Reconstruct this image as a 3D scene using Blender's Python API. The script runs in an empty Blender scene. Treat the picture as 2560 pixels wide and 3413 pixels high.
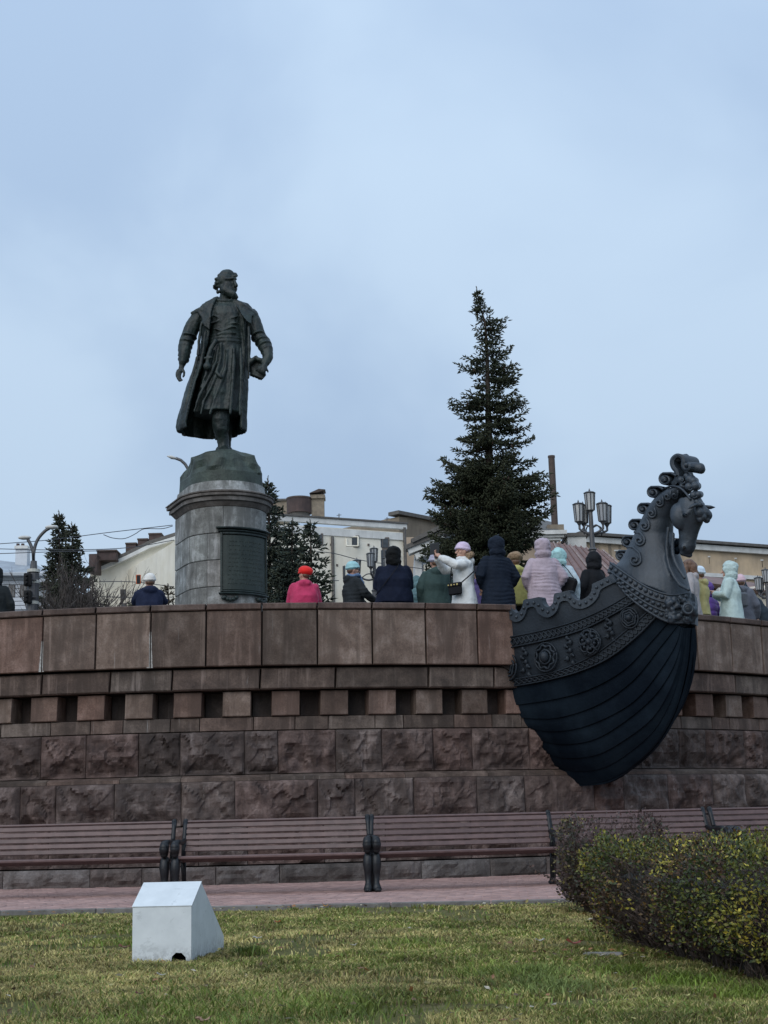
import bpy, math, random
import numpy as np
from mathutils import Vector, Matrix, noise
from mathutils.bvhtree import BVHTree
PI = math.pi
R = math.radians
random.seed(7)
rng = np.random.default_rng(11)
scene = bpy.context.scene
col = scene.collection

# ------------------------------------------------------------------ camera
CAM = Vector((0.0, 0.0, 0.83))
FPX = 4800.0
PITCH = math.atan((2738 - 1706.5) / FPX)
ROLL = R(-1.4)
CM = Matrix.Rotation(PI / 2 + PITCH, 3, 'X') @ Matrix.Rotation(ROLL, 3, 'Z')
cam_data = bpy.data.cameras.new("camera")
cam_data.sensor_fit = 'HORIZONTAL'
cam_data.sensor_width = 36.0
cam_data.lens = 36.0 * FPX / 2560.0
cam_data.clip_start = 0.1
cam_data.clip_end = 2000.0
cam = bpy.data.objects.new("camera", cam_data)
cam.matrix_world = Matrix.Translation(CAM) @ CM.to_4x4()
col.objects.link(cam)
scene.camera = cam

# ------------------------------------------------------------------ sky and light: overcast late afternoon
SUN_EL, SUN_AZ = R(36), R(205)
world = bpy.data.worlds.new("World")
scene.world = world
world.use_nodes = True
wt = world.node_tree
wt.nodes.clear()
w_out = wt.nodes.new('ShaderNodeOutputWorld')
w_bg = wt.nodes.new('ShaderNodeBackground')
w_sky = wt.nodes.new('ShaderNodeTexSky')
w_sky.sky_type = 'NISHITA'
w_sky.sun_disc = False
w_sky.sun_elevation = SUN_EL
w_sky.sun_rotation = SUN_AZ
w_sky.dust_density = 3.0
w_tc = wt.nodes.new('ShaderNodeTexCoord')
w_map = wt.nodes.new('ShaderNodeMapping')
w_map.inputs['Scale'].default_value = (1.0, 1.0, 1.25)
w_map.inputs['Location'].default_value = (0.35, 0.1, 0.2)
w_n1 = wt.nodes.new('ShaderNodeTexNoise')
w_n1.inputs['Scale'].default_value = 3.0
w_n1.inputs['Detail'].default_value = 5.0
w_n1.inputs['Roughness'].default_value = 0.47
w_n1.inputs['Distortion'].default_value = 0.35
w_ramp = wt.nodes.new('ShaderNodeValToRGB')
w_ramp.color_ramp.interpolation = 'EASE'
w_ramp.color_ramp.elements[0].position = 0.36
w_ramp.color_ramp.elements[0].color = (3.95, 5.28, 7.20, 1)
w_ramp.color_ramp.elements[1].position = 0.66
w_ramp.color_ramp.elements[1].color = (5.25, 6.68, 8.4, 1)
w_mix = wt.nodes.new('ShaderNodeMix')
w_mix.data_type = 'RGBA'
w_mix.inputs['Factor'].default_value = 0.93
wt.links.new(w_tc.outputs['Generated'], w_map.inputs['Vector'])
wt.links.new(w_map.outputs['Vector'], w_n1.inputs['Vector'])
wt.links.new(w_n1.outputs['Fac'], w_ramp.inputs['Fac'])
wt.links.new(w_sky.outputs['Color'], w_mix.inputs['A'])
w_sep = wt.nodes.new('ShaderNodeSeparateXYZ')            # overcast sky: brighter towards the zenith
wt.links.new(w_tc.outputs['Generated'], w_sep.inputs[0])
w_mr = wt.nodes.new('ShaderNodeMapRange')
w_mr.inputs['From Min'].default_value = 0.0
w_mr.inputs['From Max'].default_value = 1.0
w_mr.inputs['To Min'].default_value = 0.90
w_mr.inputs['To Max'].default_value = 1.50
wt.links.new(w_sep.outputs['Z'], w_mr.inputs['Value'])
w_mul = wt.nodes.new('ShaderNodeVectorMath')
w_mul.operation = 'SCALE'
wt.links.new(w_ramp.outputs['Color'], w_mul.inputs[0])
wt.links.new(w_mr.outputs['Result'], w_mul.inputs['Scale'])
wt.links.new(w_mul.outputs['Vector'], w_mix.inputs['B'])
wt.links.new(w_mix.outputs['Result'], w_bg.inputs['Color'])
w_bg.inputs['Strength'].default_value = 0.1
wt.links.new(w_bg.outputs['Background'], w_out.inputs['Surface'])

sun_d = bpy.data.lights.new("sun", 'SUN')
sun_d.energy = 1.5
sun_d.angle = R(60)
sun_d.color = (1.0, 0.95, 0.88)
sun = bpy.data.objects.new("sun", sun_d)
sdir = Vector((math.sin(SUN_AZ) * math.cos(SUN_EL), math.cos(SUN_AZ) * math.cos(SUN_EL), math.sin(SUN_EL)))
sun.rotation_euler = sdir.to_track_quat('Z', 'Y').to_euler()
col.objects.link(sun)
scene.view_settings.view_transform = 'Standard'
scene.view_settings.look = 'None'
scene.view_settings.exposure = 0.0
scene.view_settings.gamma = 1.0
scene.view_settings.use_curve_mapping = False

# ------------------------------------------------------------------ helpers
def ray(px, py):
    d = CM @ Vector(((px - 1280.0) / FPX, (1706.5 - py) / FPX, -1.0))
    return d
def P(px, py, Y):                      # the point seen at a pixel, Y metres ahead
    d = ray(px, py)
    return CAM + d * (Y / d.y)
def PZ(px, py, z):                     # the point seen at a pixel, at height z
    d = ray(px, py)
    return CAM + d * ((z - CAM.z) / d.z)
def zat(px, py, Y):
    return P(px, py, Y).z

ORG = {}
def origin_of(o):
    return ORG.get(o.name, Vector((0, 0, 0)))

def tag(o, label=None, cat=None, group=None, kind=None):
    if label: o['label'] = label
    if cat: o['category'] = cat
    if group: o['group'] = group
    if kind: o['kind'] = kind
    return o

def thing(name, loc, label, cat, group=None, kind=None, rz=0):
    o = bpy.data.objects.new(name, None)
    o.empty_display_size = 0.1
    o.location = loc
    o.rotation_euler = (0, 0, rz)
    col.objects.link(o)
    ORG[o.name] = Vector(loc)
    return tag(o, label, cat, group, kind)

def new_mesh(name, v, f, mat=None, smooth=False, colors=None, mats=None, midx=None):
    me = bpy.data.meshes.new(name)
    v = np.asarray(v, dtype=np.float32)
    if isinstance(f, np.ndarray):
        nf, k = f.shape
        me.vertices.add(len(v)); me.vertices.foreach_set('co', v.ravel())
        me.loops.add(nf * k); me.loops.foreach_set('vertex_index', f.astype(np.int32).ravel())
        me.polygons.add(nf)
        me.polygons.foreach_set('loop_start', np.arange(0, nf * k, k, dtype=np.int32))
        me.update(calc_edges=True)
    else:
        me.from_pydata([tuple(p) for p in v.tolist()], [], f)
        me.update()
    if mat: me.materials.append(mat)
    if mats:
        for m in mats: me.materials.append(m)
        me.polygons.foreach_set('material_index', np.asarray(midx, dtype=np.int32))
    if smooth:
        me.polygons.foreach_set('use_smooth', np.ones(len(me.polygons), dtype=bool))
    if colors is not None:
        ca = me.color_attributes.new('tint', 'FLOAT_COLOR', 'POINT')
        c = np.ones((len(v), 4), dtype=np.float32); c[:, :3] = colors
        ca.data.foreach_set('color', c.ravel())
    return me

def put(name, v, f, mat, parent=None, smooth=False, local=False, colors=None, label=None, kind=None, mats=None, midx=None):
    """link one mesh object; v in world coordinates unless local"""
    v = np.asarray([tuple(p) for p in v], dtype=np.float64) if not isinstance(v, np.ndarray) else v.astype(np.float64)
    if parent is not None and not local:
        v = v - np.array(origin_of(parent))
        org = origin_of(parent)
    elif parent is None and not local:
        c = v.mean(axis=0); c[2] = v[:, 2].min()
        v = v - c; org = Vector(c)
    else:
        org = Vector((0, 0, 0)) if parent is None else origin_of(parent)
    me = new_mesh(name, v, f, mat, smooth, colors, mats, midx)
    o = bpy.data.objects.new(name, me)
    col.objects.link(o)
    if parent is not None:
        o.parent = parent
    elif not local:
        o.location = org
    ORG[o.name] = org
    if label: o['label'] = label
    if kind: o['kind'] = kind
    return o

def basis(z):
    z = Vector(z).normalized()
    x = Vector((0, 0, 1)).cross(z)
    if x.length < 1e-4: x = Vector((1, 0, 0))
    x.normalize()
    return x, z.cross(x).normalized(), z

class MB:
    def __init__(s): s.v = []; s.f = []
    def add(s, v, f):
        n = len(s.v)
        s.v += [Vector(p) for p in v]
        s.f += [tuple(i + n for i in q) for q in f]
        return s
    def box(s, c, size, rot=None):
        c = Vector(c); hx, hy, hz = size[0] / 2, size[1] / 2, size[2] / 2
        pts = [Vector((x, y, z)) for z in (-hz, hz) for x, y in ((-hx, -hy), (hx, -hy), (hx, hy), (-hx, hy))]
        if rot is not None: pts = [rot @ p for p in pts]
        return s.add([c + p for p in pts], [(3, 2, 1, 0), (4, 5, 6, 7), (0, 1, 5, 4), (1, 2, 6, 5), (2, 3, 7, 6), (3, 0, 4, 7)])
    def cbox(s, c, size, b=0.01, rot=None):      # chamfered box
        c = Vector(c); hx, hy, hz = [k / 2 for k in size]
        b = min(b, hx * .9, hy * .9, hz * .9)
        pts = []; f = []
        sg = [(-1, -1, -1), (1, -1, -1), (1, 1, -1), (-1, 1, -1), (-1, -1, 1), (1, -1, 1), (1, 1, 1), (-1, 1, 1)]
        for (x, y, z) in sg:
            pts.append(Vector((x * hx, y * (hy - b), z * (hz - b))))
            pts.append(Vector((x * (hx - b), y * hy, z * (hz - b))))
            pts.append(Vector((x * (hx - b), y * (hy - b), z * hz)))
        X = lambda i: 3 * i; Y = lambda i: 3 * i + 1; Z = lambda i: 3 * i + 2
        f += [(Z(3), Z(2), Z(1), Z(0)), (Z(4), Z(5), Z(6), Z(7)), (Y(0), Y(1), Y(5), Y(4)), (Y(2), Y(3), Y(7), Y(6)),
              (X(1), X(2), X(6), X(5)), (X(3), X(0), X(4), X(7))]
        for i, j, k in ((0, 1, 'yz'), (1, 2, 'xz'), (2, 3, 'yz'), (3, 0, 'xz'), (4, 5, 'yz'), (5, 6, 'xz'), (6, 7, 'yz'), (7, 4, 'xz'), (0, 4, 'xy'), (1, 5, 'xy'), (2, 6, 'xy'), (3, 7, 'xy')):
            g = {'x': X, 'y': Y, 'z': Z}
            a, d = g[k[0]], g[k[1]]
            f.append((a(i), a(j), d(j), d(i)))
        for i in range(8): f.append((X(i), Y(i), Z(i)))
        if rot is not None: pts = [rot @ p for p in pts]
        return s.add([c + p for p in pts], f)
    def ell(s, c, r, rot=None, seg=14, rings=9):
        c = Vector(c)
        if not hasattr(r, '__len__'): r = (r, r, r)
        v = [Vector((0, 0, -r[2]))]; f = []
        for i in range(1, rings):
            a = -PI / 2 + PI * i / rings
            for j in range(seg):
                t = 2 * PI * j / seg
                v.append(Vector((r[0] * math.cos(a) * math.cos(t), r[1] * math.cos(a) * math.sin(t), r[2] * math.sin(a))))
        v.append(Vector((0, 0, r[2])))
        for j in range(seg): f.append((0, 1 + (j + 1) % seg, 1 + j))
        for i in range(rings - 2):
            for j in range(seg):
                a = 1 + i * seg + j; b = 1 + i * seg + (j + 1) % seg
                f.append((a, b, b + seg, a + seg))
        n = len(v) - 1; k = 1 + (rings - 2) * seg
        for j in range(seg): f.append((k + j, k + (j + 1) % seg, n))
        if rot is not None: v = [rot @ p for p in v]
        return s.add([c + p for p in v], f)
    def tube(s, pts, rad, seg=10, flat=1.0, up=None, cap=True):
        pts = [Vector(p) for p in pts]; n = len(pts)
        if not hasattr(rad, '__len__'): rad = [rad] * n
        v = []; f = []; prev = None
        for i, p in enumerate(pts):
            t = (pts[min(i + 1, n - 1)] - pts[max(i - 1, 0)])
            if t.length < 1e-9: t = Vector((0, 0, 1))
            t.normalize()
            if prev is None:
                u = Vector(up) if up is not None else (Vector((0, 0, 1)) if abs(t.z) < .9 else Vector((0, 1, 0)))
            else: u = prev
            u = u - t * u.dot(t)
            if u.length < 1e-5: u = t.orthogonal()
            u.normalize(); prev = u
            w = t.cross(u)
            for j in range(seg):
                a = 2 * PI * j / seg
                v.append(p + (u * math.cos(a) * flat + w * math.sin(a)) * rad[i])
        for i in range(n - 1):
            for j in range(seg):
                a = i * seg + j; b = i * seg + (j + 1) % seg
                f.append((a, b, b + seg, a + seg))
        if cap:
            f.append(tuple(range(seg))[::-1]); f.append(tuple(range((n - 1) * seg, n * seg)))
        return s.add(v, f)
    def caps(s, pts, rad, seg=10, flat=1.0, up=None):   # tube with round ends
        pts = [Vector(p) for p in pts]
        if not hasattr(rad, '__len__'): rad = [rad] * len(pts)
        s.tube(pts, rad, seg, flat, up)
        s.ell(pts[0], rad[0] * .98, seg=seg, rings=6); s.ell(pts[-1], rad[-1] * .98, seg=seg, rings=6)
        return s
    def loft(s, rings, close=True, cap=True):
        m = len(rings[0]); v = []; f = []
        for r_ in rings: v += list(r_)
        for i in range(len(rings) - 1):
            for j in range(m if close else m - 1):
                a = i * m + j; b = i * m + (j + 1) % m
                f.append((a, b, b + m, a + m))
        if cap and close:
            f.append(tuple(range(m))[::-1]); f.append(tuple(range((len(rings) - 1) * m, len(rings) * m)))
        return s.add(v, f)
    def prism(s, pts, off):
        pts = [Vector(p) for p in pts]; off = Vector(off); n = len(pts)
        v = pts + [p + off for p in pts]
        f = [tuple(range(n))[::-1], tuple(range(n, 2 * n))]
        for i in range(n): f.append((i, (i + 1) % n, n + (i + 1) % n, n + i))
        return s.add(v, f)
    def xf(s, M):
        s.v = [M @ p for p in s.v]; return s
    def put(s, name, mat, parent=None, smooth=False, local=False, **k):
        return put(name, s.v, s.f, mat, parent, smooth, local, **k)

def remesh(mb, voxel, smooth=2):
    """one watertight surface grown over everything collected in mb -> (verts Nx3, quads)"""
    me = bpy.data.meshes.new('tmp')
    me.from_pydata([tuple(p) for p in mb.v], [], mb.f)
    import bmesh
    bm = bmesh.new(); bm.from_mesh(me); bmesh.ops.recalc_face_normals(bm, faces=bm.faces); bm.to_mesh(me); bm.free()
    o = bpy.data.objects.new('tmp', me); col.objects.link(o)
    m = o.modifiers.new('r', 'REMESH'); m.mode = 'VOXEL'; m.voxel_size = voxel; m.adaptivity = 0
    if smooth:
        sm = o.modifiers.new('s', 'SMOOTH'); sm.iterations = smooth; sm.factor = 0.5
    dg = bpy.context.evaluated_depsgraph_get()
    ev = bpy.data.meshes.new_from_object(o.evaluated_get(dg))
    n = len(ev.vertices); co = np.empty(n * 3, dtype=np.float32); ev.vertices.foreach_get('co', co)
    no = np.empty(n * 3, dtype=np.float32); ev.vertices.foreach_get('normal', no)
    nl = len(ev.loops); li = np.empty(nl, dtype=np.int32); ev.loops.foreach_get('vertex_index', li)
    f = li.reshape(-1, 4) if nl == 4 * len(ev.polygons) else [tuple(p.vertices) for p in ev.polygons]
    bpy.data.objects.remove(o); bpy.data.meshes.remove(me); bpy.data.meshes.remove(ev)
    return co.reshape(-1, 3), no.reshape(-1, 3), f

_rt = rng.random((64, 64, 64)).astype(np.float32)
def vnoise(p, scale):                        # vectorised value noise, -1..1
    q = np.asarray(p) * scale + 1000.0
    i = np.floor(q).astype(int); t = q - i; t = t * t * (3 - 2 * t)
    i0 = i % 64; i1 = (i + 1) % 64
    x0, y0, z0 = i0.T; x1, y1, z1 = i1.T; a, b, c = t.T
    l = lambda u, w, k: u + (w - u) * k
    r = l(l(l(_rt[x0, y0, z0], _rt[x1, y0, z0], a), l(_rt[x0, y1, z0], _rt[x1, y1, z0], a), b),
          l(l(_rt[x0, y0, z1], _rt[x1, y0, z1], a), l(_rt[x0, y1, z1], _rt[x1, y1, z1], a), b), c)
    return r * 2 - 1
def fbm(p, scale, oct=3):
    s = 0; a = 1.0; t = 0
    for k in range(oct):
        s = s + a * vnoise(p, scale * 2 ** k); t += a; a *= .5
    return s / t

def crom(pts, n):                            # Catmull-Rom resample to n points, any dimension
    p = np.array(pts, dtype=float)
    q = np.vstack([2 * p[0] - p[1], p, 2 * p[-1] - p[-2]])
    out = []
    for i in range(1, len(q) - 2):
        for t in np.linspace(0, 1, 16, endpoint=False):
            a, b, c, d = q[i - 1], q[i], q[i + 1], q[i + 2]
            out.append(.5 * (2 * b + (c - a) * t + (2 * a - 5 * b + 4 * c - d) * t * t + (3 * b - a - 3 * c + d) * t ** 3))
    out.append(q[-2]); out = np.array(out)
    L = np.concatenate([[0], np.cumsum(np.linalg.norm(np.diff(out[:, :2], axis=0), axis=1))])
    s = np.linspace(0, L[-1], n)
    return np.stack([np.interp(s, L, out[:, k]) for k in range(out.shape[1])], axis=1)

# ------------------------------------------------------------------ materials
def nodes_of(name):
    m = bpy.data.materials.new(name); m.use_nodes = True
    nt = m.node_tree; b = nt.nodes['Principled BSDF']
    return m, nt, b
def N(nt, t, **k):
    n = nt.nodes.new(t)
    for a, v in k.items(): setattr(n, a, v)
    return n
def noise_node(nt, vec, scale, detail=4, rough=.55, dist=0):
    n = N(nt, 'ShaderNodeTexNoise'); n.inputs['Scale'].default_value = scale; n.inputs['Detail'].default_value = detail
    n.inputs['Roughness'].default_value = rough; n.inputs['Distortion'].default_value = dist
    nt.links.new(vec, n.inputs['Vector']); return n
def ramp(nt, fac, stops):
    r = N(nt, 'ShaderNodeValToRGB'); e = r.color_ramp.elements
    while len(e) < len(stops): e.new(0.5)
    for q, (p, c) in zip(e, stops):
        q.position = p; q.color = (c[0], c[1], c[2], 1) if hasattr(c, '__len__') else (c, c, c, 1)
    nt.links.new(fac, r.inputs['Fac']); return r
def mixc(nt, fac, a, b, mode='MIX'):
    m = N(nt, 'ShaderNodeMix', data_type='RGBA', blend_type=mode)
    for s, v in (('Factor', fac), ('A', a), ('B', b)):
        if hasattr(v, 'is_linked') or hasattr(v, 'links'): nt.links.new(v, m.inputs[s])
        elif s == 'Factor': m.inputs[s].default_value = v
        else: m.inputs[s].default_value = (v[0], v[1], v[2], 1)
    return m.outputs['Result']
def scaled(nt, vec, sc):
    m = N(nt, 'ShaderNodeMapping'); m.inputs['Scale'].default_value = sc
    nt.links.new(vec, m.inputs['Vector']); return m.outputs['Vector']
def pos(nt): return N(nt, 'ShaderNodeNewGeometry').outputs['Position']
def bump(nt, b, h, strength=.4, dist=.02):
    n = N(nt, 'ShaderNodeBump'); n.inputs['Strength'].default_value = strength; n.inputs['Distance'].default_value = dist
    nt.links.new(h, n.inputs['Height']); nt.links.new(n.outputs['Normal'], b.inputs['Normal'])

def mat_simple(name, c1, c2=None, scale=6, rough=.6, metal=0, bmp=.15, bscale=40, bdist=.01, rand=0.0, spec=.5, grime=0):
    m, nt, b = nodes_of(name)
    c2 = c2 or tuple(x * .75 for x in c1)
    p = pos(nt)
    n = noise_node(nt, p, scale, 5, .6)
    r = ramp(nt, n.outputs['Fac'], [(.35, c1), (.65, c2)])
    out = r.outputs['Color']
    if rand:
        oi = N(nt, 'ShaderNodeObjectInfo')
        rr = ramp(nt, oi.outputs['Random'], [(0, 1 - rand), (1, 1 + rand)])
        out = mixc(nt, 1.0, out, rr.outputs['Color'], 'MULTIPLY')
    if grime:
        g = noise_node(nt, scaled(nt, p, (1, 1, .25)), scale * 1.7, 6, .7)
        gr = ramp(nt, g.outputs['Fac'], [(.45, 0), (.75, grime)])
        out = mixc(nt, gr.outputs['Color'], out, tuple(x * .35 for x in c1))
    nt.links.new(out, b.inputs['Base Color'])
    b.inputs['Roughness'].default_value = rough; b.inputs['Metallic'].default_value = metal
    b.inputs['Specular IOR Level'].default_value = spec
    if bmp:
        n2 = noise_node(nt, p, bscale, 3)
        bump(nt, b, n2.outputs['Fac'], bmp, bdist)
    return m

def mat_granite(name, base, dark, light, rand=.25, streak=.5, bmp=.5, rough=.75, grain=90):
    m, nt, b = nodes_of(name)
    p = pos(nt); oi = N(nt, 'ShaderNodeObjectInfo')
    off = N(nt, 'ShaderNodeVectorMath', operation='ADD')
    cmb = N(nt, 'ShaderNodeCombineXYZ')
    ml = N(nt, 'ShaderNodeMath', operation='MULTIPLY'); ml.inputs[1].default_value = 37.0
    nt.links.new(oi.outputs['Random'], ml.inputs[0])
    for s in 'XYZ': nt.links.new(ml.outputs[0], cmb.inputs[s])
    nt.links.new(p, off.inputs[0]); nt.links.new(cmb.outputs[0], off.inputs[1])
    q = off.outputs[0]
    blot = noise_node(nt, q, 3.2, 6, .62, .3)
    r1 = ramp(nt, blot.outputs['Fac'], [(.3, dark), (.5, base), (.72, light)])
    gr = noise_node(nt, p, grain * .42, 5, .85)
    r2 = ramp(nt, gr.outputs['Fac'], [(.3, .5), (.5, 1.0), (.7, 1.5)])
    c = mixc(nt, .75, r1.outputs['Color'], r2.outputs['Color'], 'MULTIPLY')
    # pale run-off streaks and dark damp streaks, per stone
    st = noise_node(nt, scaled(nt, q, (5.5, 5.5, .55)), 1.6, 5, .65, .4)
    rs = ramp(nt, st.outputs['Fac'], [(.56, 0), (.72, streak)])
    c = mixc(nt, rs.outputs['Color'], c, tuple(min(.42, x * 1.9 + .05) for x in base))
    st2 = noise_node(nt, scaled(nt, q, (3.1, 3.1, .4)), 1.3, 5, .6, .2)
    rs2 = ramp(nt, st2.outputs['Fac'], [(.48, 0), (.62, .8)])
    c = mixc(nt, rs2.outputs['Color'], c, tuple(x * .55 for x in base))
    lim = noise_node(nt, scaled(nt, q, (16, 16, 1.0)), 1.0, 4, .6)
    rl = ramp(nt, lim.outputs['Fac'], [(.69, 0), (.76, streak * .8)])
    c = mixc(nt, rl.outputs['Color'], c, (.36, .36, .35))
    rr = ramp(nt, oi.outputs['Random'], [(0, (1 - rand, 1 - rand, 1 - rand)), (.35, (1.0 + rand * .5, 1.0, .98)), (.7, (1, 1.03, 1.06)), (1, (1 + rand, 1 + rand, 1 + rand))])
    c = mixc(nt, 1.0, c, rr.outputs['Color'], 'MULTIPLY')
    nt.links.new(c, b.inputs['Base Color'])
    b.inputs['Roughness'].default_value = rough; b.inputs['Specular IOR Level'].default_value = .35
    n2 = noise_node(nt, p, 30, 7, .8)
    bump(nt, b, n2.outputs['Fac'], bmp, .03)
    return m

def mat_tint(name, rough=.6, spec=.3, trans=0, vary=.25, vscale=30):
    m, nt, b = nodes_of(name)
    a = N(nt, 'ShaderNodeAttribute', attribute_name='tint')
    n = noise_node(nt, pos(nt), vscale, 2)
    r = ramp(nt, n.outputs['Fac'], [(.3, 1 - vary), (.7, 1 + vary)])
    c = mixc(nt, 1.0, a.outputs['Color'], r.outputs['Color'], 'MULTIPLY')
    nt.links.new(c, b.inputs['Base Color'])
    b.inputs['Roughness'].default_value = rough; b.inputs['Specular IOR Level'].default_value = spec
    if trans:
        t = N(nt, 'ShaderNodeBsdfTranslucent'); nt.links.new(c, t.inputs['Color'])
        mx = N(nt, 'ShaderNodeMixShader'); mx.inputs[0].default_value = trans
        out = nt.nodes['Material Output']
        nt.links.new(b.outputs[0], mx.inputs[1]); nt.links.new(t.outputs[0], mx.inputs[2]); nt.links.new(mx.outputs[0], out.inputs['Surface'])
    return m

M = {}
M['panel'] = mat_granite('granite_panel', (.135, .096, .076), (.080, .054, .042), (.225, .175, .148), rand=.36, streak=.5, bmp=.35)
M['coping'] = mat_granite('granite_coping', (0.0962, 0.06512, 0.05402), (0.0629, 0.04144, 0.03404), (0.1406, 0.1036, 0.0888), rand=.15, streak=.25, bmp=.3)
M['ledge'] = mat_granite('granite_ledge', (.098, .074, .061), (.045, .034, .029), (.19, .15, .125), rand=.26, streak=.85, bmp=.45)
M['rough'] = mat_granite('granite_rough', (.105, .079, .070), (.040, .030, .028), (.225, .182, .165), rand=.32, streak=.7, bmp=1.0, grain=60)
M['plinth'] = mat_granite('granite_plinth', (0.1184, 0.1036, 0.0962), (0.0592, 0.0518, 0.0481), (0.1924, 0.1776, 0.1702), rand=.25, streak=.4, bmp=.8)
M['mortar'] = mat_simple('wall_mortar', (.03, .025, .023), (.02, .017, .016), rough=.95, spec=.1)
M['frieze'] = mat_granite('granite_recess_shade', (.045, .034, .030), (.028, .021, .019), (.075, .058, .052), rand=.2, streak=.35, bmp=.3)  # shade of the recesses between the dentils, put into the stone colour
M['grey'] = mat_granite('pedestal_stone', (.20, .205, .195), (.095, .095, .09), (.40, .415, .41), rand=.18, streak=.95, bmp=.25, grain=70)
M['cornice'] = mat_granite('pedestal_cornice', (0.1275, 0.1148, 0.1062), (0.0765, 0.068, 0.06375), (0.1955, 0.187, 0.1785), rand=.08, streak=.3, bmp=.25)
M['bronze'] = mat_simple('bronze_patina', (.005, .010, .011), (.017, .031, .028), scale=4, rough=.52, metal=.1, bmp=.4, bscale=28, bdist=.02, grime=.5)
M['bronze_rock'] = mat_simple('bronze_rock', (0.0288, 0.0396, 0.03456), (0.0612, 0.0828, 0.0684), scale=3, rough=.62, metal=.15, bmp=.5, bscale=18, bdist=.03, grime=.6)
M['bronze_plaque'] = mat_simple('bronze_plaque', (0.0217, 0.03224, 0.02914), (0.0341, 0.0465, 0.04092), scale=4, rough=.55, metal=.2, bmp=.6, bscale=34, bdist=.006, grime=.5)
M['iron'] = mat_simple('boat_iron', (.021, .031, .044), (.037, .050, .066), scale=2.4, rough=.5, metal=.1, bmp=.35, bscale=22, bdist=.015, grime=.6)
M['iron_shaded'] = mat_simple('plank_iron_shaded', (.009, .014, .021), (.019, .027, .037), scale=2.4, rough=.55, spec=.3, bmp=.35, bscale=24, bdist=.015, grime=.5)  # darker copy of the boat iron, partly shade put into the colour
M['iron_deep_shade'] = mat_simple('hull_iron_shaded', (.0035, .0070, .0125), (.0110, .0190, .0285), scale=1.3, rough=.72, spec=.06, bmp=.4, bscale=20, bdist=.015, grime=.4)  # darkest iron copy, shading of the lower hull partly painted in
M['bench_iron'] = mat_simple('bench_iron', (0.00864, 0.01008, 0.01224), (0.01584, 0.018, 0.0216), scale=20, rough=.42, metal=.3, bmp=.2)
# ------------------------------------------------------------------ ground, plaza, paving, kerb, lawn
ZP = 3.5                                     # level of the square behind the wall
WC = Vector((-2.9, 35.7, 0)); WR = 14.4      # centre and radius of the curved wall
def wp(th, r, z):                            # point of the curved wall; th from the camera-facing radius, + to the right
    return Vector((WC.x + r * math.sin(th), WC.y - r * math.cos(th), z))

m, nt, b = nodes_of('grass_soil')
p = pos(nt)
n1 = noise_node(nt, p, 1.1, 5, .6); n2 = noise_node(nt, p, 22, 4, .7)
r1 = ramp(nt, n1.outputs['Fac'], [(.3, (.085, .085, .032)), (.5, (.12, .115, .045)), (.7, (.15, .135, .065))])
r2 = ramp(nt, n2.outputs['Fac'], [(.3, .6), (.7, 1.35)])
nt.links.new(mixc(nt, 1, r1.outputs['Color'], r2.outputs['Color'], 'MULTIPLY'), b.inputs['Base Color'])
b.inputs['Roughness'].default_value = .95; b.inputs['Specular IOR Level'].default_value = .1
bump(nt, b, n2.outputs['Fac'], .8, .03)
M['soil'] = m
M['dirt'] = mat_simple('dirt_under_hedge', (.045, .035, .025), (.025, .02, .015), rough=1, bmp=.8, bscale=30, bdist=.03)
M['asphalt'] = mat_simple('plaza_asphalt', (.09, .09, .09), (.06, .06, .06), rough=.9)
M['bed'] = mat_simple('paving_bed', (.05, .036, .032), (.03, .022, .02), rough=1)
M['kerb'] = mat_simple('kerb_concrete', (.20, .19, .18), (.12, .115, .11), scale=8, rough=.9, bmp=.3, rand=.12)

ax = np.concatenate([-np.geomspace(800, 20, 12), np.linspace(-16, 16, 9), np.geomspace(20, 800, 12)])
ay = np.concatenate([[-800, -300, -100, -40, -15], np.linspace(0, 40, 11), np.geomspace(60, 1000, 10)])
gx, gy = np.meshgrid(ax, ay); gv = np.stack([gx.ravel(), gy.ravel(), np.full(gx.size, -.03)], 1)
nx_, ny_ = len(ax), len(ay)
gf = np.array([(j * nx_ + i, j * nx_ + i + 1, (j + 1) * nx_ + i + 1, (j + 1) * nx_ + i) for j in range(ny_ - 1) for i in range(nx_ - 1)])
tag(put('ground', gv, gf, M['soil']), kind='structure')

# kerb line: slightly turned
kA = PZ(0, 3047, 0); kB = PZ(1900, 3009, 0)
kd = (kB - kA).normalized(); kn = Vector((-kd.y, kd.x, 0))
def kpt(t, o, z=0): return Vector((kA.x + kd.x * t + kn.x * o, kA.y + kd.y * t + kn.y * o, z))
# lawn: an uneven sheet from the camera side up to the kerb
lx = np.linspace(-10, 10, 81); ly = np.linspace(0, 1, 61)
lv = []
for t in ly:
    for x in lx:
        q = kpt(x + 4.0, -0.02 - (1 - t) * 16)
        lv.append((q.x, q.y, 0))
lv = np.array(lv)
lv[:, 2] = fbm(lv, .9, 3) * .018 - .012
lf = np.array([(j * 81 + i, j * 81 + i + 1, (j + 1) * 81 + i + 1, (j + 1) * 81 + i) for j in range(60) for i in range(80)])
tag(put('lawn', lv, lf, M['soil'], smooth=True), kind='structure')

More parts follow.
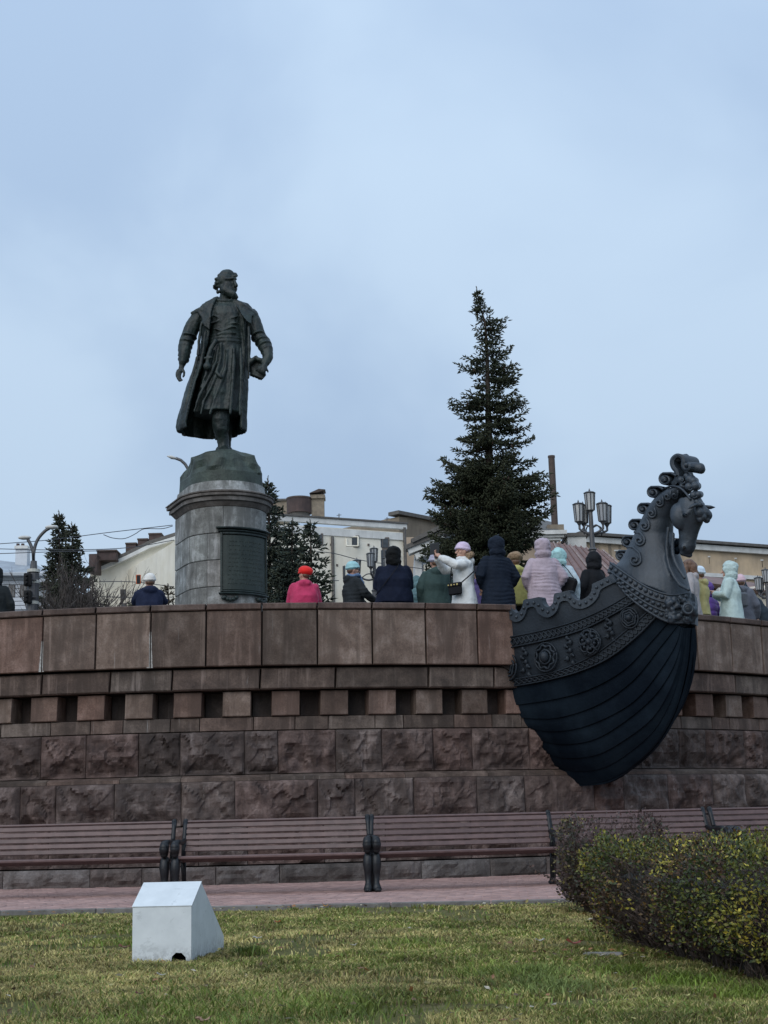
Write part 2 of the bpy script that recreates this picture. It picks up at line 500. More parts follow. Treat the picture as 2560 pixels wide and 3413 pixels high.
pave = tag(put('paving', np.array([tuple(kpt(t, o, -.012)) for o in (.06, 11.5) for t in (-8, 18)]), np.array([(0, 1, 3, 2)]), M['bed']), kind='structure')
m, nt, b = nodes_of('paver_brick')
p = pos(nt)
n1 = noise_node(nt, p, 1.3, 5, .6)
n3 = noise_node(nt, scaled(nt, p, (5, 10, 1)), 1.0, 1)
r1 = ramp(nt, n1.outputs['Fac'], [(.3, (.30, .185, .165)), (.7, (.42, .275, .245))])
r2 = ramp(nt, n3.outputs['Fac'], [(.3, .75), (.7, 1.25)])
c = mixc(nt, 1, r1.outputs['Color'], r2.outputs['Color'], 'MULTIPLY')
dw = noise_node(nt, scaled(nt, p, (1, 1, 1)), 5, 5, .7)
rd = ramp(nt, dw.outputs['Fac'], [(.5, 0), (.75, .45)])
c = mixc(nt, rd.outputs['Color'], c, (.20, .15, .13))
nt.links.new(c, b.inputs['Base Color']); b.inputs['Roughness'].default_value = .7
bump(nt, b, noise_node(nt, p, 60, 3).outputs['Fac'], .3, .01)
M['paver'] = m
# pavers in running bond, the first rows one by one, the rest joined
def paver_block(mb, t, o, w=.193, d=.094):
    z = .004 + random.uniform(-.004, .003)
    c4 = [kpt(t + a * w, o + b_ * d, 0) for a, b_ in ((0, 0), (1, 0), (1, 1), (0, 1))]
    lo = [q + Vector((0, 0, -.02)) for q in c4]
    cc = sum(c4, Vector()) / 4
    hi = [q.lerp(cc, .045) + Vector((0, 0, z)) for q in c4]
    mid = [q + Vector((0, 0, z - .005)) for q in c4]
    return lo + mid + hi
BF = [(0, 1, 5, 4), (1, 2, 6, 5), (2, 3, 7, 6), (3, 0, 4, 7), (4, 5, 9, 8), (5, 6, 10, 9), (6, 7, 11, 10), (7, 4, 8, 11), (8, 9, 10, 11)]
pv, pf, single = [], [], 0
row = 0; o_ = .09
while o_ < 8.2:
    t = -3.4 + (.1 if row % 2 else 0)
    while t < 10.6:
        if row < 6 and -.2 < t < 8.9 and single < 299:
            put('paver', np.array([tuple(q) for q in paver_block(None, t, o_)]), BF, M['paver'], pave); single += 1
        else:
            q = paver_block(None, t, o_); n = len(pv); pv += q; pf += [tuple(i + n for i in g) for g in BF]
        t += .2
    o_ += .1; row += 1
put('paver_field', pv, np.array(pf), M['paver'], pave, kind='stuff')
# kerb stones
kerb = thing('kerb', tuple(kpt(0, 0, 0)), 'thin grey concrete kerb between the lawn and the red paving', 'kerb')
t = -2.0
while t < 11.5:
    mb = MB(); L = 1.0
    a = kpt(t + L / 2, .02, .0 + .012); ang = math.atan2(kd.y, kd.x)
    mb.cbox((a.x, a.y, -.03 + .012), (L - .01, .075, .11 + (.03 if t > 5.4 else 0)), .008, Matrix.Rotation(ang, 3, 'Z'))
    mb.put('kerb_stone', M['kerb'], kerb); t += L
# upper square
ths = np.linspace(-1.45, 1.45, 60)
fr_ = [Vector((-150, 34.0, ZP))] + [wp(th, WR - .62, ZP) for th in ths] + [Vector((150, 34.0, ZP))]
pv = fr_ + [Vector((q.x, q.y, -.03)) for q in fr_] + [Vector((x, 250, ZP)) for x in [-230] + list(np.linspace(-150, 150, 60)) + [230]]
pf = [(i, i + 1, 124 + i + 1, 124 + i) for i in range(61)] + [(62 + i, 62 + i + 1, i + 1, i) for i in range(61)]
tag(put('plaza_ground', pv, pf, M['asphalt']), kind='structure')

# ------------------------------------------------------------------ retaining wall
wall = thing('retaining_wall', tuple(wp(0, WR, 0)), 'tall curved wall of brown granite blocks with a panelled parapet, dark square blocks below it', 'wall')
GAP0, GAP1 = math.asin(.338), math.asin(.475)          # the boat breaks through the parapet here
def seg_block(mb, t0, t1, z0, z1, ro, ri, b=.01, g=.006):
    """chamfered stone between two angles"""
    dg = g / WR; t0 += dg; t1 -= dg; z0 += g; z1 -= g; db = b / WR
    n = max(1, int((t1 - t0) * WR / .36)); V = []
    for i in range(n + 1):
        u = i / n; th = t0 + (t1 - t0) * u; tf_ = th + (db if i == 0 else (-db if i == n else 0))
        V += [wp(th, ri, z0), wp(th, ro - b, z0), wp(tf_, ro, z0 + b), wp(tf_, ro, z1 - b), wp(th, ro - b, z1), wp(th, ri, z1)]
    F = []
    for i in range(n):
        for j in range(6):
            k = (j + 1) % 6; F.append((i * 6 + j, (i + 1) * 6 + j, (i + 1) * 6 + k, i * 6 + k))
    F += [(0, 1, 2, 3, 4, 5)[::1], tuple(n * 6 + j for j in (5, 4, 3, 2, 1, 0))]
    mb.add(V, F)
def rows(name, z0, z1, ro, ri, start, widths, t_lo, t_hi, mat, fn=None, gaps=(), g=.006, b=.01, jit=0):
    t = start; k = 0
    while t > t_lo: t -= widths[0] / WR
    while t < t_hi:
        w = widths[k % len(widths)] / WR; k += 1
        t1 = t + w
        segs = [(t, t1)]
        for (a, c_) in gaps:
            n = []
            for (u, v) in segs:
                if v <= a or u >= c_: n.append((u, v)); continue
                if u < a - .006: n.append((u, a))
                if v > c_ + .006: n.append((c_, v))
            segs = n
        for (u, v) in segs:
            if fn: fn(u, v)
            else:
                mb = MB(); seg_block(mb, u, v, z0, z1, ro + random.uniform(-jit, jit), ri, b, g); mb.put(name, mat, wall)
        t = t1
TL, TH = -.98, 1.30
gp = [(GAP0, GAP1)]
rows('coping_stone', 3.955, 4.06, WR + .115, WR - .34, .0722, [.82], TL, TH, M['coping'], gaps=gp, g=.005, b=.014, jit=.004)
rows('parapet_panel', 3.12, 3.955, WR + .085, WR - .30, .0722, [.82], TL, TH, M['panel'], gaps=gp, g=.0065, b=.012, jit=.004)
rows('ledge_stone', 2.78, 3.10, WR + .0, WR - .30, .02, [1.42, 1.05, .93, 1.3, 1.12], TL, TH, M['ledge'], gaps=[(GAP0 + .02, GAP1)], g=.004, b=.02, jit=.006)
# dentils
t = TL; k0 = .0
while t < TH:
    tc = .0455 + round((t - .0455) / .0507) * .0507
    if not (GAP0 + .035 < tc < GAP1 - .0):
        mb = MB(); seg_block(mb, tc - .0148, tc + .0148, 2.40, 2.765, WR - .10, WR - .5, .012, .0); mb.put('dentil_block', M['panel'], wall)
    t += .0507
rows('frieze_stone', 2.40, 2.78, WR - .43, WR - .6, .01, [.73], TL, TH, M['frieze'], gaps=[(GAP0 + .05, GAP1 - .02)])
rows('band_stone', 2.19, 2.39, WR - .14, WR - .5, .03, [.62, .5, .71, .44, .8], TL, TH, M['ledge'], g=.003, b=.006, jit=.004)
def rough_stone(z0, z1, ro, depth, name='rough_stone', mt='rough', nx=30, nz=18, amp=.085):
    def fn(t0, t1):
        g = .005; dg = g / WR; a0 = t0 + dg; a1 = t1 - dg; b0 = z0 + g; b1 = z1 - g
        U = np.linspace(0, 1, nx); V = np.linspace(0, 1, nz)
        pts = []; seed = random.uniform(0, 40)
        for v in V:
            for u in U:
                pts.append((u, v))
        q = np.array(pts); th = a0 + (a1 - a0) * q[:, 0]; z = b0 + (b1 - b0) * q[:, 1]
        w3 = np.stack([th * WR + seed, z + seed * .7, np.full(len(q), seed)], 1)
        edge = np.minimum(np.minimum(q[:, 0], 1 - q[:, 0]) * (t1 - t0) * WR / .10, np.minimum(q[:, 1], 1 - q[:, 1]) * (z1 - z0) / .07)
        edge = np.clip(edge, 0, 1) ** .6
        K = 13; sd_ = rng.random((K, 2)) * np.array([(t1 - t0) * WR, z1 - z0]); hh = rng.normal(0, .6, K); gr_ = rng.normal(0, 2.2, (K, 2))
        xy = np.stack([q[:, 0] * (t1 - t0) * WR, q[:, 1] * (z1 - z0)], 1); xy = xy + .035 * np.stack([vnoise(w3, 7), vnoise(w3 + 4, 7)], 1)
        dd_ = ((xy[:, None, :] - sd_[None]) ** 2).sum(2); ki = dd_.argmin(1); fac = np.clip(hh[ki] + ((xy - sd_[ki]) * gr_[ki]).sum(1), -1, 1)
        n = fbm(w3, 2.6, 4) * .55 + fac * .42; rid = 1 - np.abs(fbm(w3 + 9, 3.1, 3)) * 2.2
        low = np.clip((0.42 - q[:, 1]) / .42, 0, 1)
        h = edge * (.035 + amp * .95 * n + amp * .4 * rid) - edge * low * amp * 1.5 * np.clip(.5 + fbm(w3 + 5, 2.4, 2) * 2.6, 0, 1.4)
        h = h + edge * .03 * vnoise(w3, 13)
        r_ = ro + h
        X = WC.x + r_ * np.sin(th); Y = WC.y - r_ * np.cos(th)
        v3 = np.stack([X, Y, z], 1)
        f = [(j * nx + i, j * nx + i + 1, (j + 1) * nx + i + 1, (j + 1) * nx + i) for j in range(nz - 1) for i in range(nx - 1)]
        n0 = len(v3)
        back = np.array([tuple(wp(a, ro - depth, zz)) for a, zz in ((a0, b0), (a1, b0), (a1, b1), (a0, b1))])
        v3 = np.vstack([v3, back])
        bot = list(range(nx)); top = [(nz - 1) * nx + i for i in range(nx)]
        lef = [j * nx for j in range(nz)]; rig = [j * nx + nx - 1 for j in range(nz)]
        f += [tuple(bot[::-1] + [n0, n0 + 1]), tuple(top + [n0 + 2, n0 + 3]), tuple(lef + [n0 + 3, n0]), tuple(rig[::-1] + [n0 + 1, n0 + 2])]
        put(name, v3, f, M[mt], wall)
    return fn
rows('r', 1.56, 2.185, 0, 0, -.09, [.80, .62, .95, .50, .86, .7], TL, TH, None, fn=rough_stone(1.555, 2.185, WR - .13, .3))
# sloping weathered offset on top of the second course
def slope(t0, t1):
    g = .004 / WR; a0 = t0 + g; a1 = t1 - g
    q = [wp(a0, WR - .12, 1.548), wp(a1, WR - .12, 1.548), wp(a0, WR + .0, 1.505), wp(a1, WR + .0, 1.505), wp(a0, WR + .0, 1.46), wp(a1, WR + .0, 1.46),
         wp(a0, WR - .3, 1.46), wp(a1, WR - .3, 1.46), wp(a0, WR - .3, 1.548), wp(a1, WR - .3, 1.548)]
    put('offset_stone', np.array([tuple(x) for x in q]), [(0, 2, 3, 1), (2, 4, 5, 3), (4, 6, 7, 5), (8, 0, 1, 9), (6, 8, 9, 7), (0, 8, 6, 4, 2), (1, 3, 5, 7, 9)], M['ledge'], wall)
rows('r', 0, 0, 0, 0, .01, [.9, 1.3, 1.1], TL, TH, None, fn=slope)
rows('r', .83, 1.46, 0, 0, -.04, [.98, .78, 1.2, .55, .88], TL, TH, None, fn=rough_stone(.83, 1.46, WR + .0, .3, amp=.09))
rows('r', .27, .82, 0, 0, .015, [1.1, .9, 1.3, .7], TL, TH, None, fn=rough_stone(.27, .82, WR + .04, .3, amp=.07, nx=16, nz=10))
rows('r', .0, .26, 0, 0, -.03, [1.3, .75, 1.05, .9], TL, TH, None, fn=rough_stone(-.02, .26, WR + .12, .3, name='plinth_stone', mt='plinth', nx=16, nz=6, amp=.03))
# pale lime run-off below two parapet joints
M['lime'] = mat_simple('lime_deposit', (.42, .42, .40), (.22, .20, .19), scale=26, rough=.95, bmp=.6)
for k, (th0, z_top, wb) in enumerate(((.0722 - .82 / WR * 4, 3.58, .075), (.0722 - .82 / WR * 2, 3.66, .095))):
    rs = random.Random(k)
    for sd in (-1, 1):
        L = []; n = 9
        for i in range(n):
            t = i / (n - 1); z = z_top + (3.125 - z_top) * t; w = .004 + wb * (.55 if sd > 0 else 1) * t * .5 * rs.uniform(.75, 1.15)
            L.append((wp(th0 + sd * .008 / WR, WR + .0875, z), wp(th0 + sd * (.008 + w) / WR, WR + .0875, z)))
        v_ = [q for pr_ in L for q in pr_]; v_ += [q + Vector((0, .004, 0)) for q in v_]
        m_ = 2 * n
        f_ = [(2 * i, 2 * i + 1, 2 * i + 3, 2 * i + 2) for i in range(n - 1)] + [(m_ + 2 * i, m_ + 2 * i + 2, m_ + 2 * i + 3, m_ + 2 * i + 1) for i in range(n - 1)]
        f_ += [(2 * i, 2 * i + 2, m_ + 2 * i + 2, m_ + 2 * i) for i in range(n - 1)] + [(2 * i + 1, m_ + 2 * i + 1, m_ + 2 * i + 3, 2 * i + 3) for i in range(n - 1)]
        put('lime_streak', v_, f_, M['lime'], wall)
# dark core behind the joints
cv, cf = [], []
prof = [(WR - .0, -.02), (WR - .20, .26), (WR - .26, 1.46), (WR - .27, 1.5), (WR - .34, 2.17), (WR - .30, 2.20), (WR - .30, 2.38), (WR - .47, 2.4), (WR - .47, 2.765), (WR - .12, 2.79), (WR - .10, 3.115), (WR + .03, 3.13), (WR + .03, 3.94), (WR - .25, 3.95), (WR - .25, 3.4)]
ths = [x for x in np.linspace(TL, TH, 90)]
for th in ths:
    ingap = GAP0 - .001 < th < GAP1
    for (r_, z) in prof: cv.append(wp(th, r_, min(z, 2.9) if ingap else z))
k = len(prof)
for i in range(len(ths) - 1):
    for j in range(k - 1): cf.append((i * k + j, (i + 1) * k + j, (i + 1) * k + j + 1, i * k + j + 1))
put('wall_core', cv, cf, M['mortar'], wall)

# ------------------------------------------------------------------ benches
M['slat'] = mat_simple('bench_slat_paint', (.135, .085, .08), (.095, .06, .058), scale=9, rough=.48, bmp=.3, bscale=50, bdist=.004, rand=.12, spec=.5)
def make_bench(L):
    root = thing('park_bench', (0, 0, 0), 'x', 'bench', 'long slatted benches along the wall')
    # local frame: front edge faces -Y, length along X
    for k in range(5):
        y = .02 + k * .088
        mb = MB(); mb.cbox((0, y + .035, .455 - .012 * k), (L - .06, .076, .034), .008, Matrix.Rotation(R(4), 3, 'X')); mb.put('seat_slat', M['slat'], root, local=True)
    for k in range(6):
        z = .545 + k * .0725; y = .475 + (z - .5) * .30
        h = .057 if k < 5 else .032
        mb = MB(); mb.cbox((random.uniform(-.004, .004), y, z - (0 if k < 5 else .022)), (L - .06, .028, h), .006, Matrix.Rotation(R(-16) if k < 5 else R(60), 3, 'X')); mb.put('back_slat', M['slat'], root, local=True)
    for s in (-1, 1):
        x = s * (L / 2 - .045)
        mb = MB()
        # front leg with a bulging calf and paw foot
        mb.tube([(x, .02, .01), (x, .0, .04), (x, .03, .08), (x, .045, .12), (x, .03, .24), (x, .02, .33), (x, .03, .40), (x, .05, .46)], [.05, .055, .042, .036, .048, .060, .055, .045], 12)
        mb.ell((x, -.015, .03), (.045, .06, .032), seg=12)
        for q in (-.022, 0, .022): mb.ell((x + q, -.06, .022), (.014, .025, .018), seg=8, rings=6)
        mb.tube([(x, .03, .43), (x, .25, .42), (x, .47, .40)], [.032, .028, .03], 8)
        mb.tube([(x, .46, .42), (x, .50, .25), (x, .52, .08), (x, .56, .02)], [.035, .03, .028, .036], 10)
        mb.ell((x, .55, .025), (.045, .07, .03), seg=10)
        o = mb.put('end_frame', M['bench_iron'], root, smooth=True, local=True)
        mb = MB()
        mb.caps([(x, .0, .50), (x, -.005, .56), (x, .02, .615)], [.048, .058, .052], 12)
        mb.ell((x, -.03, .585), (.044, .03, .05), seg=12)
        mb.tube([(x, .03, .63), (x, .2, .645), (x, .40, .63), (x, .52, .66)], [.038, .03, .028, .03], 10)
        mb.tube([(x, .03, .44), (x, .02, .5), (x, .01, .55)], [.03, .03, .035], 8)
        mb.put('armrest', M['bench_iron'], root, smooth=True, local=True)
        mb = MB()
        mb.caps([(x - s * .0, .47, .42), (x, .50, .60), (x, .565, .80), (x, .60, .895)], [.03, .027, .027, .033], 10)
        mb.put('back_post', M['bench_iron'], root, smooth=True, local=True)
    return root
def copy_tree(o, parent=None):
    c = o.copy(); col.objects.link(c); c.parent = parent
    for ch in list(o.children): copy_tree(ch, c)
    ORG[c.name] = ORG.get(o.name, Vector())
    return c
b_lab = ['slatted bench, leftmost of the row, cut by the left edge of the photo',
         'reddish brown slatted bench standing behind the pale grey box on the lawn',
         'reddish brown slatted bench in full view between the grey box and the hedge',
         'reddish brown slatted bench with seat hidden behind the hedge under the boat',
         'reddish brown slatted bench behind the hedge at the right edge, rightmost of the row']
b_px = [(-110, 552, 18.35, 18.2), (562, 1212, 18.15, 17.95), (1216, 1846, 17.95, 18.4), (1850, 2385, 18.45, 19.3), (2392, 2930, 19.35, 20.4)]
proto = None
for lab, (x0, x1, y0, y1) in zip(b_lab, b_px):
    a = Vector(((x0 - 1280) / FPX * y0, y0, 0)); c = Vector(((x1 - 1280) / FPX * y1, y1, 0))
    if proto is None: proto = make_bench(2.36); o = proto
    else: o = copy_tree(proto)
    d = c - a; o.location = (a + c) / 2; o.rotation_euler = (0, 0, math.atan2(d.y, d.x)); o.scale = (d.length / 2.36, 1, 1)
    o['label'] = lab

# ------------------------------------------------------------------ pale box on the lawn (floodlight housing)
m, nt, b = nodes_of('box_paint')
p = pos(nt)
n1 = noise_node(nt, p, 9, 5, .6)
r1 = ramp(nt, n1.outputs['Fac'], [(.3, (.57, .61, .63)), (.7, (.67, .71, .73))])
c = r1.outputs['Color']
sx = N(nt, 'ShaderNodeSeparateXYZ'); nt.links.new(p, sx.inputs[0])
mr = N(nt, 'ShaderNodeMapRange'); mr.inputs['From Min'].default_value = .0; mr.inputs['From Max'].default_value = .12; mr.inputs['To Min'].default_value = 1; mr.inputs['To Max'].default_value = 0
nt.links.new(sx.outputs['Z'], mr.inputs['Value'])
n2 = noise_node(nt, scaled(nt, p, (1, 1, 1)), 26, 6, .75)
mm = N(nt, 'ShaderNodeMath', operation='MULTIPLY'); nt.links.new(mr.outputs[0], mm.inputs[0])
rr = ramp(nt, n2.outputs['Fac'], [(.42, 0), (.62, .9)]); nt.links.new(rr.outputs['Color'], mm.inputs[1])
c = mixc(nt, mm.outputs[0], c, (.20, .21, .22))
n3 = noise_node(nt, scaled(nt, p, (9, 9, 14)), 1.0, 5, .7, .6)
r3 = ramp(nt, n3.outputs['Fac'], [(.60, 0), (.64, .38)])
c = mixc(nt, r3.outputs['Color'], c, (.40, .43, .44))
nt.links.new(c, b.inputs['Base Color']); b.inputs['Roughness'].default_value = .42
M['box'] = m
M['black'] = mat_simple('black_hole', (.008, .008, .009), rough=.9)
bA = PZ(440, 3213, 0); bB = PZ(637, 3209, 0); bC = PZ(746, 3163, 0)
ux = (bB - bA); uw = ux.length; ux.normalize(); uy = (bC - bB); ud = uy.length; uy.normalize()
box = thing('floodlight_box', tuple(bA), 'pale grey painted metal box with a sloping top standing on the lawn', 'box')
prof = [(0, .0), (0, .345), (.27, .478), (ud, .085), (ud, .0)]
mb = MB()
TH_ = .004
def bp(a, d, z): return bA + ux * a + uy * d + Vector((0, 0, z))
# outer sheet metal panels, each its own
def panel(name, pts):
    n = (pts[1] - pts[0]).cross(pts[2] - pts[0]).normalized() * -.006
    q = MB(); q.prism([p_ for p_ in pts], n); return q.put(name, M['box'], box)
W = uw
panel('front_panel', [bp(0, 0, .008), bp(W - .125, 0, .008), bp(W - .12, 0, .04), bp(W - .095, 0, .062), bp(W - .06, 0, .06), bp(W - .035, 0, .035), bp(W - .03, 0, .008), bp(W, 0, .008), bp(W, 0, .343), bp(0, 0, .343)])
panel('top_panel', [bp(-.004, -.004, .345), bp(W + .004, -.004, .345), bp(W + .004, .27, .481), bp(-.004, .27, .481)])
panel('rear_panel', [bp(0, .27, .478), bp(W, .27, .478), bp(W, ud, .087), bp(0, ud, .087)])
panel('back_panel', [bp(0, ud, .085), bp(W, ud, .085), bp(W, ud, .0), bp(0, ud, .0)])
panel('side_panel', [bp(W, 0, .008)] + [bp(W, d, z) for d, z in ((ud, .0), (ud, .085), (.27, .476), (0, .343))])
panel('side_panel', [bp(0, d, z) for d, z in ((0, .343), (.27, .476), (ud, .085), (ud, 0))] + [bp(0, 0, .008)])
q = MB(); q.box(bp(W / 2, ud / 2, .005), (W * .9, ud * .9, .01), Matrix.Rotation(math.atan2(ux.y, ux.x), 3, 'Z')); q.put('base_plate', M['kerb'], box)
# ------------------------------------------------------------------ pedestal
PC = Vector((-3.735, 33.2, 0)); PTH = R(24); PR = .955; PL = .95
pa = Vector((math.cos(PTH), math.sin(PTH), 0))       # across
pd = Vector((math.sin(PTH), -math.cos(PTH), 0))      # towards the front
def dshape(r, L, nseg=40):
    """plan outline as (point, outward normal) from the back-left corner round the front to the back-right corner"""
    out = []
    for t in np.linspace(0, 1, 8, endpoint=False): out.append((PC - pa * r - pd * (L * (1 - t)), -pa))
    for k in range(nseg + 1):
        a = PI * k / nseg
        d = -pa * math.cos(a) + pd * math.sin(a)
        out.append((PC + d * r, d))
    for t in np.linspace(0, 1, 9)[1:]: out.append((PC + pa * r - pd * (L * t), pa))
    return out
def ring(r, L, z, n=40): return [Vector((p.x, p.y, z)) for p, _ in dshape(r, L, n)]
YF = 32.35
zb = [zat(735, y, YF) for y in (1692, 1779, 1868, 1957)]
ped = thing('statue_pedestal', (PC.x, PC.y, ZP), 'tall round fronted pedestal of weathered grey stone blocks under the standing statue', 'pedestal')
# arclength table
out = dshape(PR, PL, 80)
arc = [0]
for i in range(1, len(out)): arc.append(arc[-1] + (out[i][0] - out[i - 1][0]).length)
TOT = arc[-1]
def parc(s, off):
    s = min(max(s, 0), TOT)
    i = min(max(int(np.searchsorted(arc, s)) - 1, 0), len(arc) - 2)
    t = (s - arc[i]) / (arc[i + 1] - arc[i])
    p_ = out[i][0].lerp(out[i + 1][0], t); n_ = out[i][1].lerp(out[i + 1][1], t).normalized()
    return p_ + n_ * off
def curved_slab(name, s0, s1, z0, z1, off0, off1, mat, parent, g=.006, n=None, bev=.012, label=None):
    s0 += g; s1 -= g; z0 += g; z1 -= g
    n = n or max(2, int((s1 - s0) / .09) + 1)
    rings = []
    for s in np.linspace(s0, s1, n + 1):
        e = bev
        pts = [(off0, z0), (off1 - e, z0), (off1, z0 + e), (off1, z1 - e), (off1 - e, z1), (off0, z1)]
        rings.append([parc(s, o_) + Vector((0, 0, z_)) for o_, z_ in pts])
    return MB().loft(rings).put(name, mat, parent, label=label)
zz = [zb[0] + .02] + zb[1:] + [zb[3] - .62, ZP - .02]
joints = [[.0, .80, 2.1, 3.4, TOT], [.0, .62, 1.15, 1.72, 3.0, 3.9, TOT], [.0, .95, 1.72, 3.1, TOT], [.0, .62, 1.72, 3.1, 3.9, TOT], [0, .9, 2.1, 3.3, TOT]]
for k in range(len(zz) - 1):
    for a, c_ in zip(joints[k][:-1], joints[k][1:]):
        curved_slab('stone_block', a, c_, zz[k + 1], zz[k], -.25, random.uniform(-.004, .004), M['grey'], ped)
mb = MB(); mb.loft([ring(PR - .03, PL - .03, ZP), ring(PR - .03, PL - .03, zb[0] + .3)]); mb.put('core', M['mortar'], ped)
# cornice mouldings
def moulding(name, prof, mat):
    n = 36; rings = [ring(PR + o_, PL + o_, z_, n) for o_, z_ in prof]
    mb = MB(); mb.loft(rings); mb.put(name, mat, ped)
zc = zb[0] + .02; h = (zat(735, 1642, YF) - zc)
moulding('cornice_moulding', [(.0, zc + .003), (.02, zc + .03), (.07, zc + .10), (.085, zc + .11)], M['cornice'])
moulding('cornice_moulding', [(.06, zc + .112), (.12, zc + .125), (.125, zc + .2), (.11, zc + .215)], M['cornice'])
moulding('cornice_moulding', [(.10, zc + .217), (.17, zc + .235), (.175, zc + .29), (.15, zc + .3)], M['cornice'])
moulding('cornice_moulding', [(.13, zc + .302), (.19, zc + .31), (.195, zc + .335), (.12, zc + .37), (.04, zc + .375)], M['cornice'])
ztop = zat(735, 1606, YF) + .02
moulding('neck_stone', [(.02, zc + .377), (-.01, zc + .42), (-.04, ztop), (-.2, ztop)], M['grey'])
# plaque
def s_at(px, py, r=PR):                                   # arclength seen at a pixel
    best = None
    for i in range(8, 8 + 81):
        q = out[i][0]; qx = 1280 + FPX * q.x / q.y * 1.0
        dd = CM.transposed() @ (Vector((q.x, q.y, zat(px, py, q.y))) - CAM)
        sx_ = 1280 + FPX * dd.x / -dd.z
        if out[i][1].dot(Vector((0, -1, 0))) < -.1: continue
        if best is None or abs(sx_ - px) < best[0]: best = (abs(sx_ - px), arc[i])
    return best[1]
sa = s_at(733, 1880); sb_ = s_at(880, 1880)
zt = zat(806, 1775, YF); zl = zat(806, 1976, YF)
M['plaque'] = M['bronze_plaque']
plq = curved_slab('plaque', sa + .05, sb_ - .05, zl + .05, zt - .06, -.02, .055, M['bronze_plaque'], ped, label='dark green bronze plaque with worn raised lettering')
curved_slab('plaque_frame', sa, sa + .055, zl, zt, -.02, .085, M['bronze'], plq)
curved_slab('plaque_frame', sb_ - .055, sb_, zl, zt, -.02, .085, M['bronze'], plq)
curved_slab('plaque_frame', sa + .055, sb_ - .055, zl, zl + .055, -.02, .085, M['bronze'], plq)
curved_slab('plaque_frame', sa + .055, sb_ - .055, zt - .065, zt, -.02, .085, M['bronze'], plq)
curved_slab('plaque_cap', sa - .05, sb_ + .05, zt, zt + .06, -.02, .10, M['bronze'], plq, bev=.03)
curved_slab('plaque_cap', sa - .08, sb_ + .08, zt + .062, zt + .12, -.02, .14, M['bronze'], plq, bev=.02)
curved_slab('plaque_sill', sa - .03, sb_ + .03, zl - .05, zl, -.02, .12, M['bronze'], plq, bev=.02)
for s_ in (sa + .22, sb_ - .2):                            # scroll brackets below the sill
    mb = MB()
    for k in range(5):
        c_ = parc(s_ - .12 + .06 * k, .06); mb.ell((c_.x, c_.y, zl - .12 - .05 * math.sin(k / 4 * PI)), (.055, .055, .05), seg=10, rings=7)
    mb.ell(tuple(parc(s_ - .15, .07) + Vector((0, 0, zl - .13))), (.05, .05, .05)); mb.put('scroll_bracket', M['bronze'], plq, smooth=True)
for i in range(11):                                        # worn, unreadable relief lines
    z_ = zl + .16 + (zt - zl - .38) * (1 - i / 10.5)
    mb = MB(); s_ = sa + .16 + random.uniform(0, .05)
    end = sb_ - .16 - random.uniform(0, .12)
    while s_ < end:
        w_ = random.uniform(.03, .05)
        q = parc(s_, .055); q2 = parc(s_ + w_, .055)
        mb.tube([q + Vector((0, 0, z_)), q2 + Vector((0, 0, z_))], .007, 5)
        if random.random() < .7: mb.tube([q + Vector((0, 0, z_ - .025)), q + Vector((0, 0, z_ + .025))], .006, 5)
        s_ += w_ + random.choice([.02, .02, .06])
    mb.put('worn_line', M['bronze_plaque'], plq, kind='stuff')

# ------------------------------------------------------------------ statue
statue = thing('statue', tuple(PC + Vector((0, 0, ztop))), 'dark green bronze statue of a striding bearded man in long coat on the pedestal', 'statue')
YS = 33.2; UZ = 473.0
def S(zx, zy, d=0.0): return P(540 + zx / 3.252, 860 + zy / 3.252, YS - d)
# rock base
def rock_ring(r, L, z, seed, amp):
    o_ = []
    for p_, n_ in dshape(r, L, 48):
        q = Vector((p_.x, p_.y, z)); k = noise.noise(q * 2.3 + Vector((seed, 0, 0))) + .5 * noise.noise(q * 5)
        o_.append(q + n_ * k * amp + Vector((0, 0, noise.noise(q * 3 + Vector((0, seed, 0))) * amp * .9)))
    return o_
mb = MB(); zr = ztop
ztp = zat(735, 1512, YS)
H_ = ztp - zr
rr_ = [(PR - .07, PL - .07, 0, .0), (PR - .08, PL - .1, .30, .02), (PR - .10, PL - .12, .42, .12), (PR - .13, PL - .2, .62, .13), (PR - .20, PL - .3, .80, .14), (PR - .38, PL - .45, .93, .10), (PR - .68, PL - .75, 1.0, .05)]
for r_, L_, t_, a_ in rr_: mb.v += []
rings = [rock_ring(r_, L_, zr + H_ * t_, 3.0, a_) for r_, L_, t_, a_ in rr_]
mb.loft(rings); mb.put('rock_base', M['bronze_rock'], statue)

mb = MB()
def ringz(zy, xc, hw, hd, dc=0, n=72, fold=0, nf=9, ph=0, a0=None, a1=None, th=None):
    """ellipse ring at image height zy (zoom units), hw zoom units, hd metres; optional open C with thickness"""
    c_ = S(xc, zy, dc); w = hw / UZ
    pts = []
    rngA = np.linspace(0, 2 * PI, n, endpoint=False) if a0 is None else np.linspace(a0, a1, n)
    def pt(a, k=0):
        f_ = 1 + fold * (math.sin(nf * a + ph) * .6 + math.sin(nf * 1.7 * a + ph * 2.1 + 1) * .4)
        return Vector((c_.x + (w * f_ - k) * math.cos(a), c_.y - (hd * f_ - k) * math.sin(a), c_.z))
    if a0 is None: return [pt(a) for a in rngA]
    return [pt(a) for a in rngA] + [pt(a, th) for a in rngA[::-1]]
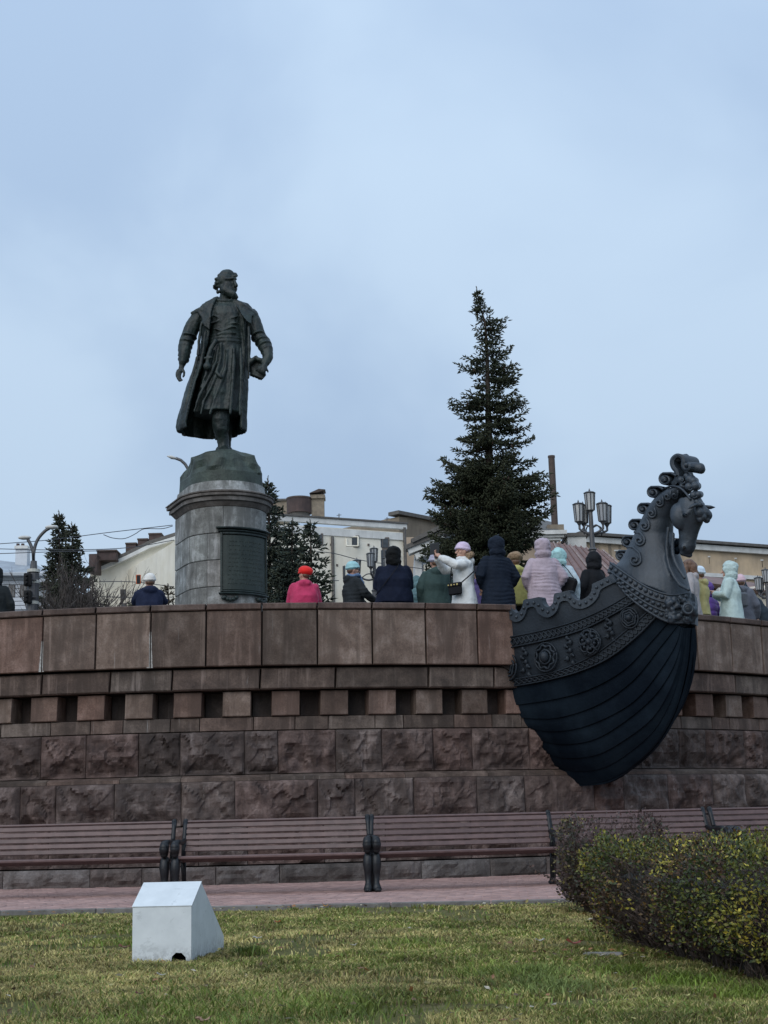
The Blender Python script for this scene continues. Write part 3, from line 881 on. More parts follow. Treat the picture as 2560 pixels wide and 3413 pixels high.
# tunic (angle 90 deg = towards the camera)
tun = [(470, 680, 90, .15), (510, 690, 165, .24), (560, 695, 225, .31), (640, 700, 232, .36), (740, 705, 220, .36), (840, 702, 205, .33), (890, 700, 198, .31), (960, 700, 205, .33), (1080, 690, 228, .37), (1250, 668, 240, .40), (1450, 640, 252, .44), (1600, 615, 262, .47), (1700, 600, 268, .49)]
mb.loft([ringz(zy, xc, hw, hd, 0, fold=0 if zy < 900 else min(.05, (zy - 900) / 12000 + .012), nf=11, ph=zy / 520) for zy, xc, hw, hd in tun])
# open coat shell
def coat_ring(zy, xl, xr, ol, orr, hd):
    xc = (xl + xr) / 2; hw = (xr - xl) / 2
    aR = math.acos(max(-1, min(1, (orr - xc) / hw))); aL = math.acos(max(-1, min(1, (ol - xc) / hw)))
    # from the right opening edge backwards (negative angles) to the left opening edge
    f_ = 0.0 if zy < 1000 else min(.06, (zy - 1000) / 9000)
    return ringz(zy, xc, hw, hd, -.02, 72, f_, 8, zy / 600, aR, -(2 * PI - aL), .055)
cr = [(470, 540, 830, 575, 800, .24), (520, 440, 930, 560, 850, .34), (600, 395, 975, 545, 880, .42), (750, 405, 965, 535, 905, .44), (900, 405, 962, 505, 915, .42), (1020, 388, 962, 475, 920, .44),
      (1200, 325, 957, 440, 915, .50), (1350, 272, 950, 395, 912, .54), (1520, 228, 942, 350, 905, .60), (1700, 178, 930, 305, 895, .66), (1830, 155, 927, 262, 893, .70), (1885, 168, 925, 270, 893, .71)]
mb.loft([coat_ring(*c_) for c_ in cr])
# arms
mb.caps([S(415, 610, 0), S(350, 720, .0), S(300, 820, 0), S(268, 910, .03), S(250, 970, .06), S(238, 1060, .09), S(222, 1140, .12)], [.17, .19, .185, .17, .155, .135, .09], 14)
for i, (zx, zy) in enumerate([(300, 850), (272, 910), (255, 960), (246, 1010), (238, 1060), (230, 1105)]):
    a = S(zx, zy, .05); t_ = (S(zx - 12, zy + 60, .07) - a).normalized(); u_, v_, _ = basis(t_)
    rr = .17 - .012 * i
    pts = [a + (u_ * math.cos(q) + v_ * math.sin(q)) * rr for q in np.linspace(0, 2 * PI, 17)]
    mb.tube(pts, .028, 6)
mb.caps([S(222, 1130, .12), S(210, 1190, .14), S(198, 1230, .15)], [.062, .07, .06], 10, .7)
for pts, r_ in (([(185, 1220), (168, 1265), (170, 1305), (188, 1335)], .024), ([(195, 1230), (180, 1275), (186, 1312), (205, 1335)], .023),
                ([(207, 1235), (196, 1280), (204, 1310), (222, 1325)], .022), ([(172, 1215), (156, 1250), (160, 1285), (175, 1310)], .021), ([(228, 1205), (242, 1240), (238, 1270), (226, 1290)], .025)):
    mb.caps([S(x, y, .16 + .02 * i) for i, (x, y) in enumerate(pts)], [r_ * 1.15, r_, r_ * .95, r_ * .8], 7)
mb.caps([S(970, 620, 0), S(1010, 740, 0), S(1055, 850, .02), S(1105, 930, .07), S(1138, 1010, .14), S(1145, 1080, .22), S(1125, 1140, .30)], [.17, .18, .175, .175, .16, .13, .095], 14)
for i, (zx, zy) in enumerate([(1045, 850), (1085, 905), (1115, 955), (1135, 1005), (1143, 1055)]):
    a = S(zx, zy, .06 + .03 * i); t_ = (S(zx + 25, zy + 60, .14 + .03 * i) - a).normalized(); u_, v_, _ = basis(t_)
    rr = .178 - .012 * i
    mb.tube([a + (u_ * math.cos(q) + v_ * math.sin(q)) * rr for q in np.linspace(0, 2 * PI, 17)], .028, 6)
mb.caps([S(1125, 1140, .3), S(1105, 1180, .34), S(1085, 1200, .36)], [.07, .08, .07], 10)
for k in range(4):
    mb.caps([S(1090 + 12 * k, 1175 + 8 * k, .38), S(1050 + 18 * k, 1190 + 14 * k, .42), S(1030 + 24 * k, 1215 + 14 * k, .40)], [.03, .027, .024], 7)
mb.caps([S(1120, 1190, .32), S(1145, 1215, .36), S(1150, 1235, .34)], [.035, .032, .028], 7)
# book and loose scroll in the hand
mb.prism([S(942, 1130, .10), S(1010, 1065, .10), S(1105, 1190, .16), S(1112, 1295, .18), S(1075, 1335, .18), S(945, 1285, .10)], Vector((.05, -.12, .02)))
mb.caps([S(960, 1130, .28), S(1015, 1085, .30), S(1075, 1110, .32)], [.07, .075, .06], 9)
mb.caps([S(1075, 1110, .32), S(1110, 1160, .32)], [.045, .04], 8)
# cape collar
def sheet(pts, d, th=.075): mb.prism([S(x, y, dd) for (x, y, dd) in pts], Vector((0, th, .0)))
sheet([(600, 425, .2), (560, 445, .24), (470, 490, .24), (380, 540, .2), (322, 580, .14), (326, 612, .14), (385, 575, .2), (425, 640, .3), (455, 735, .38), (515, 775, .44), (528, 600, .42), (560, 490, .32)], .3)
sheet([(775, 460, .2), (800, 500, .3), (860, 610, .42), (920, 680, .44), (965, 715, .36), (965, 625, .26), (1012, 622, .12), (1018, 600, .12), (930, 545, .2), (850, 485, .22)], .3)
mb.caps([S(322, 596, .1), S(400, 560, .16), S(500, 490, .2), S(600, 435, .16)], [.04, .05, .055, .05], 8)
mb.caps([S(1015, 610, .1), S(940, 560, .16), S(860, 505, .2), S(785, 465, .16)], [.04, .05, .055, .05], 8)
for a_, b_ in (((470, 560), (690, 470)), ((910, 570), (690, 470))):
    mb.caps([S(a_[0], a_[1], -.12), S(b_[0], b_[1], -.05)], [.17, .14], 12)
# sash, pouch, knife
for zy, hw in ((868, 212), (905, 215), (940, 214)):
    mb.loft([ringz(zy - 20, 702, hw - 8, .335), ringz(zy, 702, hw, .355), ringz(zy + 20, 702, hw - 8, .335)])
mb.caps([S(575, 900, .42), S(530, 990, .46), S(505, 1060, .47), S(492, 1130, .48)], [.07, .05, .045, .05], 9)
mb.ell(S(490, 1175, .5), (.095, .07, .10)); mb.tube([S(455, 1085, .5), S(550, 1078, .5)], .03, 8)
mb.caps([S(640, 930, .42), S(640, 1080, .43), S(590, 1240, .46), S(640, 1290, .48)], [.05, .035, .03, .03], 8)
# drapery ridges across front
for pts in ([(610, 960), (590, 1120), (500, 1320), (400, 1500), (350, 1660)], [(650, 980), (640, 1160), (560, 1340), (450, 1560), (420, 1690)], [(700, 1000), (690, 1200), (620, 1400), (560, 1550), (520, 1690)],
            [(780, 980), (775, 1200), (760, 1400), (745, 1600), (740, 1690)], [(850, 980), (860, 1200), (850, 1450), (845, 1700)], [(560, 1000), (480, 1250), (420, 1400)]):
    mb.caps([S(x, y, .345 + (y - 900) / 5400) for x, y in pts], [.025] + [.04] * (len(pts) - 2) + [.025], 7)
for pts in ([(560, 620), (640, 660), (760, 650), (850, 620)], [(545, 700), (640, 670), (740, 690)], [(560, 760), (650, 790), (760, 740), (860, 760)], [(700, 720), (800, 700), (880, 720)], [(600, 830), (700, 800), (840, 820)]):
    mb.caps([S(x, y, .33) for x, y in pts], [.02] + [.03] * (len(pts) - 2) + [.02], 6)
for pts in ([(430, 700), (400, 900), (395, 1050)], [(470, 800), (450, 1000), (420, 1150), (350, 1350), (300, 1600)], [(385, 1080), (330, 1300), (280, 1500), (240, 1750)], [(940, 750), (945, 1000), (940, 1300)]):
    mb.caps([S(x, y, .30) for x, y in pts], [.03] + [.045] * (len(pts) - 2) + [.03], 7)
mb.ell(S(700, 195, .0), (.205, .23, .15))
mb.caps([S(745, 375, .22), S(785, 400, .22), S(808, 424, .2)], [.085, .075, .04], 9)
# legs and boots
mb.caps([S(640, 1640, .12), S(632, 1760, .18), S(640, 1860, .14), S(655, 1950, .06), S(662, 2020, .05), S(668, 2075, .04)], [.2, .21, .19, .145, .135, .15], 14)
for zy, r_ in ((1760, .205), (1850, .195), (1920, .165), (1960, .15)):
    mb.tube([S(645 + r_ * UZ * .9 * math.cos(q), zy + 10 * math.sin(q * 2), .12 - (zy - 1760) / 2500 + r_ * .95 * math.sin(q)) for q in np.linspace(0, 2 * PI, 17)], .022, 6)
mb.caps([S(640, 2085, -.05), S(680, 2095, .18), S(705, 2105, .34)], [.13, .13, .10], 12)
mb.caps([S(715, 1650, -.3), S(712, 1800, -.35), S(705, 1960, -.4), S(690, 2060, -.42)], [.17, .15, .12, .12], 12)
mb.caps([S(690, 2075, -.5), S(720, 2085, -.25)], [.11, .10], 10)
# neck, head, beard, hair
mb.caps([S(690, 500, -.02), S(695, 400, .02)], [.165, .15], 12)
mb.tube([S(690 + 108 * math.cos(q), 455 + 8 * math.sin(q), .03 + .19 * math.sin(q)) for q in np.linspace(0, 2 * PI, 25)], .05, 8)
hd_ = Matrix.Rotation(R(-38), 3, 'Z')
mb.ell(S(700, 255, .02), (.215, .25, .255), hd_, 18, 12)
mb.ell(S(735, 300, .08), (.165, .20, .22), hd_, 16, 10)
mb.caps([S(780, 232, .20), S(803, 300, .26)], [.03, .052], 8)                       # nose
mb.caps([S(700, 226, .26), S(760, 220, .25), S(800, 228, .19)], [.035, .04, .035], 8)   # brow
mb.ell(S(742, 322, .2), (.085, .06, .03)); mb.ell(S(690, 300, .22), (.06, .05, .05))
mb.caps([S(690, 345, .16), S(745, 380, .17), S(790, 412, .17)], [.13, .13, .055], 10)
mb.caps([S(740, 330, .23), S(795, 338, .19)], [.035, .03], 7)                       # moustache
mb.caps([S(660, 310, .12), S(690, 360, .14)], [.10, .09], 9)
mb.ell(S(636, 275, .10), (.04, .06, .08))
rs = random.Random(3)
for (x, y) in ((590, 225), (572, 262), (568, 300), (582, 322), (600, 348), (618, 190), (660, 160), (720, 152), (780, 165), (800, 190), (640, 180), (690, 165), (750, 155), (570, 300), (612, 300), (605, 250), (640, 215), (680, 180), (740, 175), (780, 185)):
    for j in range(3):
        mb.ell(S(x + rs.uniform(-12, 14), y + rs.uniform(2, 20), rs.uniform(-.16, .16)), (rs.uniform(.035, .055),) * 3, seg=8, rings=6)
for j in range(14): mb.caps([S(rs.uniform(680, 780), rs.uniform(340, 370), .26), S(rs.uniform(720, 800), rs.uniform(400, 432), .24)], [.03, .015], 6)
v, no, f = remesh(mb, .018, 2)
v = v + no * (fbm(v, 3.2, 3) * .022 + fbm(v * np.array([1, 1, .35]), 8, 3) * .024 + fbm(v, 16, 2) * .006)[:, None]
put('figure', v, f, M['bronze'], statue, smooth=True)

# ------------------------------------------------------------------ ship prow with horse head
BA0 = Vector((2.93, 22.4, 0)); Ba = Vector((.62, -.785, 0)).normalized(); Bn = Vector((-.785, -.62, 0)).normalized()
def B(px, py, b=0.0):                         # point seen at a pixel on the plane b metres to the near side of the boat's centre plane
    d = ray(px, py); t = (b + (BA0 - CAM).dot(Bn)) / d.dot(Bn)
    return CAM + d * t
def mirror(p_): return p_ - Bn * (2 * (p_ - BA0).dot(Bn))
boat = thing('ship_prow', tuple(BA0), 'dark iron ship prow with horse head figurehead jutting out of the granite wall', 'ship prow')
KX = [1690, 1800, 1950, 2050, 2120, 2200, 2260, 2312]
def z6(pts): return [(1680 + x / 2.44, 1960 + y / 2.44) for x, y in pts]
LN = {  # curves along the hull, from the wall to the collar: (fraction down, pixel points)
 'tb0': (.16, z6([(20, 405), (350, 335), (600, 262), (820, 165), (1020, 50)])),
 'tb1': (.22, z6([(20, 490), (350, 420), (640, 335), (880, 215), (1090, 92)])),
 'lb0': (.38, z6([(20, 752), (260, 712), (470, 662), (750, 530), (980, 355), (1190, 172)])),
 'lb1': (.44, z6([(20, 806), (300, 758), (600, 680), (850, 568), (1080, 392), (1255, 212)])),
 'a': (.53, z6([(10, 962), (400, 905), (700, 820), (980, 660), (1200, 430), (1345, 262)])),
 'b': (.62, z6([(10, 1040), (250, 1062), (480, 1046), (780, 940), (1050, 750), (1270, 480), (1412, 300)])),
 'c': (.71, z6([(100, 1110), (350, 1165), (620, 1135), (900, 1020), (1100, 880), (1280, 650), (1400, 450), (1436, 318)])),
 'd': (.79, z6([(190, 1210), (450, 1270), (720, 1235), (960, 1100), (1200, 900), (1350, 690), (1425, 500), (1450, 322)])),
 'e': (.86, z6([(300, 1330), (500, 1382), (770, 1350), (1030, 1200), (1210, 1050), (1335, 850), (1420, 620), (1462, 325)])),
 'f': (.93, z6([(420, 1450), (600, 1492), (850, 1445), (1150, 1230), (1300, 1030), (1400, 790), (1462, 500), (1478, 325)])),
 'g': (.985, z6([(530, 1585), (700, 1592), (900, 1538), (1130, 1370), (1290, 1170), (1400, 930), (1474, 620), (1500, 325)])),
}
NS = 44
def bfun(kap, s):
    b0 = 1.02 * (1 - kap ** 2.8); b1 = .60 * (1 - kap) + .02 * 0
    b1 = float(np.interp(kap, [0, .22, .44, .53, .62, .71, .79, .86, .93, .985, 1], [.60, .50, .37, .25, .17, .135, .12, .105, .08, .05, 0]))
    return b0 + (b1 - b0) * s ** 1.25
def curve(name, db=0, n=NS):
    kap, pts = LN[name]; c_ = crom(pts, n)
    return [B(x, y, bfun(kap, i / (n - 1)) + db) for i, (x, y) in enumerate(c_)]
def strip(name, c0, c1, mat, th=.05, sub=3, bulge=0, label=None, side=0, parent=None):
    """thick plate between two curves, for the near side and mirrored for the far side"""
    for sd in ((0, 1) if side == 0 else (0,)):
        rows_ = []
        for t in np.linspace(0, 1, sub + 1):
            rows_.append([a.lerp(b_, t) + Bn * (bulge * math.sin(PI * t)) for a, b_ in zip(c0, c1)])
        inner = [[q - Bn * th for q in r_] for r_ in rows_]
        if sd: rows_ = [[mirror(q) for q in r_] for r_ in rows_]; inner = [[mirror(q) for q in r_] for r_ in inner]
        rings_ = rows_ + inner[::-1]
        mb = MB(); m_ = len(rings_[0]); v_ = [q for r_ in rings_ for q in r_]; k_ = len(rings_); f_ = []
        for i in range(k_):
            for j in range(m_ - 1):
                a = i * m_ + j; b_ = ((i + 1) % k_) * m_ + j
                f_.append((a, a + 1, b_ + 1, b_))
        f_.append(tuple(i * m_ for i in range(k_))); f_.append(tuple(i * m_ + m_ - 1 for i in range(k_))[::-1])
        if sd: f_ = [q[::-1] for q in f_]
        mb.add(v_, f_); o = mb.put(name, mat, parent or boat, smooth=False, label=label)
        if sd == 0: first = o
    return first
RU = [(1680, 2017), (1690, 2016), (1701, 2013), (1704, 2028), (1713, 2038), (1722, 2042), (1733, 2036), (1741, 2020), (1746, 2000), (1770, 1995), (1800, 1990), (1806, 2003), (1812, 2015), (1824, 2024), (1835, 2019), (1843, 2008), (1848, 1980), (1870, 1974), (1896, 1968), (1900, 1977), (1907, 1986), (1917, 1996), (1930, 2001), (1945, 1996), (1960, 1986), (1970, 1971), (1973, 1955), (1975, 1946), (2005, 1932), (2042, 1912)]
RL = [(1680, 2050), (1688, 2050), (1693, 2056), (1703, 2067), (1720, 2073), (1738, 2066), (1750, 2048), (1757, 2028), (1775, 2022), (1786, 2028), (1791, 2040), (1805, 2052), (1825, 2058), (1845, 2048), (1858, 2030), (1866, 2008), (1885, 2002), (1896, 2008), (1905, 2020), (1925, 2029), (1950, 2026), (1975, 2011), (1992, 1990), (2002, 1966), (2025, 1952), (2056, 1938)]
def bg(px): return float(np.interp(px, [1690, 1850, 2040], [1.02, .90, .60]))
ru = crom(RU, 120); rl_ = crom(RL, 120)
# match parameter by arclength of the other curve: resample lower with pairing by x
def pair(u, l):
    lx = l[:, 0]; out_ = []
    j = 0
    for i, (x, y) in enumerate(u):
        t = i / (len(u) - 1); out_.append(l[int(round(t * (len(l) - 1)))])
    return np.array(out_)
rl2 = pair(ru, rl_)
cu = [B(x, y, bg(x) + .03) for x, y in ru]; cl = [B(x, y, bg(x) + .03) for x, y in rl2]
rail = strip('scalloped_rail', cu, cl, M['iron'], th=.10, sub=1)
cu2 = [B(x, y, bg(x) - .0) for x, y in [((a[0] + b_[0]) / 2, (a[1] + b_[1]) / 2) for a, b_ in zip(ru, rl2)]]
t0 = crom(LN['tb0'][1], 120); t0b = [B(x, y, bfun(.16, i / 119)) for i, (x, y) in enumerate(t0)]
strip('upper_plank', cu2, t0b, M['iron_shaded'], th=.05, sub=3)
# studs on the rail
for i in range(3, 117, 5):
    q = (cu[i] + cl[i]) / 2 + Bn * .005
    mb = MB(); mb.ell(q, (.026, .026, .026), seg=8, rings=5); mb.put('rail_stud', M['iron'], rail, smooth=True)
c = {k: curve(k) for k in LN}
strip('ornament_border', curve('tb0', .025), curve('tb1', .025), M['iron_shaded'], th=.05, sub=2)
band = strip('ornament_band', curve('tb1'), curve('lb0'), M['iron_shaded'], th=.05, sub=6, bulge=.02)
strip('ornament_border', curve('lb0', .025), curve('lb1', .025), M['iron_shaded'], th=.05, sub=2)
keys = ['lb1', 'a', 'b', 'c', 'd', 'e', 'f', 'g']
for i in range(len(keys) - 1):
    strip('strake', curve(keys[i], -.004), curve(keys[i + 1], .026 if i < 5 else .016), M['iron_deep_shade'], th=.05, sub=5, bulge=.012)
# stem post
st = crom(z6([(560, 1612), (700, 1606), (870, 1578), (1050, 1458), (1200, 1270), (1330, 1080), (1418, 860), (1486, 600), (1512, 325)]), 40)
mb = MB()
prs = []
for i, (x, y) in enumerate(st):
    q = B(x, y, 0); j = min(i + 1, 39); k_ = max(i - 1, 0)
    t_ = (B(*st[j], 0) - B(*st[k_], 0)).normalized(); o_ = t_.cross(Bn).normalized()
    if o_.z > 0: o_ = -o_
    prs.append([q + Bn * .035 + o_ * -.0, q - Bn * .035, q - Bn * .06 - o_ * .14, q + Bn * .06 - o_ * .14])
mb.loft(prs); mb.put('stem_post', M['iron_deep_shade'], boat)
# guilloche on the two borders
def guill(a, b_, n, amp=.5):
    c0 = curve(a, .035, 160); c1 = curve(b_, .035, 160)
    for ph in (0, PI):
        pts = []
        for i in range(160):
            t = .5 + amp * .62 * math.sin(i / 160 * n * 2 * PI + ph); pts.append(c0[i].lerp(c1[i], t))
        mb = MB(); mb.tube(pts, .0105, 5); mb.put('rope_relief', M['iron_shaded'], band, smooth=True)
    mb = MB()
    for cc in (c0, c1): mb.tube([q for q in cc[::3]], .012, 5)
    mb.put('border_bead', M['iron_shaded'], band, smooth=True)
guill('tb0', 'tb1', 15); guill('lb0', 'lb1', 16)
# frames on the band surface
def onband(px, py):
    """point and local axes on the ornament band at a pixel"""
    t1 = crom(LN['tb1'][1], NS); l0 = crom(LN['lb0'][1], NS)
    best = (1e9,)
    for i in range(NS):
        for j in range(0, 11):
            u = j / 10; x = t1[i][0] * (1 - u) + l0[i][0] * u; y = t1[i][1] * (1 - u) + l0[i][1] * u
            d = (x - px) ** 2 + (y - py) ** 2
            if d < best[0]: best = (d, i, u)
    _, i, u = best
    bb = bfun(.22 + .16 * u, i / (NS - 1)) + .02 * math.sin(PI * u)
    return B(px, py, bb + .01), i, u
def disc(px, py, w, h_, kind):
    c0, i, u = onband(px, py)
    ex = onband(px + 12, py - 5)[0] - onband(px - 12, py + 5)[0]; ex.normalize()
    ey = Vector((0, 0, 1)); nn = ey.cross(ex).normalized() * 1
    if nn.dot(Bn) < 0: nn = -nn
    ey = nn.cross(ex); ey = ey if ey.z > 0 else -ey
    sc_ = (c0 - CAM).length / FPX
    rw = w * sc_ / max(.3, abs(ex.x) * 1.0); rh = h_ * sc_
    def q(a, r_, d=0): return c0 + ex * (rw * r_ * math.cos(a)) + ey * (rh * r_ * math.sin(a)) + nn * d
    A = np.linspace(0, 2 * PI, 33)
    mb = MB(); mb.tube([q(a, 1.0, .004) for a in A], .015, 6)
    o = mb.put('rosette', M['iron_shaded'], band, smooth=True)
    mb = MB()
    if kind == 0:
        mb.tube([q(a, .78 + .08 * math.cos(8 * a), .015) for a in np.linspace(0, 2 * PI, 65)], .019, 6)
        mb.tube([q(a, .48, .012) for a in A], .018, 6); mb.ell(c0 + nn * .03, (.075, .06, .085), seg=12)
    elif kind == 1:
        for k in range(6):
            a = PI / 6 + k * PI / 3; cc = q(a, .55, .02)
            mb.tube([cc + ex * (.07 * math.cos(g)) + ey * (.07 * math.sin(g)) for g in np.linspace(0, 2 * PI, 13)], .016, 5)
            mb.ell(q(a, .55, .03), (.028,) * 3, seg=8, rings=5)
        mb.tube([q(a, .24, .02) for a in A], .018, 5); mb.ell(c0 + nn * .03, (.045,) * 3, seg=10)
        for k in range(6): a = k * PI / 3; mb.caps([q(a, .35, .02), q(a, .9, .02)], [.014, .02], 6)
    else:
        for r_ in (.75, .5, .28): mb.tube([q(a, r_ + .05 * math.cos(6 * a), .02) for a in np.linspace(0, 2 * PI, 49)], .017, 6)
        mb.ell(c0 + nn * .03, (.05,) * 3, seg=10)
    mb.put('rosette_relief', M['iron_shaded'], o, smooth=True)
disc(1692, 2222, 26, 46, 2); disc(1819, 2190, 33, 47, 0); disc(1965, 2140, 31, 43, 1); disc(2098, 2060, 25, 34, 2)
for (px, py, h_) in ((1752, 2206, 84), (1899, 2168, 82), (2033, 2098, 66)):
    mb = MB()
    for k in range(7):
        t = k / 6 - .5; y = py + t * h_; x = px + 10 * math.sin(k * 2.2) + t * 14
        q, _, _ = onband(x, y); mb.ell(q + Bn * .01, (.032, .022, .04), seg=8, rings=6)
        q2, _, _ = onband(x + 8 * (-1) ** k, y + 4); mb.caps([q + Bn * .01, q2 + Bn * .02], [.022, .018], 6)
    mb.put('leaf_relief', M['iron_shaded'], band, smooth=True)
# collar: three studded ropes/bands running from the near rail round to the knot at the front
CT = [(2028, 1898), (2090, 1942), (2160, 1985), (2230, 2006), (2284, 2000)]
CB = [(2050, 1932), (2098, 1990), (2170, 2045), (2232, 2076), (2284, 2078)]
def bc(t): return float(np.interp(t, [0, .35, .7, 1], [.60, .50, .32, .13]))
def bcx(x): return float(np.interp(x, [2028, 2060, 2095, 2160, 2230, 2284], [.50, .54, .54, .45, .27, .06]))
ct = crom(CT, 30); cb_ = crom(CB, 30)
cA = [B(x, y, bcx(x) + .05) for i, (x, y) in enumerate(ct)]; cB = [B(x, y, bcx(x) + .05) for i, (x, y) in enumerate(cb_)]
cA0 = [B(x + 6, y - 24, bcx(x) + .02) for i, (x, y) in enumerate(ct)]
collar = strip('collar', cA, cB, M['iron'], th=.09, sub=2)
strip('collar_trim', cA0, cA, M['iron'], th=.07, sub=1, parent=collar)
for row_, (u, r_, w) in enumerate(((.04, .012, 0), (.5, .012, 0), (.96, .013, 0), (-.95, .011, 0))):
    pts = [a.lerp(b_, u) + Bn * .01 if u >= 0 else a.lerp(q, .95) for a, b_, q in zip(cA, cB, cA0)]
    mb = MB(); mb.tube(pts, r_ * 1.5, 6); mb.put('collar_bead', M['iron'], collar, smooth=True)
for i in range(30):
    for u in (.27, .73):
        if i % 2 == (0 if u < .5 else 1):
            q = cA[i].lerp(cB[i], u) + Bn * .01
            mb = MB()
            mb.ell(q, (.036, .036, .03), seg=8, rings=5); mb.put('collar_stud', M['iron'], collar, smooth=True)
    if i % 2:
        q = cA0[i].lerp(cA[i], .5) + Bn * .01; mb = MB(); mb.ell(q, (.034, .034, .034), seg=8, rings=5); mb.put('collar_stud', M['iron'], collar, smooth=True)
mb = MB(); rs = random.Random(5)
kc = B(2288, 2036, .0)
mb.ell(kc, (.12, .12, .15))
for k in range(60):
    x = rs.uniform(2222, 2290); mb.ell(B(x, rs.uniform(1990, 2074), bcx(x) + .06 + rs.uniform(-.02, .03)), (rs.uniform(.025, .045),) * 3, seg=8, rings=6)
for k in range(150):
    dv = Vector((rs.gauss(0, 1), rs.gauss(0, 1), rs.gauss(0, 1))).normalized()
    mb.ell(kc + Ba * (dv.x * .12) + Bn * (dv.y * .14) + Vector((0, 0, dv.z * .17)), (rs.uniform(.028, .05),) * 3, seg=9, rings=6)
mb.ell(B(2292, 2030, .13), (.085, .085, .085))
mb.tube([B(2292, 2030, .20) + Vector((.07 * math.cos(a), -.03, .07 * math.sin(a))) for a in np.linspace(0, 2 * PI, 14)], .02, 6)
v, no, f = remesh(mb, .012, 1); put('collar_knot', v, f, M['iron'], boat, smooth=True)

# neck
mb = MB()
sec = [(1990, 2052, 2298, .52), (1950, 2044, 2288, .49), (1905, 2055, 2274, .44), (1870, 2072, 2262, .39), (1830, 2092, 2250, .34), (1788, 2112, 2240, .29), (1740, 2134, 2242, .24), (1690, 2159, 2262, .22), (1655, 2186, 2290, .20), (1632, 2215, 2310, .17), (1622, 2240, 2300, .12)]
rings = []
for (y, xl, xr, bw) in sec:
    xc = (xl + xr) / 2; dy = (y - 1990) * 0
    # base rings follow the diagonal collar: higher on the left, lower on the right
    k = max(0, min(1, (y - 1860) / 130)) ** 1.0
    sc_ = (B(xc, y, 0) - CAM).length / FPX
    Hh = (xr - xl) / 2 * sc_
    A_ = math.sqrt(max((Hh ** 2 - (bw * .785) ** 2), .0009)) / .62
    c_ = B(xc, y, 0); rg = []
    for a in np.linspace(0, 2 * PI, 40, endpoint=False):
        o_ = Ba * (A_ * math.cos(a)) + Bn * (bw * math.sin(a))
        e_ = 1 + .05 * (abs(math.cos(a)) ** 3)
        q = c_ + o_ * e_
        img = (o_.x) / sc_ / ((xr - xl) / 2)          # -1 left .. 1 right in the picture
        q.z -= k * img * .30
        rg.append(q)
    rings.append(rg)
mb.loft(rings)
# throat flutes and chest edge
for pts in ([(2228, 1760), (2222, 1830), (2232, 1890), (2262, 1945), (2296, 1965)], [(2244, 1780), (2242, 1840), (2256, 1885), (2282, 1925)]):
    mb.caps([B(x, y, float(np.interp(y, [1760, 1960], [.17, .22]))) for x, y in crom(pts, 8)], [.03] * 8, 7)
v, no, f = remesh(mb, .016, 3)
v = v + no * (fbm(v, 5, 2) * .004)[:, None]
neck = put('horse_neck', v, f, M['iron'], boat, smooth=True)
nb = BVHTree.FromPolygons([tuple(p_) for p_ in v.tolist()], [tuple(int(q) for q in g) for g in f])
def on_neck(px, py, lift=.01):
    h_ = nb.ray_cast(CAM, ray(px, py).normalized())
    if h_[0] is None: return None
    return h_[0] + h_[1] * lift
def z5(x, y): return (1980 + x / 3.568, 1480 + y / 3.568)
def spiral_pts(cx, cy, r0, turns, a0, sgn=1, n=36, tail=None):
    pts = []
    if tail: pts += tail
    for i in range(n):
        t = i / (n - 1); r_ = r0 * (1 - .82 * t); a = a0 + sgn * turns * 2 * PI * t
        pts.append((cx + r_ * math.cos(a), cy + r_ * math.sin(a)))
    return pts
# raised scrolls on the near side of the neck: centre, radius, start
for (cx, cy, r_, tail) in ((490, 1385, 72, [(400, 1230), (470, 1230), (545, 1300)]), (545, 1155, 60, [(490, 1050), (560, 1060), (598, 1110)]), (605, 980, 55, [(620, 880), (655, 930)]), (688, 830, 50, [(715, 740), (732, 790)]),
                           (780, 700, 46, [(815, 610), (825, 655)]), (872, 625, 38, [(915, 555), (912, 600)]), (955, 612, 36, [(1000, 545), (995, 590)]), (1045, 655, 34, [(1100, 610), (1085, 635)])):
    pts2 = spiral_pts(cx, cy, r_, 1.35, -.2, 1, 30, tail)
    pts = [on_neck(*z5(x, y)) for x, y in pts2]; pts = [q for q in pts if q is not None]
    if len(pts) > 8:
        mb = MB(); mb.tube(pts, [.020] * len(pts), 6); mb.put('neck_scroll', M['iron'], neck, smooth=True)
# scroll curls standing off the crest of the neck, extruded across the mane
def scroll(name, prof, b0, b1, th, parent=boat):
    mb = MB()
    for i in range(len(prof) - 1): pass
    pts0 = [B(*z5(x, y), b0) for x, y in prof]
    off = Bn * (b1 - b0)
    rings_ = []
    n = len(prof)
    left = []; right = []
    for i in range(n):
        a = prof[max(i - 1, 0)]; c_ = prof[min(i + 1, n - 1)]
        dx, dy = c_[0] - a[0], c_[1] - a[1]; L_ = math.hypot(dx, dy) + 1e-6
        nx_, ny_ = -dy / L_, dx / L_; w = th * (1 - .35 * i / n) / 2
        left.append(B(*z5(prof[i][0] + nx_ * w, prof[i][1] + ny_ * w), b0)); right.append(B(*z5(prof[i][0] - nx_ * w, prof[i][1] - ny_ * w), b0))
    for l_, r_ in zip(left, right):
        m1 = (l_ + r_) / 2
        rings_.append([l_, m1 + Bn * .012, r_, r_ + off, m1 + off - Bn * .012, l_ + off])
    mb.loft(rings_)
    e = prof[-1]; mb.caps([B(*z5(*e), b0 + .015), B(*z5(*e), b1)], [th * .5 / 3.568 * .0046] * 2, 8)
    return mb.put(name, M['iron'], parent, smooth=False)
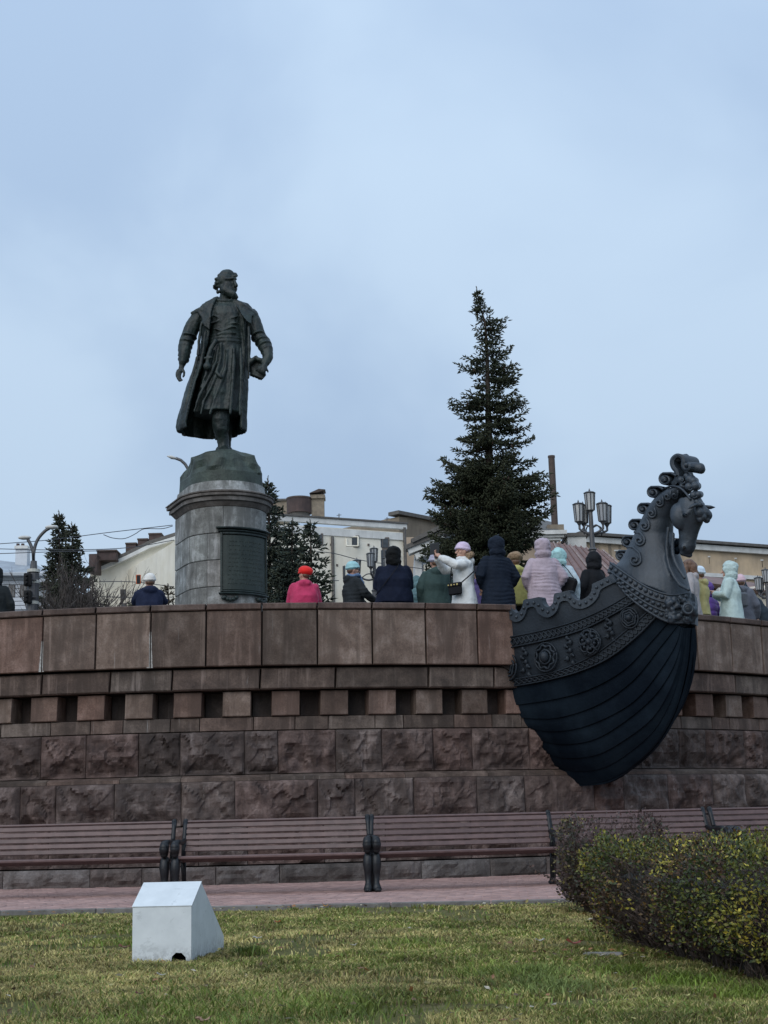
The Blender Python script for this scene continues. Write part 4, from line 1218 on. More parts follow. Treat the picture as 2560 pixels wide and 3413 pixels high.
for (cx, cy, r_, wd) in ((320, 1330, 62, .34), (395, 1165, 68, .34), (478, 965, 68, .32), (580, 772, 66, .30), (700, 575, 70, .30), (845, 418, 76, .30)):
    prof = [(cx + r_ * 1.7, cy - r_ * .55), (cx + r_ * .9, cy - r_ * .98)] + spiral_pts(cx, cy, r_, 1.45, -1.9, -1, 26)
    scroll('mane_curl', prof, .17, .17 - wd, 26)
    mb = MB(); mb.caps([B(*z5(cx, cy), .12), B(*z5(cx, cy), .15 - wd)], [r_ * .74 / 3.568 * .0046] * 2, 14); mb.put('mane_roll', M['iron'], boat, smooth=True)
# big curl on top
prof = [(930, 478), (968, 440), (985, 380), (975, 320), (945, 285), (925, 230), (935, 175), (985, 135), (1040, 150), (1060, 200), (1055, 250), (1075, 295), (1110, 300), (1130, 270), (1120, 240), (1098, 250)]
pr = [tuple(q) for q in crom(prof, 44)]
scroll('crest_curl', pr, .13, -.20, 58)
prof = [(900, 470), (930, 440), (945, 380), (925, 320)]
mb = MB(); mb.caps([B(*z5(1125, 270), .06), B(*z5(1200, 280), -.02), B(*z5(1262, 288), -.06)], [.075, .08, .075], 14)
mb.ell(B(*z5(1262, 288), -.06), (.075, .08, .08))
mb.caps([B(*z5(985, 180), .05), B(*z5(1090, 165), -.05), B(*z5(1160, 230), -.12)], [.06, .07, .06], 10)
v, no, f = remesh(mb, .014, 2); put('crest_roll', v, f, M['iron'], boat, smooth=True)
mb = MB()
for (x, y, r_) in ((1045, 430, 50), (1150, 420, 52), (1110, 380, 36), (1140, 510, 50), (1215, 500, 48), (1195, 610, 48), (1250, 600, 40), (1150, 650, 36), (1235, 690, 36), (1275, 720, 30), (1190, 440, 44), (1060, 500, 34)):
    mb.caps([B(*z5(x - 12, y), .10), B(*z5(x + 14, y), -.06)], [r_ / 3.568 * .0046] * 2, 10)
v, no, f = remesh(mb, .010, 1); put('forelock_curls', v, f, M['iron'], boat, smooth=True)
for (x, y, r_) in ((1045, 430, 46), (1135, 505, 46), (1190, 605, 42)):
    pts = [B(*z5(a, b_), .125) for a, b_ in spiral_pts(x, y, r_, 1.3, .4, 1, 22)]
    mb = MB(); mb.tube(pts, .014, 6); mb.put('forelock_scroll', M['iron'], boat, smooth=True)
arch = crom([(860, 520), (930, 500), (1020, 520), (1090, 580), (1150, 660)], 16)
mb = MB(); mb.tube([B(*z5(x, y), .17) for x, y in arch], .022, 7, .7); mb.put('bridle_band', M['iron'], boat, smooth=True)
# head
mb = MB()
def Z5(x, y, b): return B(*z5(x, y), b)
hs = [(1140, 650, .16, .16), (1150, 740, .19, .21), (1150, 820, .205, .24), (1145, 900, .19, .215), (1135, 990, .155, .175), (1125, 1080, .125, .145), (1115, 1160, .115, .135), (1110, 1230, .118, .13), (1110, 1280, .10, .10), (1110, 1310, .06, .06)]
rings = []
for (x, y, bw, aw) in hs:
    c_ = Z5(x, y, .02); rings.append([c_ + Ba * (aw * math.cos(a)) + Bn * (bw * math.sin(a)) for a in np.linspace(0, 2 * PI, 28, endpoint=False)])
mb.loft(rings)
mb.ell(Z5(1020, 870, .17), (.13, .10, .19), Matrix.Rotation(math.atan2(Bn.x, -Bn.y) * 0, 3, 'Z'), 20, 14)       # broad jowl
mb.ell(Z5(1000, 850, .14), (.12, .12, .185), None, 20, 14)
for s_, bb in ((1, .185), (-1, -.165)):
    mb.caps([Z5(1085 if s_ > 0 else 1215, 800, bb), Z5(1120 if s_ > 0 else 1240, 815, bb)], [.045, .04], 9)    # brow
    mb.ell(Z5(1095 if s_ > 0 else 1225, 840, bb + .01 * s_), (.045, .045, .04))
mb.caps([Z5(1080, 880, .16), Z5(1100, 1000, .12), Z5(1085, 1130, .10)], [.03, .022, .02], 8)
mb.ell(Z5(1075, 1225, .11), (.05, .05, .055)); mb.ell(Z5(1170, 1225, -.07), (.05, .05, .055))
mb.caps([Z5(1060, 1290, .06), Z5(1140, 1320, -.02)], [.055, .045], 10)
mb.caps([Z5(1060, 1150, -.02), Z5(1050, 1260, .02)], [.06, .05], 10)
v, no, f = remesh(mb, .012, 3)
v = v + no * (fbm(v, 8, 3) * .008)[:, None]
head = put('horse_head', v, f, M['iron'], boat, smooth=True)
for (x, y, bb) in ((1078, 845, .215),):
    mb = MB(); mb.ell(Z5(x, y, bb), (.032, .03, .026), seg=12); mb.tube([Z5(x - 22 + 44 * t, y - 14 * math.sin(PI * t) - 2, bb + .01) for t in np.linspace(0, 1, 8)], .012, 6); mb.put('eye', M['iron_deep_shade'], head, smooth=True)
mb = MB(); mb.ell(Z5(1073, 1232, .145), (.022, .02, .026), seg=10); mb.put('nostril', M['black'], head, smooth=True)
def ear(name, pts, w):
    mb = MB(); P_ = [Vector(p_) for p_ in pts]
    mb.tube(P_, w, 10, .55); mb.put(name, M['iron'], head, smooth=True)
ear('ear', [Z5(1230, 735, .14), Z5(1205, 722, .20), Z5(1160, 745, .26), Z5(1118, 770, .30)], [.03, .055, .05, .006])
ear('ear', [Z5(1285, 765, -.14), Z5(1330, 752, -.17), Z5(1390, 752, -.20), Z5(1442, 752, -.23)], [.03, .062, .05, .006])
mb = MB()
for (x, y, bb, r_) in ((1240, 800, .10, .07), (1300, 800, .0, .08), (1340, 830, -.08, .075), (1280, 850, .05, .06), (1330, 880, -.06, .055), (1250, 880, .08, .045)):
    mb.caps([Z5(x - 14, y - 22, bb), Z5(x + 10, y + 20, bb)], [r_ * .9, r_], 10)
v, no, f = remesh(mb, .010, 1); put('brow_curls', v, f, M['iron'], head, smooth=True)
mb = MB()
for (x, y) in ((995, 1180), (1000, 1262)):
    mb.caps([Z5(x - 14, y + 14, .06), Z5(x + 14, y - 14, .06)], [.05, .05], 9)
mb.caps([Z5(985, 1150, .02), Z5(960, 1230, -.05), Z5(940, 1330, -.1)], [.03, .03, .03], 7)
mb.put('chin_beads', M['iron_deep_shade'], head, smooth=True)
# ------------------------------------------------------------------ buildings behind the square
M['cream'] = mat_simple('cream_plaster', (.80, .755, .65), (.72, .67, .55), scale=.9, rough=.9, bmp=.2, bscale=6, grime=.22)
M['white_trim'] = mat_simple('white_trim', (.68, .68, .66), (.55, .55, .53), scale=2, rough=.8, grime=.35)
M['ochre'] = mat_simple('ochre_plaster', (.58, .44, .29), (.42, .33, .24), scale=.7, rough=.92, bmp=.3, bscale=5, grime=.6)
M['brownstone'] = mat_simple('brown_plaster', (.26, .215, .165), (.19, .16, .125), scale=1.1, rough=.92, bmp=.3, bscale=6, grime=.6)
M['peach'] = mat_simple('peach_plaster', (.42, .33, .25), (.35, .27, .20), scale=1.0, rough=.9, grime=.4)
M['roof_edge'] = mat_simple('roof_edge_metal', (.13, .12, .11), (.085, .08, .075), rough=.7, grime=.4)
M['rust'] = mat_simple('rusty_tank', (.085, .055, .05), (.05, .035, .034), scale=3, rough=.8, grime=.5)
M['stack'] = mat_simple('brown_pipe', (.085, .06, .05), (.06, .042, .036), scale=5, rough=.75, grime=.4)
M['red_roof'] = mat_simple('rust_red_roof', (.22, .125, .105), (.15, .09, .08), scale=2.2, rough=.65, grime=.5)
M['red_roof_worn'] = mat_simple('worn_roof_paint', (.33, .27, .25), (.22, .14, .12), scale=3, rough=.7, grime=.3)
M['white_wall'] = mat_simple('white_siding', (.60, .63, .67), (.50, .53, .57), scale=1.5, rough=.8, grime=.2)
M['zinc'] = mat_simple('zinc_roof', (.36, .40, .44), (.28, .31, .35), scale=2, rough=.5, metal=.2, grime=.25)
M['dkglass'] = mat_simple('window_glass', (.03, .035, .04), (.05, .06, .07), rough=.12, bmp=0)
M['sill'] = mat_simple('window_frame', (.12, .10, .09), rough=.7)
M['brick_y'] = mat_simple('chimney_brick', (.30, .25, .19), (.20, .165, .13), scale=6, rough=.9, grime=.5)
M['pole'] = mat_simple('lamp_pole', (.10, .10, .105), (.07, .07, .075), rough=.5, metal=.3)
M['wire'] = mat_simple('wire', (.06, .065, .08), rough=.6, bmp=0)

def wallbox(name, a, b_, zt, depth, mat, parent, zb_=ZP - .4, **k):
    """box whose front runs from a=(px, Y) to b; top at zt"""
    A = Vector(((a[0] - 1280) / FPX * a[1], a[1], 0)); Bq = Vector(((b_[0] - 1280) / FPX * b_[1], b_[1], 0))
    A = P(a[0], 1900, a[1]); Bq = P(b_[0], 1900, b_[1])
    A.z = 0; Bq.z = 0
    d = (Bq - A).normalized(); n = Vector((-d.y, d.x, 0))
    if n.y < 0: n = -n
    q = [A, Bq, Bq + n * depth, A + n * depth]
    zt = zt if hasattr(zt, '__len__') else (zt, zt)
    v = [Vector((p_.x, p_.y, zb_)) for p_ in q] + [Vector((p_.x, p_.y, z_)) for p_, z_ in zip(q, (zt[0], zt[1], zt[1], zt[0]))]
    f = [(3, 2, 1, 0), (4, 5, 6, 7), (0, 1, 5, 4), (1, 2, 6, 5), (2, 3, 7, 6), (3, 0, 4, 7)]
    return put(name, v, f, mat, parent, **k)
def pbox(name, px0, py0, px1, py1, Y, th, mat, parent, **k):
    """block facing the camera between two pixels at distance Y, th deep (towards the far side)"""
    c_ = [P(px0, py1, Y), P(px1, py1, Y), P(px1, py0, Y), P(px0, py0, Y)]
    zlo = (c_[0].z + c_[1].z) / 2; zhi = (c_[2].z + c_[3].z) / 2
    xl = (c_[0].x + c_[3].x) / 2; xr = (c_[1].x + c_[2].x) / 2
    mb = MB(); mb.box(((xl + xr) / 2, Y + th / 2, (zlo + zhi) / 2), (xr - xl, th, zhi - zlo)); return mb.put(name, mat, parent, **k)
def lin(a, b_):
    return lambda px: a[1] + (b_[1] - a[1]) * (px - a[0]) / (b_[0] - a[0])
def beam(name, p0, p1, w, h_, mat, parent, off=0):
    """horizontal band between two 3-D points"""
    d = (p1 - p0); L = d.length; c_ = (p0 + p1) / 2
    rot = Vector((d.x, d.y, 0)).to_track_quat('X', 'Z').to_matrix()
    q = d.to_track_quat('X', 'Z').to_matrix()
    mb = MB(); mb.box(c_, (L, w, h_), q); return mb.put(name, mat, parent)
def window(parent, px0, py0, px1, py1, Y, open_=False):
    fr = pbox('window', px0, py0, px1, py1, Y - .03, .05, M['sill'], parent)
    w = (px1 - px0) * .09
    g = pbox('pane', px0 + w, py0 + w, px1 - w, py1 - w, Y - .05, .03, M['dkglass'], fr)
    pbox('mullion', (px0 + px1) / 2 - 1, py0 + w, (px0 + px1) / 2 + 1, py1 - w, Y - .07, .03, M['sill'], fr) if not open_ else None
    if open_:
        a = P(px0 + w, py0 + w, Y - .06); c_ = P(px1 - w, py0 + w, Y - .06); e = P(px1 - w, py1 - w, Y - .5); g_ = P(px0 + w, py1 - w, Y - .5)
        mb = MB(); 
        for s0, s1 in ((a, c_), (c_, e), (e, g_), (g_, a)): mb.tube([s0, s1], .035, 4)
        mb.put('sash', M['cream'], fr)
    return fr

# cream building in the middle
cb = thing('cream_building', tuple(P(1150, 2040, 62)), 'cream plastered building with small square windows and white bands behind the crowd', 'building')
Yc = lin((880, 59.5), (1357, 62.3))
zr0 = zat(990, 1722, Yc(990)); zr1 = zat(1355, 1752, Yc(1355)); zr = (zr0 + zr1) / 2
wallbox('wall', (700, Yc(700)), (1352, Yc(1352)), zr - .35, 14, M['cream'], cb)
def band(name, pxa, pxb, z, h_, w, Yf, mat, parent, out_=.0):
    a = P(pxa, 1900, Yf(pxa)); c_ = P(pxb, 1900, Yf(pxb)); a.z = c_.z = z
    off = Vector((0, -out_, 0)); return beam(name, a + off, c_ + off, w, h_, mat, parent)
band('cornice', 880, 1357, zr - .10, .22, .22, Yc, M['white_trim'], cb, .0)
band('roof_edge', 876, 1360, zr + .05, .07, .30, Yc, M['roof_edge'], cb, .02)
band('string_course', 880, 1355, zat(1150, 1776, 61) , .32, .14, Yc, M['white_trim'], cb, .0)
window(cb, 1040, 1778, 1077, 1818, Yc(1058)); window(cb, 1151, 1785, 1198, 1824, Yc(1175), True); window(cb, 1253, 1791, 1298, 1829, Yc(1275)); window(cb, 1136, 1885, 1151, 1930, Yc(1143))
window(cb, 1262, 1830, 1300, 1905, Yc(1275)); window(cb, 1170, 1930, 1208, 1985, Yc(1190))
for px, y0, y1 in ((1352, 1760, 2040), (1110, 1790, 2040)):
    mb = MB(); a = P(px, 1900, Yc(px) - .12); mb.tube([Vector((a.x, a.y, zat(px, y0, Yc(px)))), Vector((a.x, a.y, ZP))], .07, 7); mb.put('downpipe', M['roof_edge'], cb)
for px, py in ((1100, 1812), (1225, 1812), (1330, 1850), (1015, 1840), (1120, 1880)):
    pbox('wall_vent', px, py, px + 7, py + 7, Yc(px) - .06, .05, M['sill'], cb)
for px, y0 in ((1130, 1700), (1290, 1712)):
    t = thing('aerial', tuple(P(px, 1745, 64)), 'thin %s aerial mast on the roof of the cream building' % ('taller left' if px < 1200 else 'shorter right'), 'aerial')
    mb = MB(); mb.tube([P(px, 1748, 64), P(px, y0 + 12, 64)], .022, 5); mb.put('mast', M['pole'], t)
    mb = MB(); mb.tube([P(px - 8, y0 + 18, 64), P(px + 8, y0 + 16, 64)], .014, 4); mb.put('crossbar', M['pole'], t)
# tank, duct and chimney on its roof
tk = thing('roof_tank', tuple(P(998, 1712, 61.5)), 'dark rusty round tank on the roof of the cream building', 'tank')
mb = MB(); c_ = P(998, 1712, 62); ztk = zat(998, 1666, 62); r_ = 43 / FPX * 62
mb.tube([Vector((c_.x, c_.y, c_.z)), Vector((c_.x, c_.y, ztk))], r_, 24); mb.put('shell', M['rust'], tk, smooth=False)
mb = MB(); mb.tube([Vector((c_.x, c_.y, ztk + .0)), Vector((c_.x, c_.y, ztk + .07))], r_ * 1.04, 24); mb.put('rim', M['stack'], tk)
mb = MB(); mb.tube([Vector((c_.x, c_.y, c_.z - .16)), Vector((c_.x, c_.y, c_.z - .003))], r_ * .82, 20); mb.put('foot', M['roof_edge'], tk)
dc = thing('roof_housing', tuple(P(935, 1716, 63)), 'grey brown roof housing left of the round tank', 'roof structure')
pbox('wall', 905, 1668, 957, 1722, 63, 2, M['brick_y'], dc); pbox('lid', 900, 1662, 962, 1668, 62.9, 2.2, M['roof_edge'], dc)
ch = thing('chimney', tuple(P(1060, 1722, 62)), 'square brick chimney with a tilted metal cap beside the round tank', 'chimney')
pbox('shaft', 1038, 1652, 1080, 1723, 61.9, .55, M['brick_y'], ch); pbox('crown', 1034, 1648, 1083, 1660, 61.8, .7, M['brick_y'], ch)
mb = MB(); a = P(1031, 1643, 61.7); b2 = P(1084, 1631, 61.7); mb.prism([a, P(1062, 1629, 61.7), b2, P(1060, 1640, 61.7)], Vector((0, .8, .0))); mb.put('cap', M['stack'], ch)
for x in (1041, 1077):
    mb = MB(); mb.tube([P(x, 1650, 62), P(x, 1640 - (x - 1031) * .12, 62)], .03, 5); mb.put('cap_post', M['stack'], ch)

# gabled cream building on the left
gb = thing('gabled_building', tuple(P(460, 2040, 70)), 'cream building with a rising roof line and vent boxes left of the pedestal', 'building')
Yg = 70
pts = [(300, 1905), (335, 1888), (424, 1850), (501, 1812), (579, 1789), (860, 1700), (860, 2060), (300, 2060)]
mb = MB(); mb.prism([P(x, y, Yg) for x, y in pts], Vector((0, 12, 0))); mb.put('wall', M['cream'], gb)
for (x0, y0, x1, y1) in ((330, 1888, 424, 1848), (424, 1848, 501, 1810), (501, 1810, 864, 1696)):
    beam('roof_edge', P(x0, y0, Yg - .1), P(x1, y1, Yg - .1), .5, .16, M['roof_edge'], gb)
    beam('eave_moulding', P(x0, y0 + 13, Yg - .12), P(x1, y1 + 13, Yg - .12), .5, .18, M['white_trim'], gb)
window(gb, 402, 1964, 420, 1998, Yg); window(gb, 528, 1926, 539, 1948, Yg); window(gb, 405, 2010, 422, 2040, Yg)
vl = ['smallest brown roof vent box, highest of three beside the pedestal', 'brown roof vent box, middle of three on the rising roof', 'brown roof vent box, lowest of three on the rising roof']
for lab, (x0, y0, x1, y1) in zip(vl, ((494, 1776, 539, 1800), (457, 1794, 493, 1816), (417, 1808, 455, 1834))):
    t = thing('roof_vent', tuple(P((x0 + x1) / 2, y1, 71)), lab, 'roof vent', 'brown vent boxes on the rising roof')
    pbox('shell', x0 + 2, y0 + 4, x1 - 2, y1 + 12, 71, .7, M['rust'], t); pbox('rim', x0, y0, x1, y0 + 5, 70.95, .8, M['stack'], t)
t = thing('roof_vent', tuple(P(354, 1862, 69)), 'widest brown vent box at the low left end of the gabled roof', 'roof vent')
pbox('shell', 323, 1835, 387, 1866, 69, 1.2, M['rust'], t); pbox('rim', 321, 1832, 389, 1837, 68.9, 1.4, M['stack'], t)
t = thing('roof_vent', tuple(P(308, 1875, 68)), 'pale green grey vent box left of the widest brown one', 'roof vent')
pbox('shell', 296, 1846, 322, 1905, 68.5, 1.2, M['rust'], t)

# white house far left
wh = thing('white_house', tuple(P(90, 2040, 64)), 'low white house with a pale metal roof at the left edge', 'house')
wallbox('wall', (-140, 64), (176, 64), zat(90, 1912, 64), 9, M['white_wall'], wh)
mb = MB(); mb.prism([P(-140, 1912, 63.6), P(186, 1914, 63.6), P(120, 1882, 67), P(0, 1868, 67), P(-140, 1868, 67)], Vector((0, 3, 0))); mb.put('roof', M['zinc'], wh)
for k in range(9):
    y = 1918 + k * 14
    a = P(-140, y, 63.93); b2 = P(175, y, 63.93); b2.z = a.z; beam('siding_board', a, b2, .05, .16, M['white_wall'], wh)
beam('eave', P(-140, 1914, 63.5), P(190, 1916, 63.5), .3, .12, M['zinc'], wh)
for (x0, y0, x1, y1) in ((28, 1950, 50, 1990), (66, 1950, 88, 1990)): window(wh, x0, y0, x1, y1, 63.9)
t = thing('chimney', tuple(P(70, 1895, 66)), 'white chimney on the white house roof at the left edge', 'chimney')
pbox('shaft', 51, 1826, 90, 1892, 66, .6, M['white_wall'], t); pbox('crown', 48, 1818, 92, 1828, 65.9, .75, M['white_trim'], t)
for x in (60, 76): 
    mb = MB(); mb.tube([P(x, 1818, 66.2), P(x, 1812, 66.2)], .08, 8); mb.put('pot', M['rust'], t)
wh2 = thing('low_white_shed', tuple(P(170, 2040, 60)), 'low white shed with a sagging pale roof behind the bare shrub', 'shed')
wallbox('wall', (105, 60), (215, 60), zat(150, 1945, 60), 4, M['white_wall'], wh2); beam('roof', P(98, 1940, 59.8), P(222, 1944, 59.8), 1.2, .15, M['zinc'], wh2)

# brown building and the white gabled gate
bb_ = thing('brown_building', tuple(P(1400, 2040, 72)), 'brown weathered building between the cream building and the big spruce', 'building')
wallbox('wall', (1335, 70), (1560, 74), (zat(1317, 1722, 70), zat(1560, 1738, 74)), 10, M['brownstone'], bb_)
band('roof_edge', 1316, 1560, zat(1400, 1722, 71), .18, .7, lin((1317, 70), (1560, 74)), M['roof_edge'], bb_)
pbox('peach_wall', 1358, 1790, 1420, 2050, 66, 2, M['peach'], bb_)
gt = thing('white_gate_house', tuple(P(1430, 2040, 56)), 'white gate house with a sloping moulded gable left of the big spruce', 'gate house')
mb = MB(); mb.prism([P(1382, 1840, 56), P(1480, 1790, 56), P(1640, 1740, 56), P(1640, 2060, 56), P(1382, 2060, 56)], Vector((0, 4, 0))); mb.put('wall', M['white_wall'], gt)
for (x0, y0, x1, y1, w, mt, hh) in ((1350, 1830, 1470, 1782, .8, 'roof_edge', .16), (1360, 1838, 1480, 1793, .6, 'white_trim', .3), (1385, 1858, 1490, 1812, .4, 'white_trim', .22), (1372, 1810, 1478, 1760, 1.0, 'roof_edge', .16), (1470, 1782, 1640, 1722, .9, 'roof_edge', .16)):
    beam('gable_moulding', P(x0, y0, 55.6), P(x1, y1, 55.6), w, hh, M[mt], gt)
pbox('pilaster', 1386, 1870, 1408, 2060, 55.8, .3, M['white_trim'], gt); pbox('recess', 1415, 1880, 1450, 2060, 55.85, .2, M['cream'], gt)
# buildings right of the spruce
rb = thing('old_house', tuple(P(1800, 2040, 64)), 'old house with white cornice and brown roof right of the big spruce', 'house')
pbox('wall', 1700, 1795, 1862, 2060, 64, 6, M['peach'], rb)
mb = MB(); mb.prism([P(1680, 1760, 63.4), P(1862, 1768, 63.4), P(1860, 1745, 66), P(1770, 1722, 68), P(1680, 1724, 68)], Vector((0, 3, 0))); mb.put('roof', M['roof_edge'], rb)
for k, (y0, y1, w) in enumerate(((1768, 1781, .9), (1783, 1792, .6), (1793, 1802, .4))):
    pbox('cornice', 1690, y0, 1890 - 10 * k, y1, 63.8 - w / 2, w, M['white_trim'], rb)
t2 = thing('white_roof_block', tuple(P(1925, 1820, 66)), 'small white rendered block on the roof right of the old house', 'roof structure')
pbox('wall', 1893, 1785, 1955, 1860, 65, 2, M['white_trim'], t2); pbox('cap', 1888, 1775, 1962, 1786, 64.9, 2.3, M['roof_edge'], t2)
ob = thing('ochre_building', tuple(P(2250, 2040, 74)), 'long stained ochre building under the horse head at the right', 'building')
Yo = lin((1950, 70), (2640, 75.6)); zo = zat(2250, 1806, Yo(2250))
zoL = zat(1960, 1784, Yo(1960)); zoR = zat(2560, 1833, Yo(2560)); zo = (zoL + zoR) / 2
wallbox('wall', (1930, Yo(1930)), (2900, Yo(2900)), zo, 14, M['ochre'], ob)
band('roof_edge', 1925, 2900, zo + .06, .14, .8, Yo, M['roof_edge'], ob)
band('cornice', 1930, 2900, zo - .20, .28, .35, Yo, M['white_trim'], ob, .05)
band('string_course', 1930, 2900, zo - 1.62, .2, .3, Yo, M['white_trim'], ob, .02)
for k in range(26):
    px = 1955 + k * 38 + random.uniform(-5, 5)
    a = P(px, 1900, Yo(px) - .04)
    mb = MB(); mb.box((a.x, a.y, zo - .92), (random.uniform(.14, .3), .1, 1.15)); mb.put('pilaster', M['brownstone'], ob)
for px in (2148, 2232, 2357, 2445, 2533, 2060):
    a = P(px, 1900, Yo(px) - .08); mb = MB(); mb.box((a.x, a.y, zo - .85), (.30, .1, .34)); fr = mb.put('vent_opening', M['black'], ob)
    mb = MB(); mb.box((a.x, a.y - .0, zo - .64), (.40, .16, .07)); mb.put('lintel', M['white_trim'], fr)
for k in range(9):
    px = 2290 + k * 66; a = P(px, 1900, Yo(px) - .04)
    mb = MB(); mb.box((a.x, a.y, zo - 4.6), (.22, .1, 5.6)); mb.put('rain_pipe', M['brownstone'], ob)
# rust red roof in front
rr1 = thing('red_metal_roof_house', tuple(P(1980, 2040, 52)), 'low house with a rust red seamed metal roof behind the boat rail', 'house')
e0, e1, e2, e3 = P(1800, 1850, 62), P(2110, 1895, 60), P(2200, 2010, 50), P(1850, 1945, 52)
e0 = P(1790, 1800, 62); e1 = P(2010, 1835, 62); e2 = P(2190, 1990, 52); e3 = P(1830, 1925, 52)
mb = MB(); mb.prism([e3, e2, e1, e0], Vector((0, .0, -.15))); mb.put('roof', M['red_roof'], rr1)
for k in range(13):
    t = k / 12; a = e3.lerp(e2, t); c_ = e0.lerp(e1, t)
    mb = MB(); mb.tube([a + Vector((0, 0, .03)), c_ + Vector((0, 0, .03))], .045, 4); mb.put('roof_seam', M['red_roof_worn'] if k % 3 == 0 else M['red_roof'], rr1)
wallbox('wall', (1835, 52.4), (2180, 52.4), e3.z - .12, 6, M['white_wall'], rr1)
beam('gutter', e3 + Vector((0, -.05, -.05)), e2 + Vector((0, -.05, -.05)), .16, .1, M['roof_edge'], rr1)
rr2 = thing('low_roof_house', tuple(P(2380, 2060, 54)), 'low building with a red brown roof edge behind the purple coat', 'house')
wallbox('wall', (2260, 55), (2640, 53), zat(2400, 1962, 54), 5, M['cream'], rr2)
mb = MB(); mb.prism([P(2250, 1926, 54.4), P(2660, 1985, 52.4), P(2660, 1962, 55), P(2250, 1906, 57)], Vector((0, 1.2, -.1))); mb.put('roof', M['red_roof'], rr2)
for k in range(7):
    x = 2300 + k * 48; q = pbox('vent_box', x, 1958, x + 22, 1972, 53.3, .4, M['white_trim'], rr2)

# brown steel stack
stk = thing('chimney_stack', tuple(P(1852, 1790, 64)), 'tall thin brown metal chimney stack right of the big spruce', 'chimney')
a = P(1850, 1765, 64.2); zt_ = zat(1840, 1522, 64.2); mb = MB(); mb.tube([a, Vector((a.x, a.y, zt_))], .15, 14); mb.put('pipe', M['stack'], stk, smooth=False)
mb = MB(); mb.tube([Vector((a.x, a.y, zt_ - .05)), Vector((a.x, a.y, zt_ + .04))], .165, 14); mb.put('rim', M['stack'], stk); 
mb = MB(); mb.box((a.x, a.y, a.z), (.75, .6, .35)); mb.put('base', M['brownstone'], stk)

# ------------------------------------------------------------------ lamps
m, nt, b = nodes_of('lantern_glass')
p = pos(nt); n1 = noise_node(nt, scaled(nt, p, (18, 18, .6)), 1, 2)
r1 = ramp(nt, n1.outputs['Fac'], [(.35, (.30, .32, .35)), (.65, (.62, .62, .60))]); nt.links.new(r1.outputs['Color'], b.inputs['Base Color'])
b.inputs['Roughness'].default_value = .25; b.inputs['Transmission Weight'].default_value = .15
M['lglass'] = m
def lantern(parent, base, h_, r_, name='lantern'):
    """tapered faceted glass lantern with cap and finial, base = bottom centre"""
    base = Vector(base)
    mb = MB(); mb.tube([base, base + Vector((0, 0, h_ * .06))], [r_ * .5, r_ * .85], 8); mb.tube([base + Vector((0, 0, -h_ * .12)), base], [r_ * .2, r_ * .5], 8)
    f_ = mb.put(name, M['pole'], parent)
    mb = MB(); mb.tube([base + Vector((0, 0, h_ * .06)), base + Vector((0, 0, h_ * .80))], [r_ * .78, r_ * 1.0], 8); mb.put('glass', M['lglass'], f_)
    for k in range(8):
        a = k * PI / 4; mb = MB()
        mb.tube([base + Vector((r_ * .8 * math.cos(a), r_ * .8 * math.sin(a), h_ * .05)), base + Vector((r_ * 1.02 * math.cos(a), r_ * 1.02 * math.sin(a), h_ * .81))], .012, 4); mb.put('bar', M['pole'], f_)
    mb = MB(); mb.tube([base + Vector((0, 0, h_ * z_)) for z_ in (.80, .83, .84, .88, .90, .93, 1.04)], [r_ * k for k in (1.1, 1.25, 1.2, .9, .35, .2, .04)], 8); mb.put('cap', M['pole'], f_)
def five_lamp(px, py_top, Y, sc_, label, group=None, zbase=ZP, arms=((0, 0, .62), (-.31, 0, 0), (.31, 0, 0), (-.15, .30, .02), (.46, .30, .0))):
    top = P(px, py_top, Y); x, y = top.x, top.y
    t = thing('street_lamp', (x, y, zbase), label, 'street lamp', group)
    h_ = .60 * sc_; zc_ = top.z - h_ * 1.04 - .62 * sc_ * 0
    zj = zc_ - .30 * sc_
    mb = MB(); mb.tube([(x, y, zbase), (x, y, zbase + .5), (x, y, zbase + .55), (x, y, zj - .75 * sc_), (x, y, zj - .72 * sc_), (x, y, zj - .66 * sc_), (x, y, zc_)], [.14, .13, .085, .075, .10, .06, .045], 10); mb.put('pole', M['pole'], t, smooth=False)
    for (ax_, ay_, az_) in arms:
        q = Vector((x + ax_ * sc_, y + ay_ * sc_, zj + az_ * sc_))
        if az_ < .3:
            mb = MB(); c0 = Vector((x, y, zj - .30 * sc_))
            mb.tube(crom([c0, c0.lerp(q, .45) + Vector((0, 0, -.10 * sc_)), Vector((q.x, q.y, zj - .16 * sc_)), q - Vector((0, 0, .04))], 14), .026, 6)
            mb.tube(crom([c0 + Vector((0, 0, .12)), c0.lerp(q, .4) + Vector((0, 0, .12 * sc_)), c0.lerp(q, .75) + Vector((0, 0, -.08)), c0.lerp(q, .6) + Vector((0, 0, -.16))], 12), .016, 5)
            mb.put('bracket', M['pole'], t, smooth=True)
            lantern(t, q, h_, .135 * sc_)
        else: lantern(t, (x, y, zc_), h_, .135 * sc_)
    return t
five_lamp(1964, 1628, 31.5, .85, 'five lantern street lamp standing clear against the sky left of the horse neck', 'ornate lantern street lamps')
five_lamp(1246, 1818, 38, .75, 'lantern street lamp half hidden behind the broad navy coat with black hood', 'ornate lantern street lamps', arms=((0, 0, .5), (-.62, 0, -.12), (-.12, -.4, .05), (.45, .3, .0)))
five_lamp(2550, 1890, 44, .8, 'lantern street lamp at the right edge behind the dark hooded phone user', 'ornate lantern street lamps')
